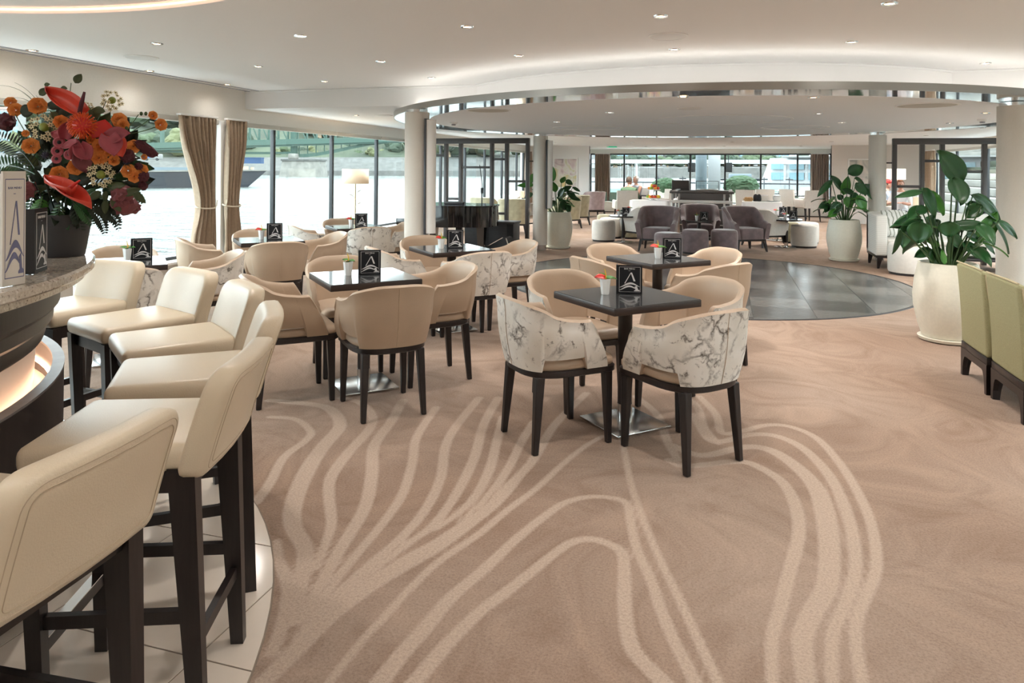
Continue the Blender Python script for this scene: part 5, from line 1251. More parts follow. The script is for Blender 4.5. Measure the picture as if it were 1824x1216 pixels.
pl1 = place(make_armchair('mauve velvet armchair on the left of the trio before the railing', 'velvet_mauve', 'mauve armchairs'), 1172, 446, PI - .10)
p = at(1246, 437); dup(pl1, (p.x, p.y, 0), PI + .12, 'mauve velvet armchair in the middle, behind the small round table')
p = at(1325, 446); dup(pl1, (p.x, p.y, 0), PI + .52, 'mauve velvet armchair on the right of the trio before the railing')
pf = place(make_pouf('mauve velvet pouf left, in front of the left mauve armchair', 'velvet_mauve'), 1190, 459)
p = at(1238, 451); dup(pf, (p.x, p.y, 0), 0, 'mauve velvet pouf in the middle, below the small round table'); p = at(1290, 451); dup(pf, (p.x, p.y, 0), 0, 'mauve velvet pouf right, beside the right mauve armchair')
rt = place(make_rtable('small round dark table among the mauve armchairs', .265, .53), 1245, 441)
rtl = place(make_rtable('round dark table beside the left white poufs', .30, .55), 1110, 431); p = at(1400, 440); rtr = dup(rtl, (p.x, p.y, 0), 0, 'round dark table beside the right white pouf')
p = at(1128, 421); rtl2 = dup(rtl, (p.x, p.y, 0), 0, 'second round dark table behind the left one, before the buffet'); p = at(1384, 428); rtr2 = dup(rtl, (p.x, p.y, 0), 0, 'second round dark table behind the right one, before the buffet')
wp = place(make_pouf('white pouf nearest the far left planter', 'fabric_white', .245, .44), 1075, 429)
p = at(1088, 423); dup(wp, (p.x, p.y, 0), 0, 'second white pouf half behind the left white one'); p = at(1432, 440); dup(wp, (p.x, p.y, 0), 0, 'white pouf on the right, before the far dining chairs'); p = at(1436, 433); dup(wp, (p.x, p.y, 0), 0, 'second white pouf half behind the right white one')
op = place(make_pouf('olive pouf under the left round table', 'velvet_olive', .225, .43), 1122, 424); p = at(1412, 432); dup(op, (p.x, p.y, 0), 0, 'olive pouf under the right round table'); p = at(1080, 414); dup(op, (p.x, p.y, 0), 0, 'pale olive pouf farthest left behind the white poufs')
wa = place(make_armchair('white armchair half hidden behind the left mauve armchair', 'fabric_white', 'white armchairs', .92), 1144, 431, .9); p = at(1360, 438); dup(wa, (p.x, p.y, 0), -.9, 'white armchair half hidden behind the right mauve armchair')
oa = place(make_armchair('olive armchair behind the far left planter', 'velvet_olive', 'olive armchairs'), 1024, 400, .75); p = at(1007, 406); dup(oa, (p.x, p.y, 0), .9, 'second olive armchair showing between planter leaves'); p = at(915, 415); dup(oa, (p.x, p.y, 0), .2, 'olive armchair seen through the left divider, right cell')
p = at(866, 410); dup(oa, (p.x, p.y, 0), -.3, 'olive armchair seen through the left divider, behind the microphone stand')
dm = place(make_armchair('dusty rose armchair beside the far left curtain', 'velvet_dusty', 'rose armchairs'), 1056, 386, .6)
p = at(900, 395); dup(wa, (p.x, p.y, 0), 2.6, 'white armchair by the left windows beyond the divider')
p = at(1592, 412); dup(oa, (p.x, p.y, 0), .5, 'olive armchair beyond the right divider, by the seated guests')
# pots and menus on the lounge tables
def deck(tb, z, lab, red=1, menu=True, off=(-.06, -.05)):
    L0 = Vector((tb.location.x, tb.location.y, z)); R_ = Vector((math.cos(YAW), math.sin(YAW), 0)); Fw = Vector((-R_.y, R_.x, 0)); a = L0 + R_ * off[0] + Fw * off[1]
    dup(pt0[red], a, YAW * 0 + math.atan2(a.y, a.x) - PI / 2, 'little white flower pot on ' + lab)
    if menu: q = L0 + R_ * (off[0] + .135) + Fw * off[1]; dup(mn0, q, math.atan2(q.y, q.x) - PI / 2, 'black menu booklet with letter A emblem on ' + lab)
deck(rt, .5305, 'the small table among the mauve armchairs', 0); deck(rtl, .5505, 'the round table by the left white poufs', 1, True, (-.10, -.05)); deck(rtr, .5505, 'the round table by the right white pouf', 1, True, (-.03, -.05))
deck(rtl2, .5505, 'the second round table before the left buffet', 1, False, (-.08, 0)); deck(rtr2, .5505, 'the second round table before the right buffet', 1, True, (-.02, 0))

# ================================================================== WHITE SOFA, CUSHION, WHITE POUF
sf = thing('sofa', 'white zigzag-weave sofa with dark legs behind the right planter', 'sofa', (2.24, 12.02, 0)); SW_ = 2.25
MB().b2((.02, .06, .22), (SW_ - .02, .72, .40), .03, 3).build('seat', 'fabric_zigzag', sf); MB().b2((.0, .60, .22), (SW_, .78, .84), .03, 3).build('backrest', 'fabric_zigzag', sf)
for x in (0, SW_ - .16): MB().b2((x, .0, .20), (x + .16, .76, .82), .025, 3).build('armrest', 'fabric_zigzag', sf)
MB().b2((.16, .02, .38), (SW_ / 2, .62, .46), .03, 3).build('seat_cushion', 'fabric_zigzag', sf); MB().b2((SW_ / 2, .02, .38), (SW_ - .16, .62, .46), .03, 3).build('seat_cushion', 'fabric_zigzag', sf)
MB().b2((.01, .01, .165), (SW_ - .01, .77, .205), .006).build('frame', 'dark_wood', sf)
for x in (.04, SW_ - .04):
    for y in (.04, .73): MB().taper((x, y, 0), (x + (.02 if x < 1 else -.02), y, .17), (.03, .03), (.075, .06)).build('leg', 'dark_wood', sf)
cu_ = thing('cushion', 'leaf-print cushion leaning on the white sofa', 'cushion', (2.62, 12.45, .462), .25)
b = MB(); rows_ = []
n = 10
for sgn in (1, -1):
    rows_ = []
    for i in range(n + 1):
        row = []
        for j in range(n + 1):
            u, v = -1 + 2 * i / n, -1 + 2 * j / n; k = (1 - u ** 4) * (1 - v ** 4); pin = 1 - .07 * (u * u * v * v < .98) * 0
            row.append((u * .21 * (1 - .06 * v * v), sgn * .065 * k ** .6 + (v * .07 + .07) * .9, .21 + v * .21 * (1 - .06 * u * u)))
        rows_.append(row)
    b.grid(rows_)
bmesh.ops.remove_doubles(b.bm, verts=b.bm.verts[:], dist=1e-4); b.build('pillow', 'cushion_print', cu_, ang=60)
wp2 = place(make_pouf('large white leather pouf in front of the white sofa', 'fabric_white', .30, .46), 1622, 488)
rt2 = thing('side_table', 'dark side table at the right end of the white sofa', 'table', (3.9, 11.2, 0))
MB().b2((-.35, -.25, .50), (.35, .25, .54), .004).build('tabletop', 'table_gloss', rt2); MB().b2((-.05, -.05, .02), (.05, .05, .5)).build('pole', 'dark_wood', rt2); MB().b2((-.2, -.16, 0), (.2, .16, .02)).build('base_plate', 'brushed_steel', rt2)
dup(pt0[1], (3.75, 11.1, .5405), 0, 'little white flower pot on the side table behind the big plant')

# ================================================================== GREEN LOUNGE CHAIRS AT THE RIGHT EDGE
def make_green(label, m='fabric_green', trim='fabric_green_trim', group='green lounge chairs'):
    """seat faces +Y"""
    t = thing('lounge_chair', label, 'chair', (0, 0, 0), 0, group); w = .265
    b = MB(); loops = []
    for j in range(9):
        v = j / 8; z = lerp(.245, .815, v); tk = lerp(.10, .055, v); lean = -.06 * v ** 1.3; loop = []
        ww = w * (1 - .0 * v)
        for (x, y) in ((-1, -1), (-.6, -1.06), (0, -1.08), (.6, -1.06), (1, -1), (1.0, 1), (0, .9), (-1.0, 1)): loop.append((x * ww, lean + y * tk / 2, z + (.012 * (1 - x * x) if j == 8 else 0)))
        loops.append(loop)
    b.ringloft(loops); o = b.build('backrest', m, t, ang=35); md = o.modifiers.new('bev', 'BEVEL'); md.width = .018; md.segments = 3
    b = MB(); 
    for sx in (-1, 1): b.tube([(sx * (w + .002), -.06 * (q / 8) ** 1.3, lerp(.25, .80, q / 8)) for q in range(9)], .006, 6)
    b.tube([(lerp(-w, w, q / 8), -.06 - .02, .828) for q in range(9)], .006, 6); b.build('piping', trim, t)
    MB().b2((-w, .02, .245), (w, .56, .43), .03, 3).build('seat', m, t)
    MB().b2((-w, -.05, .195), (w, .56, .247), .005).build('frame', 'dark_wood', t)
    for sx in (-1, 1):
        for y0, dy in ((-.03, 1), (.54, -1)):
            b = MB(); x = sx * (w - .02)
            pr = [(y0 - dy * .02, 0), (y0 + dy * .018, 0)] + [(y0 + dy * (.022 + .085 * (1 - math.cos(a))), .20 * math.sin(a)) for a in (.35, .7, 1.05, 1.35, 1.57)] + [(y0 - dy * .02, .20)]
            b.ringloft([[(x + q, y, z) for y, z in pr] for q in (-.02, .02)]); b.build('leg', 'dark_wood', t, smooth=False)
    # arched rear rail between the two rear legs
    b = MB(); pr = [(-w, 0), (-w + .035, 0)] + [(-w + .035 + .06 * (1 - math.cos(a)), .15 * math.sin(a)) for a in (.4, .8, 1.2, 1.57)] + [(w - .095 + .06 * math.cos(a) * 0 + .06 * (1 - math.sin(a)) * 0, .15) for a in (0,)] + [(w - .035 - .06 * (1 - math.cos(a)), .15 * math.sin(a)) for a in (1.2, .8, .4)] + [(w - .035, 0), (w, 0), (w, .20), (-w, .20)]
    b.ringloft([[(x, y, z) for x, z in pr] for y in (-.052, -.022)]); b.build('rear_rail', 'dark_wood', t, smooth=False)
    return t
g1 = make_green('green tweed lounge chair at the right, next to the big planter'); g1.location = (1.735, 5.695, 0); g1.rotation_euler = (0, 0, -PI / 2)
dup(g1, (1.745, 5.115, 0), -PI / 2, 'green tweed lounge chair cut by the right edge of the picture')
g3 = make_green('beige ribbed lounge chair back showing above the green chairs', 'fabric_beige_rib', 'fabric_beige_rib', 'beige lounge chairs'); g3.location = (2.95, 6.15, 0); g3.rotation_euler = (0, 0, PI / 2 + .15); 

# ================================================================== STAIR RAILING, DISPLAY, BUFFET
ry = 15.75; x0, x1 = atY(1195, 380, ry)[0], atY(1305, 380, ry)[0]
rl = thing('stair_railing', 'chrome stair balustrade with dark handrail in the middle of the far room', 'railing', (x0, ry, 0)); wR = x1 - x0; dR = 2.3
zt = .995
for x, y in ((.03, 0), (wR - .03, 0), (.03, dR), (wR - .03, dR), (.03, dR / 2), (wR - .03, dR / 2), (.17, 0.0), (wR - .17, 0)):
    MB().b2((x - .022, y - .015, .0), (x + .022, y + .015, zt), .003).build('post', 'brushed_steel', rl)
for z in (.82, .66, .32, .14):
    for a, c in (((0, 0), (wR, 0)), ((.03, 0), (.03, dR)), ((wR - .03, 0), (wR - .03, dR))): MB().tube([(a[0], a[1], z), (c[0], c[1], z)], .014 if z < .8 else .035, 8).build('rail', 'brushed_steel' if z < .8 else 'white_paint', rl)
MB().b2((-.03, -.04, zt), (wR + .03, .04, zt + .045), .01).build('handrail', 'handrail_dark', rl)
for x in (.03, wR - .03): MB().b2((x - .04, .04, zt), (x + .04, dR, zt + .045), .01).build('handrail', 'handrail_dark', rl)
MB().b2((.06, dR - .25, .02), (wR - .06, dR - .2, .93), .004).build('back_panel', 'stair_dark', rl); MB().b2((-.05, -.06, 0), (wR + .05, .06, .06), .004).build('kerb', 'stair_dark', rl)
b = MB(); b.b2((.05, .06, .001), (wR - .05, dR - .25, .012)); b.build('well_floor', 'stair_dark', rl, smooth=False)
sc_ = thing('sideboard', 'dark serving counter behind the stair railing', 'counter', (.0, 19.2, 0)); X = atY(1300, 340, 19.2)[0]; X0 = atY(1196, 340, 19.2)[0]
MB().b2((X0, 0, 0), (X, .6, .93), .01).build('body', 'stair_dark', sc_); MB().b2((X0 - .03, -.03, .93), (X + .03, .63, .97), .01).build('top', 'handrail_dark', sc_)
dx0, dx1 = atY(1240, 330, 19.3)[0], atY(1280, 330, 19.3)[0]
dc = thing('display_case', 'glass countertop display case with a steel base', 'display case', ((dx0 + dx1) / 2, 19.5, .971)); hw = (dx1 - dx0) / 2
MB().b2((-hw, -.2, 0), (hw, .2, .035), .004).build('base', 'chrome', dc)
for y, z0, z1 in ((-.195, .035, .24), (.19, .035, .24)): MB().b2((-hw, y, z0), (hw, y + .006, z1)).build('glass_pane', 'clear_glass', dc, smooth=False)
MB().b2((-hw, -.2, .24), (hw, .2, .246)).build('glass_pane', 'clear_glass', dc, smooth=False)
for x in (-hw, hw - .006): MB().b2((x, -.19, .035), (x + .006, .19, .24)).build('glass_pane', 'clear_glass', dc, smooth=False)
MB().bar((-hw, -.2, .245), (hw, -.2, .245), .014).bar((-hw, -.2, .03), (-hw, -.2, .245), .014).bar((hw, -.2, .03), (hw, -.2, .245), .014).build('edge_frame', 'console_grey', dc)
bx0, bx1 = atY(1197, 330, 19.4)[0], atY(1228, 330, 19.4)[0]
o = thing('drinks_cooler', 'dark box cabinet on the serving counter, left of the display case', 'cabinet', ((bx0 + bx1) / 2, 19.45, .971)); hw = (bx1 - bx0) / 2
MB().b2((-hw, -.15, 0), (hw, .15, .26), .008).build('body', 'handrail_dark', o); MB().b2((-hw + .03, -.156, .03), (hw - .03, -.15, .23)).build('door', 'stair_dark', o, smooth=False)
def buffet(label, px0, px1, Y):
    X0, X1 = atY(px0, 360, Y)[0], atY(px1, 360, Y)[0]; w = (X1 - X0) / 2; t = thing('buffet_table', label, 'table', ((X0 + X1) / 2, Y, 0), 0, 'buffet tables')
    MB().b2((-w + .05, -.32, .70), (w - .05, .32, .735)).build('tabletop', 'dark_wood', t)
    for sx in (-1, 1):
        for sy in (-1, 1): MB().taper((sx * (w - .12), sy * .27, 0), (sx * (w - .12), sy * .27, .70), (.04, .04), (.05, .05)).build('leg', 'dark_wood', t)
    b = MB(); loops = []; n = 72
    for z, e in ((.745, .92), (.740, 1.0), (.70, 1.01), (.45, 1.05), (.16, 1.10)):
        lp_ = []
        for i in range(n):
            a = 2 * PI * i / n; ca, sa = math.cos(a), math.sin(a); q = 2 / 7
            f = 1 + (.035 * math.sin(a * 17) * (1 - z / .745)) 
            lp_.append((math.copysign(abs(ca) ** q, ca) * w * e * f, math.copysign(abs(sa) ** q, sa) * .36 * e * f, z))
        loops.append(lp_)
    b.ringloft(loops[::-1], True, False, True); c = b.build('tablecloth', 'cloth_white', None, ang=70); c.location = t.location
    tag(c, 'white cloth over ' + label.split(' under')[0].replace('long', 'the'), 'tablecloth', 'white tablecloths'); return t
buffet('long buffet table with fruit under a white cloth, left of the railing', 1124, 1193, 18.0); buffet('long buffet table with crockery under a white cloth, right of the railing', 1322, 1392, 18.4)
fx = atY(1164, 352, 17.95)[0]; fs = thing('fruit_stand', 'two-tier fruit stand on the left white buffet table', 'fruit stand', (fx, 17.95, .746))
MB().lathe([(.10, 0), (.10, .01), (.015, .02), (.015, .34)], 20).build('stem', 'chrome', fs)
for z, r in ((.04, .20), (.25, .165)): MB().lathe([(.016, z), (r, z), (r + .012, z + .02), (r + .006, z + .02), (r - .004, z + .006), (.016, z + .006)], 32).build('tray', 'porcelain', fs)
FM = ['fruit_orange', 'fruit_green', 'fruit_yellow', 'fruit_red']; FN = {'fruit_orange': ('orange', 'round orange'), 'fruit_green': ('apple', 'green apple'), 'fruit_yellow': ('lemon', 'yellow lemon'), 'fruit_red': ('apple', 'red apple')}
SPOT = ['at the front left', 'at the front', 'at the front right', 'at the right', 'at the back right', 'at the back', 'at the back left', 'at the left']
fm = {}
for m_ in FM:
    if m_ == 'fruit_yellow': b = MB(); b.lathe([(.003, -.055), (.012, -.048), (.034, -.02), (.036, .0), (.034, .02), (.012, .048), (.003, .055)], 14)
    else: b = MB(); b.lathe([(.004, -.036), (.02, -.038), (.036, -.02), (.042, .0), (.038, .022), (.022, .036), (.006, .033)], 14)
    fm[m_] = b.mesh('fruit', m_, ang=80)
for z0, r, n, tier in ((.046 + .04, .14, 8, 'lower'), (.256 + .04, .105, 6, 'upper')):
    for k in range(n):
        a = -PI / 2 - .5 + 2 * PI * k / n; m_ = FM[(k * 3 + (tier == 'upper')) % 4]; o = bpy.data.objects.new(FN[m_][0], fm[m_]); COL.objects.link(o)
        o.location = (fx + r * math.cos(a), 17.95 + r * math.sin(a), .746 + z0); o.rotation_euler = (rnd.uniform(-.3, .3), rnd.uniform(-.3, .3), rnd.uniform(0, 6))
        sp_ = SPOT[int(round(((a + PI / 2) % (2 * PI)) / (2 * PI) * 8) + 1) % 8]
        tag(o, '%s on the %s tier of the fruit stand, %s' % (FN[m_][1], tier, sp_), 'fruit', 'fruit on the stand'); st_ = MB().tube([(0, 0, .03), (.004, 0, .05)], .003, 5).build('stalk', 'stem_green', o)
for k in range(4):
    m_ = FM[k]; o = bpy.data.objects.new(FN[m_][0], fm[m_]); COL.objects.link(o); a = k * PI / 2 + .3; o.location = (fx + .045 * math.cos(a), 17.95 + .045 * math.sin(a), .746 + .256 + .10)
    tag(o, '%s heaped on top of the fruit stand' % FN[m_][1], 'fruit', 'fruit on the stand'); MB().tube([(0, 0, .03), (.004, 0, .05)], .003, 5).build('stalk', 'stem_green', o)
# crockery on the right buffet
Yb = 18.4
for i, (px, kind) in enumerate(((1333, 'bread'), (1346, 'cup'), (1352, 'cup'), (1362, 'box'), (1376, 'tray'), (1384, 'bowl'))):
    x = atY(px, 355, Yb)[0]; z = .746
    if kind == 'bread':
        t = thing('bread_basket', 'basket of bread rolls on the right white buffet', 'basket', (x, Yb, z)); MB().lathe([(.09, 0), (.13, .06), (.12, .06), (.08, .01)], 20).build('basket', 'bread', t)
        for k in range(5): MB().ell((.06 * math.cos(k * 1.26), .06 * math.sin(k * 1.26), .075), (.045, .035, .03)).build('roll', 'bread', t)
    elif kind == 'cup':
        t = thing('coffee_pot', 'black coffee pot on the right buffet, %s of the pair' % ('left' if i == 1 else 'right'), 'coffee pot', (x, Yb + .05, z)); MB().lathe([(.05, 0), (.06, .05), (.05, .14), (.03, .17), (.006, .18)], 18).build('body', 'matte_black', t); MB().tube([(.05, 0, .13), (.09, 0, .11), (.06, 0, .04)], .008, 6).build('handle', 'matte_black', t)
    elif kind == 'box':
        t = thing('napkin_box', 'pale napkin box behind the coffee pots on the right buffet', 'box', (x, Yb + .1, z)); MB().b2((-.10, -.06, 0), (.10, .06, .14), .006).build('body', 'fabric_white', t); MB().b2((-.08, -.05, .14), (.08, .05, .155), .003).build('napkins', 'cloth_white', t)
    elif kind == 'tray':
        t = thing('serving_tray', 'white serving dish at the right end of the buffet', 'dish', (x, Yb, z)); MB().lathe([(.08, 0), (.14, .02), (.15, .025), (.12, .018), (.01, .012)], 24).build('dish', 'porcelain', t); MB().tube([(-.15, 0, .025), (-.17, 0, .03), (-.15, .04, .025)], .006, 5).build('handle', 'porcelain', t)
    else:
        t = thing('glass_bowl', 'tall white bowl stack on the right buffet', 'bowls', (x, Yb + .08, z)); MB().lathe([(.05, 0), (.09, .06), (.09, .12), (.08, .12), (.04, .02)], 20).build('bowl', 'porcelain', t); MB().lathe([(.05, .10), (.095, .15), (.085, .15)], 20).build('bowl', 'porcelain', t)

# ================================================================== FAR DINING CHAIRS AND TABLES
def make_dining(label):
    t = thing('dining_chair', label, 'chair', (0, 0, 0), 0, 'white dining chairs')
    MB().b2((-.27, -.25, .40), (.27, .26, .50), .03, 3).build('seat', 'fabric_white', t)
    b = MB(); lo = []
    for v in range(7):
        z = lerp(.40, .93, v / 6); y = -.25 - .05 * v / 6; lo.append([(-.29, y + .04, z), (-.29, y - .035, z), (0, y - .05, z + (.01 if v == 6 else 0)), (.29, y - .035, z), (.29, y + .04, z), (0, y + .03, z)])
    b.ringloft(lo); b.build('backrest', 'fabric_white', t, ang=30)
    for sx in (-1, 1): MB().b2((sx * .29 - .035, -.25, .42), (sx * .29 + .035, .20, .66), .025, 2).build('armrest', 'fabric_white', t)
    for sx in (-1, 1):
        for sy in (-1, 1): MB().taper((sx * .26, sy * .25, 0), (sx * .23, sy * .21, .40), (.025, .025), (.045, .045)).build('leg', 'dark_wood', t)
    return t
dn = place(make_dining('white dining chair with its back to us, right of the far buffet'), 1438, 394, .55)
for (px, py, rz, lab) in ((1414, 390, -.9, 'white dining chair side-on beside the far right round table'), (1113, 398, .35, 'white dining chair of the man in green'), (1173, 392, 1.9, 'white dining chair behind the fruit stand'), (1335, 393, -.5, 'white dining chair behind the right buffet, left'), (1356, 390, .3, 'white dining chair behind the right buffet, right'), (1430, 381, 2.4, 'white dining chair on the window side of the far right table')):
    p = at(px, py); dup(dn, (p.x, p.y, 0), rz, lab)
def far_table(label, px, py, r):
    t = thing('dining_table', label, 'table', (0, 0, 0), 0, 'far round dining tables'); MB().lathe([(r, .70), (r, .735)], 36).build('tabletop', 'table_gloss', t); MB().lathe([(.05, .03), (.05, .70)], 16).build('pole', 'dark_wood', t); MB().lathe([(.28, 0), (.28, .02), (.05, .035)], 24).build('base', 'dark_wood', t); return place(t, px, py)
far_table('round dining table of the seated couple at the far left window', 1140, 389, .50); ft2 = far_table('round dining table at the far right window', 1405, 388, .52); ft3 = far_table('second round dining table nearer the far right window', 1392, 381, .5)
for tb_, l in ((ft2, 'left'), (ft3, 'right')):
    p = Vector((tb_.location.x - .1, tb_.location.y - .1, .736)); o = thing('sugar_bowl', 'white sugar bowl on the far right dining tables, %s one' % l, 'bowl', p); MB().lathe([(.03, 0), (.05, .05), (.045, .09), (.01, .11)], 14).build('bowl', 'porcelain', o); MB().ell((0, 0, .115), .012).build('knob', 'porcelain', o)
for px, py, Y, l, m_ in ((1071, 352, YF - .22, 'teal cushion on the far window seat by the left curtain', 'cushion_teal'), (1096, 352, YF - .22, 'teal cushion on the far window seat behind the couple', 'cushion_teal'), (1140, 355, YF - .22, 'pale cushion on the far window seat, middle', 'cushion_pale'), (1345, 357, YF - .22, 'pale cushion on the far window seat, right of middle', 'cushion_pale'), (1376, 357, YF - .22, 'teal cushion on the far window seat at the right', 'cushion_teal'), (1410, 357, YF - .22, 'teal cushion on the far window seat behind the right tables', 'cushion_teal')):
    x = atY(px, py, Y)[0]; o = thing('cushion', l, 'cushion', (x, Y, .371), 0, 'window seat cushions'); MB().box((0, 0, .17), (.44, .14, .34), Matrix.Rotation(-.25, 3, 'X'), .06, 3).build('pillow', m_, o, ang=60); MB().tube([(-.2, -.05, .02), (.2, -.05, .02)], .006, 5).build('piping', m_, o)

# ================================================================== PICTURES, EXIT SIGN, LAMPS AT THE FAR END
def picture(label, x0, x1, z0, z1, Y, m_):
    t = thing('painting', label, 'painting', ((x0 + x1) / 2, Y, (z0 + z1) / 2)); w, h = (x1 - x0) / 2, (z1 - z0) / 2
    MB().b2((-w, -.012, -h), (w, -.004, h)).build('canvas', m_, t, smooth=False)
    MB().b2((-w - .04, -.03, h), (w + .04, 0, h + .04)).b2((-w - .04, -.03, -h - .04), (w + .04, 0, -h)).b2((-w - .04, -.03, -h), (-w, 0, h)).b2((w, -.03, -h), (w + .04, 0, h)).build('frame', 'white_paint', t, smooth=False)
a, c = atY(988, 283, YW), atY(1027, 333, YW); picture('abstract pastel painting on the far left wall', a.x, c.x, c.z, a.z, YW - .001, 'painting_pastel')
a, c = atY(1513, 285, YW), atY(1550, 343, YW); picture('pale abstract painting on the far right wall behind the plant', a.x, c.x, c.z, a.z, YW - .001, 'painting_grey')
p = atY(1090, 260, 22.6); ex = thing('exit_sign', 'green exit sign with white arrow and running figure under the far ceiling', 'sign', (p.x, 22.6, p.z))
MB().b2((-.16, -.01, -.045), (.16, .01, .045), .003).build('panel', 'exit_green', ex)
b = MB(); b.b2((-.14, -.0125, -.03), (-.11, -.0115, .03)); b.b2((-.085, -.0125, -.003), (-.035, -.0115, .003)); b.ringloft([[(-.10, y, 0), (-.08, y, .014), (-.08, y, -.014)] for y in (-.0125, -.0115)]); b.build('arrow', 'print_white', ex, smooth=False)
b = MB(); b.box((.06, -.012, .024), (.014, .001, .014)); b.bar((.055, -.012, .012), (.04, -.012, -.012), .012, .001); b.bar((.04, -.012, -.012), (.02, -.012, -.022), .008, .001); b.bar((.045, -.012, -.01), (.065, -.012, -.026), .008, .001); b.bar((.055, -.012, .01), (.08, -.012, .0), .007, .001); b.build('running_figure', 'print_white', ex, smooth=False)
MB().tube([(-.1, 0, .045), (-.1, 0, ZL - p.z)], .004, 5).build('hanger', 'white_paint', ex); MB().tube([(.1, 0, .045), (.1, 0, ZL - p.z)], .004, 5).build('hanger', 'white_paint', ex)
def table_lamp(label, px, py, Y, r, h, zs, m_='lamp_shade'):
    p = atY(px, py, Y); t = thing('floor_lamp', label, 'lamp', (p.x, Y, 0)); MB().lathe([(r, p.z - h / 2), (r, p.z + h / 2)], 32, (0, 0, 0), False, False).build('shade', m_, t); MB().tube([(0, 0, .02), (0, 0, p.z)], .012, 8).build('pole', 'lamp_gold', t); MB().lathe([(.14, 0), (.14, .015), (.02, .03)], 20).build('base', 'lamp_gold', t)
table_lamp('lit floor lamp with white shade beyond the right divider', 1594, 310, 20.5, .25, .27, 0, 'lamp_shade_white'); table_lamp('small orange-lit lamp beyond the left divider by the plant', 925, 346, 20.0, .16, .20, 0); table_lamp('small lit lamp low beyond the right divider', 1637, 359, 18.5, .12, .20, 0)

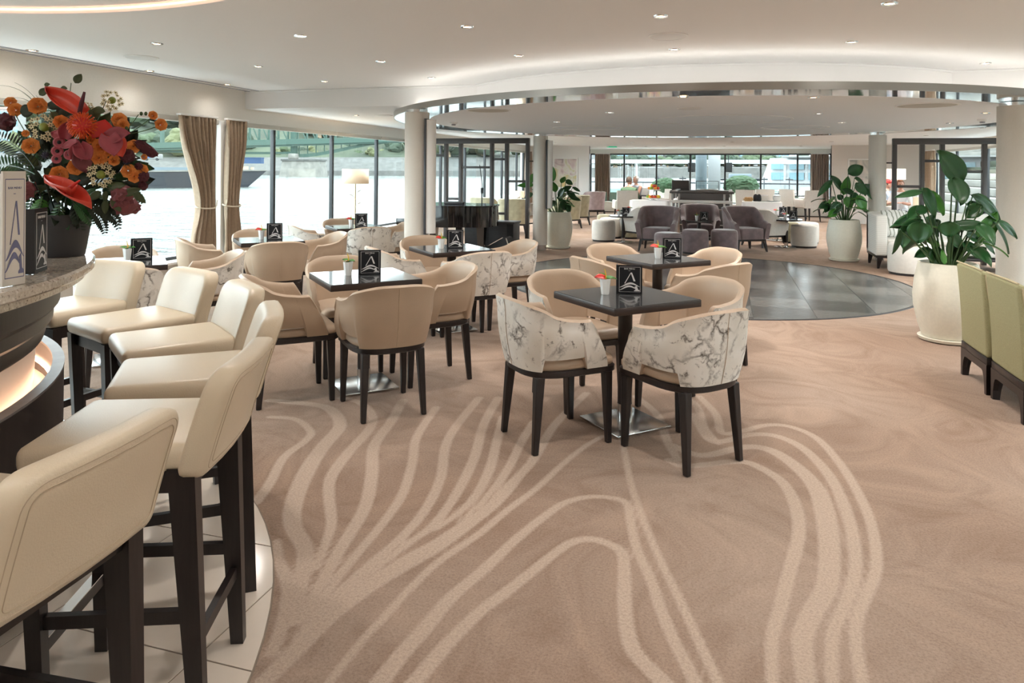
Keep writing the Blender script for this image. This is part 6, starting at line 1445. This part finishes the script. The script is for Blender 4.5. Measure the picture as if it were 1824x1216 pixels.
# ================================================================== PEOPLE
def person(label, loc, rz, shirt, hair, hairstyle, turn=0.0, sleeves=True, cap=None):
    t = thing('person', label, 'person', loc, rz, 'seated guests')
    Vt = {'pel': (0, 0, .52, .135), 'sp1': (0, -.03, .66, .135), 'sp2': (0, -.05, .82, .150), 'ch': (0, -.04, .95, .125), 'nk': (0, -.02, 1.04, .052), 'hd': (0, .0, 1.11, .055)}
    E = [('pel', 'sp1'), ('sp1', 'sp2'), ('sp2', 'ch'), ('ch', 'nk'), ('nk', 'hd')]
    for s, n in ((-1, 'l'), (1, 'r')):
        Vt.update({'sh' + n: (s * .185, -.04, .96, .062), 'el' + n: (s * .245, .08, .72, .045), 'wr' + n: (s * .13, .30, .765, .030), 'hi' + n: (s * .095, .02, .50, .095), 'kn' + n: (s * .12, .44, .50, .065), 'an' + n: (s * .12, .43, .09, .042), 'to' + n: (s * .13, .56, .05, .036)})
        E += [('ch', 'sh' + n), ('sh' + n, 'el' + n), ('el' + n, 'wr' + n), ('pel', 'hi' + n), ('hi' + n, 'kn' + n), ('kn' + n, 'an' + n), ('an' + n, 'to' + n)]
    keys = list(Vt); me = bpy.data.meshes.new('body'); me.from_pydata([Vt[k][:3] for k in keys], [(keys.index(a), keys.index(c)) for a, c in E], [])
    o = bpy.data.objects.new('tmp_body', me); COL.objects.link(o); md = o.modifiers.new('skin', 'SKIN'); 
    for i, k in enumerate(keys):
        sv = me.skin_vertices[0].data[i]; sv.radius = (Vt[k][3], Vt[k][3]); sv.use_root = (k == 'pel')
    o.modifiers.new('ss', 'SUBSURF').levels = 2; bpy.context.view_layer.update()
    m2 = bpy.data.meshes.new_from_object(o.evaluated_get(bpy.context.evaluated_depsgraph_get())); bpy.data.objects.remove(o)
    m2.materials.clear()
    for k in (shirt, 'skin', 'trousers', 'matte_black'): m2.materials.append(MATS[k])
    for p_ in m2.polygons:
        c = p_.center; z, y, x = c.z, c.y, abs(c.x)
        mi = 0
        if z > 1.015: mi = 1
        elif z > .60 and ((y > (.06 if sleeves else -.20)) and x > .10 and (y > .10 or (not sleeves and x > .20))): mi = 1
        elif z < .10 and y > .36: mi = 3
        elif z < .58 and not (y < .02 and z > .50): mi = 2
        p_.material_index = mi; p_.use_smooth = True
    body = bpy.data.objects.new('body', m2); COL.objects.link(body); body.parent = t
    R_ = Matrix.Rotation(turn, 4, 'Z'); hc = Vector((0, .012, 1.185))
    b = MB(); b.mi = 0; b.ell((0, 0, 0), (.074, .092, .112), None, 20, 14)
    for v in b.bm.verts:
        if v.co.z < -.03: v.co.x *= 1 - 1.5 * (-.03 - v.co.z); v.co.y += .02 * (-.03 - v.co.z) / .08
    b.ell((0, .094, -.012), (.011, .016, .020), None, 8, 6); b.ell((-.076, -.004, -.01), (.010, .018, .028), None, 8, 6); b.ell((.076, -.004, -.01), (.010, .018, .028), None, 8, 6)
    b.mi = 1; b.ell((-.028, .083, .008), (.012, .006, .007), None, 8, 6); b.ell((.028, .083, .008), (.012, .006, .007), None, 8, 6)
    b.mi = 2; b.ell((0, .086, -.055), (.024, .006, .006), None, 8, 6)
    h = b.build('head', ['skin', 'matte_black', 'flower_pink'], t, ang=70); h.matrix_local = Matrix.Translation(hc) @ R_
    b = MB(); b.ell((0, -.016, .022), (.083, .096, .108), None, 20, 14); bmesh.ops.delete(b.bm, geom=[v for v in b.bm.verts if (v.co.y > .045 and v.co.z < .055) or v.co.z < (-.035 if hairstyle == 'short' else -.11)], context='VERTS')
    if hairstyle == 'bun': b.ell((0, -.09, .07), .045)
    o = b.build('hair', hair, h, ang=80); solidify(o, .008)
    if cap: b = MB(); b.ell((0, -.005, .045), (.088, .10, .085), None, 16, 10); b.box((0, .10, .055), (.12, .09, .012), None, .004); b.build('cap', cap, h)
    for s in (-1, 1):
        b = MB(); W_ = Vector((s * .13, .30, .765)); b.box(W_ + Vector((-s * .012, .045, .0)), (.072, .085, .026), None, .010, 2)
        for k in range(4): 
            L = (.060, .070, .066, .050)[k]; x = W_.x - s * .012 + (k - 1.5) * .018; b.tube([(x, W_.y + .080, W_.z), (x, W_.y + .080 + L * .55, W_.z + .003), (x, W_.y + .080 + L, W_.z - .014)], [.0085, .008, .006], 6)
        b.tube([(W_.x - s * .045, W_.y + .02, W_.z), (W_.x - s * .068, W_.y + .055, W_.z - .004), (W_.x - s * .070, W_.y + .085, W_.z - .010)], [.010, .009, .007], 6); b.build('hand', 'skin', t, ang=60)
    return t
pA = at(1112, 398); person('man in a green shirt seated at the far table, seen from behind', (pA.x + .12, pA.y + .10, 0), .35 - .35, 'shirt_green', 'hair_brown', 'short', -.5)
pB = at(1132, 386); person('grey-haired woman in a sleeveless blue-grey top facing the man', (pB.x, pB.y, 0), 2.3, 'shirt_bluegrey', 'hair_grey', 'bun', .2, False)
pC = atY(1604, 345, 19.0); person('auburn-haired woman in white seated beyond the right divider', (pC.x, 19.0, 0), 2.6, 'shirt_white', 'hair_auburn', 'long', .6)
pD = atY(1581, 340, 20.0); person('man with a red cap and pale shirt seated beyond the right divider', (pD.x, 20.0, 0), -2.2, 'shirt_bluegrey', 'hair_brown', 'short', 0, True, 'cap_red')
bn = dup(dn, (pB.x, pB.y, 0), 2.3, 'white dining chair of the grey-haired woman'); dup(dn, (pC.x, 19.0, 0), 2.6, 'white dining chair of the auburn-haired woman'); dup(dn, (pD.x, 20.0, 0), -2.2, 'white dining chair of the man with the red cap')
# ================================================================== OUTSIDE: RIVER, BANK, BRIDGE, BARGE, TERRACE
ZW = -1.5
b = MB(); b.grid([[(-700, -300, ZW), (-700, 900, ZW)], [(XL - 1.2, -300, ZW), (XL - 1.2, 900, ZW)]]); b.grid([[(XL - 1.2, 33.2, ZW), (XL - 1.2, 900, ZW)], [(400, 33.2, ZW), (400, 900, ZW)]]); b.grid([[(XR + 1.2, -300, ZW), (XR + 1.2, 33.2, ZW)], [(400, -300, ZW), (400, 33.2, ZW)]])
tag(b.build('river_water', 'river', smooth=False), 'wide pale river outside the windows', 'water', None, 'stuff')
def gp(px, d, z): X, Y, c = ray(px, 300); return Vector((X * d, Y * d, z))
def zpx(px, py, d): return atD(px, py, d).z
# --- the opposite bank, left: quay wall and wooded hill
PXS = list(range(-1900, -260, 80)) + list(range(-260, 1060, 30)); dB = lambda px: lerp(255, 330, (px + 260) / 1320)
b = MB(); b.grid([[gp(px, dB(px), ZW - .5), gp(px, dB(px) + 1, zpx(px, 304, dB(px))), gp(px, dB(px) + 14.5, zpx(px, 280, dB(px) + 14))] for px in PXS])
tag(b.build('quay_wall', 'stone_grey', smooth=False), 'grey stone quay along the opposite river bank', 'quay')
def hill_y(px): return 262 - 88 * smooth(960, 690, px) + 7 * math.sin(px * .031) + 4 * math.sin(px * .077 + 1) if px > 600 else 178 + 9 * math.sin(px * .021) + 4 * math.sin(px * .07)
b = MB(); rows_ = []
for px in PXS:
    row = []
    for k in range(9):
        u = k / 8; d = lerp(dB(px) + 14, dB(px) + 190, u); zz = lerp(zpx(px, 281, dB(px) + 14), zpx(px, hill_y(px), dB(px) + 190), u ** .8) + 2.2 * math.sin(px * .09 + k * 2.1) * math.sin(PI * u); row.append(gp(px, d, zz))
    rows_.append(row)
b.grid(rows_); tag(b.build('hillside', 'grass_hill', ang=60), 'wooded green hillside across the river', 'hill')
def tree_mesh(seed, m_):
    rr = random.Random(seed); b = MB(); b.mi = 1; b.tube([(0, 0, 0), (.02, 0, .35), (0, .02, .6)], [.06, .045, .03], 7); b.mi = 0
    for k in range(9):
        a = rr.uniform(0, 6.28); q = rr.uniform(.05, .30); r = rr.uniform(.17, .30); st = len(b.bm.verts)
        o = bmesh.ops.create_icosphere(b.bm, subdivisions=2, radius=r, matrix=Matrix.Translation((q * math.cos(a), q * math.sin(a), rr.uniform(.40, .85))))
        for v in o['verts']: v.co += Vector((rr.uniform(-1, 1), rr.uniform(-1, 1), rr.uniform(-1, 1))) * r * .14
        for v in o['verts']:
            for f in v.link_faces: f.material_index = 0
    return b.mesh('tree', [m_, 'barge_rust'], ang=15)
TM = [tree_mesh(1, 'tree_green'), tree_mesh(2, 'tree_yellow'), tree_mesh(3, 'tree_dark')]
TN = ['green', 'yellowish', 'dark green']
ORD = ['first', 'second', 'third', 'fourth', 'fifth', 'sixth', 'seventh', 'eighth', 'ninth', 'tenth', 'eleventh', 'twelfth', 'thirteenth', 'fourteenth', 'fifteenth', 'sixteenth']
CNT = {}
def nth(*k): CNT[k] = CNT.get(k, 0) + 1; return ORD[CNT[k] - 1]
for i in range(46):
    px = -40 + i * 22 + rnd.uniform(-8, 8); d = dB(px) + rnd.uniform(16, 34); k = rnd.choice([0, 0, 1, 2]); s = rnd.uniform(9, 15)
    if 430 < px < 690: s *= .55
    o = bpy.data.objects.new('bank_tree', TM[k]); COL.objects.link(o); o.location = gp(px, d, zpx(px, 283, d) - .8); o.scale = (s * 1.1, s * 1.1, s); o.rotation_euler = (0, 0, rnd.uniform(0, 6))
    where = 'behind the bouquet' if px < 200 else 'beside the tied curtains' if px < 440 else 'beneath the green bridge' if px < 700 else 'seen through the left divider' if px < 945 else 'seen beside the far column'
    tag(o, '%s %s tree from the left on the far bank %s' % (nth('b', k, where), TN[k], where), 'tree', 'trees on the far bank')
# upper slope trees
for i in range(60):
    px = -40 + i * 17 + rnd.uniform(-8, 8); u = rnd.uniform(.15, .95); d = lerp(dB(px) + 14, dB(px) + 190, u); zz = lerp(zpx(px, 290, dB(px) + 14), zpx(px, hill_y(px), dB(px) + 190), u ** .8); k = rnd.choice([0, 1, 2, 2]); s = rnd.uniform(12, 20)
    o = bpy.data.objects.new('bank_tree', TM[k]); COL.objects.link(o); o.location = gp(px, d, zz - 2); o.scale = (s * 1.3, s * 1.3, s); o.rotation_euler = (0, 0, rnd.uniform(0, 6))
    where = 'behind the bouquet' if px < 200 else 'beside the tied curtains' if px < 440 else 'above the green bridge' if px < 700 else 'seen through the left divider' if px < 945 else 'seen beside the far column'
    tag(o, '%s %s tree from the left high on the hillside %s' % (nth('h', k, where), TN[k], where), 'tree', 'trees on the hillside')
def house(label, px, py0, py1, w_px, d, m_, rows=3, cols=5, roof='roof_red'):
    c = gp(px, d, 0); z0, z1 = zpx(px, py1, d), zpx(px, py0, d); w = w_px / F * d; t = thing('house', label, 'building', (c.x, c.y, z0), YAW + .12); h = z1 - z0
    MB().b2((-w / 2, 0, -2), (w / 2, w * .5, h)).build('wall', m_, t, smooth=False)
    wm = None
    for i in range(cols):
        for j in range(rows):
            x, z = -w / 2 + w * (i + .5) / cols, h * (j + .5) / rows
            if wm is None: wm = MB().b2((-w / cols * .3, -.15, -h / rows * .28), (w / cols * .3, 0, h / rows * .28)).build('window', 'house_glass', t, (x, 0, z), smooth=False)
            else: part_copy(wm, t, (x, 0, z))
    b = MB(); b.ringloft([[(-w / 2 - .3, -.3, h), (w / 2 + .3, -.3, h), (w / 2 + .3, w * .5 + .3, h), (-w / 2 - .3, w * .5 + .3, h)], [(-w / 2 + w * .2, w * .2, h + w * .12), (w / 2 - w * .2, w * .2, h + w * .12), (w / 2 - w * .2, w * .3, h + w * .12), (-w / 2 + w * .2, w * .3, h + w * .12)]]); b.build('roof', roof, t, smooth=False)
house('pale many-windowed building on the bank behind the palm fronds', 8, 195, 275, 46, 285, 'house_white', 5, 5); house('white house on the hillside right of the bouquet', 262, 228, 246, 18, 360, 'house_white', 2, 3)
house('long white low building seen through the left divider', 800, 277, 290, 60, 345, 'house_white', 1, 8); house('white riverside pavilion beneath the bridge end', 640, 274, 288, 30, 335, 'house_white', 1, 5); house('white riverside kiosk left of the pavilion under the bridge', 595, 275, 287, 22, 332, 'house_white', 1, 4); house('pale blue-grey block above the bridge', 452, 205, 250, 50, 372, 'house_blue', 4, 5)
o = thing('container', 'blue container on the quay left of the bridge pier', 'container', gp(443, 258, zpx(443, 291, 258)), YAW); MB().b2((-4.5, 0, 0), (4.5, 3, 2.0)).build('body', 'container_blue', o, smooth=False); MB().b2((-4.6, -.1, 2.0), (4.6, 3.1, 2.2)).build('roof', 'container_blue', o, smooth=False)
# --- green steel bridge on a stone pier
br = thing('bridge', 'green steel truss bridge crossing the river', 'bridge', (0, 0, 0)); dK = lambda px: lerp(225, 275, (px - 150) / 620)
dk = lambda px, py: atD(px, py, dK(px)); yD = lambda px: lerp(263, 246.5, (px - 150) / 600)
g = lambda a, c, w: MB().bar(a, c, w).build
def bar_(a, c, w, nm): MB().bar(a, c, w).build(nm, 'bridge_green', br, smooth=False)
bar_(dk(120, yD(120)), dk(780, yD(780) + .5), 1.7, 'deck_girder'); bar_(dk(120, yD(120) - 5), dk(780, yD(780) - 4), .35, 'railing'); bar_(dk(120, yD(120) + 7), dk(780, yD(780) + 5), .7, 'lower_girder')
for px in range(140, 770, 13): bar_(dk(px, yD(px) - 5), dk(px, yD(px)), .25, 'railing_post')
ch = []
for i, px in enumerate(range(326, 640, 17)):
    t0 = yD(px) - lerp(62, 30, (px - 130) / 510); t1 = yD(px + 17) - lerp(62, 30, (px + 17 - 130) / 510) 
    bar_(dk(px, yD(px)), dk(px, t0), .55, 'vertical'); bar_(dk(px, t0), dk(px + 17, yD(px + 17)), .40, 'diagonal'); bar_(dk(px, t0), dk(px + 17, t1), .8, 'top_chord')
for i, px in enumerate(range(130, 520, 17)): bar_(dk(px, yD(px) + 5 + 14 * smooth(130, 520, px)), dk(px + 17, yD(px + 17) + 5 + 14 * smooth(130, 520, px + 17)), .8, 'arch_rib'); 
for i, px in enumerate(range(533, 690, 15)): bar_(dk(px, yD(px) + 21 * (1 - smooth(533, 700, px)) + 4), dk(px + 15, yD(px + 15) + 21 * (1 - smooth(533, 700, px + 15)) + 4), 1.2, 'arch_rib'); bar_(dk(px, yD(px)), dk(px, yD(px) + 21 * (1 - smooth(533, 700, px)) + 4), .3, 'hanger')
bar_(dk(524, 285), dk(524, 215), 1.8, 'tower'); bar_(dk(289, 268), dk(289, 205), 1.0, 'tower')
pr = thing('bridge_pier', 'stone bridge pier standing in the river', 'bridge pier', gp(541, 252, ZW), YAW); w = 34 / F * 252
b = MB(); b.ringloft([[(-w * 1.08, -5, -1), (w * 1.08, -5, -1), (w * 1.08, 6, -1), (-w * 1.08, 6, -1)], [(-w * .95, -4, 5.6), (w * .95, -4, 5.6), (w * .95, 5, 5.6), (-w * .95, 5, 5.6)]]); b.build('shaft', 'stone_pale', pr, smooth=False)
MB().b2((-w, -4.4, 5.6), (w, 5.4, 6.2)).build('cap', 'stone_grey', pr, smooth=False); MB().b2((-w * .75, -2, 6.2), (-w * .35, 2, 8.2), .4).build('bearing', 'stone_pale', pr)
# --- barge
bg0, bg1 = gp(190, 97, ZW), gp(474, 112, ZW); ax = (bg1 - bg0); Lb = ax.length
ba = thing('barge', 'long dark blue cargo barge moored behind the tied curtains', 'barge', bg0, math.atan2(ax.y, ax.x))
b = MB(); b.ringloft([[(0, 0, -.3), (Lb - 3.2, 0, -.3), (Lb - 3.2, 7, -.3), (0, 7, -.3)], [(-.5, -.3, 2.3), (Lb, -.3, 2.6), (Lb, 7.3, 2.6), (-.5, 7.3, 2.3)]]); b.build('hull', 'barge_hull', ba, smooth=False)
MB().b2((2, .8, 2.4), (Lb - 7, 6.2, 3.0)).build('hatch_cover', 'house_blue', ba, smooth=False); MB().b2((Lb - 4, .6, 2.6), (Lb - 2.6, 6.4, 3.2)).build('winch_house', 'barge_rust', ba, smooth=False); MB().bar((-.4, -.32, 2.35), (Lb, -.32, 2.65), .22).build('rub_rail', 'stone_pale', ba, smooth=False)
MB().lathe([(.25, 2.6), (.25, 3.1)], 12, (Lb - 1.4, 2, 0)).build('bollard', 'barge_rust', ba); MB().tube([(Lb - 5, 3, 2.6), (Lb - 5, 3, 4.2)], .12, 6).build('mast', 'white_paint', ba)
cv = thing('van', 'pale blue and white van parked on the quay behind the barge', 'van', gp(270, 255, zpx(270, 286, 255)), YAW); MB().b2((-3, 0, .5), (3, 2.4, 2.4), .3).build('body', 'house_white', cv); MB().b2((-3.05, -.05, .9), (-.5, 2.45, 1.5)).build('side_panel', 'container_blue', cv, smooth=False)
for x in (-1.9, 1.9): MB().cyl((x, -.05, .5), (x, .4, .5), .5).build('wheel', 'matte_black', cv)

# --- terrace beyond the far windows
tr = struct(MB().b2((-6.2, YF + .13, -.3), (5.6, 33, -.02)).build('floor', 'deck_grey', smooth=False)); tr['label'] = 'open terrace deck beyond the far windows'
YR = 29.0
rl2 = thing('deck_railing', 'terrace railing with glass panels beyond the far windows', 'railing', (-6, YR, 0)); MB().b2((0, -.03, .98), (11.4, .03, 1.04), .005).build('handrail', 'console_grey', rl2)
for i in range(9):
    x = i * 1.425; MB().b2((x - .02, -.02, -.02), (x + .02, .02, .98)).build('post', 'brushed_steel', rl2, smooth=False)
    if i < 8: MB().b2((x + .04, -.005, .05), (x + 1.385, .005, .94)).build('glass_panel', 'clear_glass', rl2, smooth=False)
aw = thing('awning_frame', 'white awning beam and posts over the terrace', 'awning', (0, 29.2, 0)); zA = atY(1250, 287, 29.2)[2]; MB().b2((-6, -.1, zA - .10), (5.5, .1, zA + .06)).build('beam', 'ship_white', aw, smooth=False); 
for px in (1134, 1398): x = atY(px, 300, 29.2)[0]; MB().b2((x - .04, -.04, 0), (x + .04, .04, zA)).build('post', 'ship_white', aw, smooth=False)
xc = atY(1249, 300, 27)[0]; o = thing('terrace_column', 'grey-white round pillar on the terrace', 'column', (xc, 27, 0)); MB().lathe([(.20, 0), (.20, 2.6)], 24).build('shaft', 'house_blue', o); MB().lathe([(.22, 0), (.22, .12)], 24).build('base', 'ship_white', o)
xc = atY(1266, 300, 27)[0]; o = thing('terrace_screen', 'white panel beside the terrace pillar', 'screen', (xc + .12, 27.45, 0)); MB().b2((-.22, -.02, .0), (.22, .02, 2.6), .005).build('panel', 'ship_white', o); MB().b2((-.25, -.15, -.02), (.25, .15, .02), .003).build('foot', 'ship_white', o)
for px, l in ((1232, 'left'), (1297.5, 'right')):
    p = atY(px, 298, 26.5); o = thing('outdoor_speaker', 'black outdoor loudspeaker hanging outside the far windows, %s one' % l, 'speaker', (p.x, 26.5, p.z)); MB().b2((-.13, -.1, -.17), (.13, .1, .17), .02).build('cabinet', 'matte_black', o); MB().tube([(0, 0, .15), (0, -.4, .45), (0, -.88, .50)], .012, 6).build('bracket', 'matte_black', o); MB().b2((-.11, -.106, -.15), (.11, -.1, .15)).build('grille', 'speaker_grille', o, smooth=False)
def boxwood(label, px, py, Y, r):
    p = atY(px, py, Y); o = thing('boxwood', label, 'shrub', (p.x, Y, -.02)); rr = random.Random(int(px)); b = MB(); bmesh.ops.create_icosphere(b.bm, subdivisions=4, radius=1.0)
    for v in b.bm.verts: v.co *= 1 + rr.uniform(-.07, .07); v.co = Vector((v.co.x * r, v.co.y * r, v.co.z * r * .62 + p.z + .05))
    b.build('foliage', 'boxwood', o, ang=10); MB().b2((-r * .7, -r * .7, 0), (r * .7, r * .7, p.z - .12), .02).build('trough', 'pot_cream', o)
boxwood('clipped green shrub on the terrace, left of the dark cooler', 1185, 333, 27.2, .50); boxwood('clipped green shrub on the terrace, right of the display case', 1320, 333, 27.2, .62)
for px, l in ((1172, 'far left'), (1216, 'left of the pillar'), (1311, 'right of the pillar'), (1361, 'before the white ship'), (1406, 'by the right curtain')):
    x = atY(px, 330, 28.2)[0]; o = thing('deck_lamp', 'slim steel deck lamp post on the terrace, ' + l, 'lamp post', (x, 28.2, -.02)); MB().tube([(0, 0, 0), (0, 0, 1.28)], .018, 8).build('post', 'console_grey', o); MB().b2((-.13, -.03, 1.18), (.13, .03, 1.23), .006).build('head', 'console_grey', o)
for i, (px, m_, l) in enumerate(((1092, 'cushion_teal', 'teal padded terrace seat outside, left'), (1136, 'cushion_pale', 'pale terrace seat outside behind the couple'), (1350, 'cushion_pale', 'pale terrace seat outside, before the white ship'), (1385, 'cushion_teal', 'teal padded terrace seat outside, right'), (1425, 'cushion_pale', 'pale terrace seat outside by the right curtain'))):
    x = atY(px, 350, 27.6)[0]; o = thing('terrace_chair', l, 'chair', (x, 27.6, -.02), PI, 'terrace seats'); MB().b2((-.35, -.3, .2), (.35, .35, .42), .05).build('seat', m_, o); MB().b2((-.38, -.42, .2), (.38, -.28, .80), .05).build('backrest', m_, o)
    for sx in (-1, 1): MB().b2((sx * .32 - .03, -.35, 0), (sx * .32 + .03, -.29, .2)).b2((sx * .32 - .03, .25, 0), (sx * .32 + .03, .31, .2)).build('leg', 'console_grey', o, smooth=False)
# far bank ahead
b = MB(); PX2 = list(range(960, 1900, 40)); dF = 300
b.grid([[gp(px, dF, ZW - .5), gp(px, dF + 2, zpx(px, 299, dF)), gp(px, dF + 60, zpx(px, 292, dF + 60))] for px in PX2]); tag(b.build('quay_wall', 'stone_grey', smooth=False), 'grey quay of the bank straight ahead beyond the terrace', 'quay')
for i in range(34):
    px = 1090 + i * 11 + rnd.uniform(-4, 4); d = dF + rnd.uniform(8, 30); k = rnd.choice([0, 2, 2]); s = rnd.uniform(4.5, 7); o = bpy.data.objects.new('bank_tree', TM[k]); COL.objects.link(o); o.location = gp(px, d, zpx(px, 300, d)); o.scale = (s * 1.4, s * 1.4, s); o.rotation_euler = (0, 0, rnd.uniform(0, 6))
    wh = 'left of the pillar' if px < 1240 else 'right of the pillar' if px < 1360 else 'behind the white ship'; tag(o, '%s %s tree from the left on the bank ahead, %s' % (nth('a', k, wh), TN[k], wh), 'tree', 'trees on the bank ahead')
for i, (px, y0, w, m_) in enumerate(((1075, 262, 36, 'house_white'), (1118, 258, 40, 'house_blue'), (1162, 266, 40, 'house_white'), (1206, 261, 42, 'house_white'), (1290, 264, 44, 'house_white'), (1336, 259, 40, 'house_blue'), (1385, 262, 44, 'house_white'))):
    house('%s town house %s along the bank ahead' % ('white' if m_ == 'house_white' else 'blue-grey', ['first from the left', 'second from the left', 'third from the left', 'left of the pillar', 'right of the pillar', 'second right of the pillar', 'behind the white ship'][i]), px, y0, 292, w, 380, m_, 3, 6)
# white passenger ship moored to the right
sp0 = gp(1345, 70, ZW); sh = thing('river_ship', 'white passenger ship moored beyond the terrace on the right', 'ship', sp0, -.25)
b = MB(); b.ringloft([[(-1.5, 0, -.4), (60, -3, -.4), (60, 6, -.4), (-1.5, 2, -.4)], [(-4, -.2, 2.0), (60, -3.2, 1.6), (60, 6, 1.6), (-4, 2.2, 2.0)]]); b.build('hull', 'ship_white', sh, smooth=False)
b = MB(); b.ringloft([[(.5, -.1, 1.7), (60, -3.0, 1.6), (60, 6, 1.6), (.5, 3, 1.7)], [(1.4, 0, 4.3), (60, -2.9, 4.3), (60, 6, 4.3), (1.4, 3, 4.3)]]); b.build('superstructure', 'ship_white', sh, smooth=False)
for k in range(12):
    x = 1.6 + k * 1.7; MB().b2((x, -.35 - x * .048, 2.2), (x + 1.3, -.12 - x * .048, 2.9)).build('window', 'house_glass', sh, smooth=False); MB().b2((x, -.35 - x * .048, 3.2), (x + 1.3, -.12 - x * .048, 3.9)).build('window', 'house_glass', sh, smooth=False)
MB().b2((3, -3, 4.3), (58, 6, 4.45)).build('sun_deck', 'house_white', sh, smooth=False); MB().lathe([(.35, 0), (.35, .05)], 16, (0, 0, 0)).build('round_emblem', 'bread', sh); sh.children[-1].rotation_euler = (PI / 2, 0, 0); sh.children[-1].location = (-1, -.45, 1.1)
o = thing('motor_boat', 'small dark motor boat on the river ahead', 'boat', gp(1322, 170, ZW), YAW); b = MB(); b.ringloft([[(-5, -1, -.3), (5, -1, -.3), (7, 0, -.3), (5, 1, -.3), (-5, 1, -.3)], [(-5.5, -1.4, 1.2), (5.5, -1.4, 1.3), (8.5, 0, 1.5), (5.5, 1.4, 1.3), (-5.5, 1.4, 1.2)]]); b.build('hull', 'barge_hull', o, smooth=False); MB().b2((-3, -1, 1.2), (2, 1, 2.4), .2).build('cabin', 'house_blue', o)
# --- right bank: stepped pale embankment
em = struct(MB().b2((30, -40, ZW - .5), (60, 160, 6.4)).build('wall_embankment', 'stone_pale', smooth=False)); em['label'] = 'pale stone embankment beside the ship on the right'
for k in range(14):
    z0 = ZW + k * .5; x = 13 + k * 1.1; MB().b2((x, -40, z0), (30.0, 160, z0 + .46), .03).build('stone_course', 'stone_pale' if k not in (6, 7, 8) else 'grass_hill', em)
for i in range(7):
    y = 20 + i * 11; MB().b2((29.7, y, 5.9), (30.3, y + .7, 7.9)).build('parapet_post', 'house_white', em, smooth=False)
for i, y in enumerate((34, 47, 62, 80)):
    o = bpy.data.objects.new('bank_tree', TM[i % 2]); COL.objects.link(o); o.location = (36, y, 6.3); o.scale = (6, 6, 8); tag(o, '%s tree above the right embankment, %s one' % (TN[i % 2], ['nearest', 'second', 'third', 'farthest'][i]), 'tree', 'trees on the right bank')
bpy.context.view_layer.update()
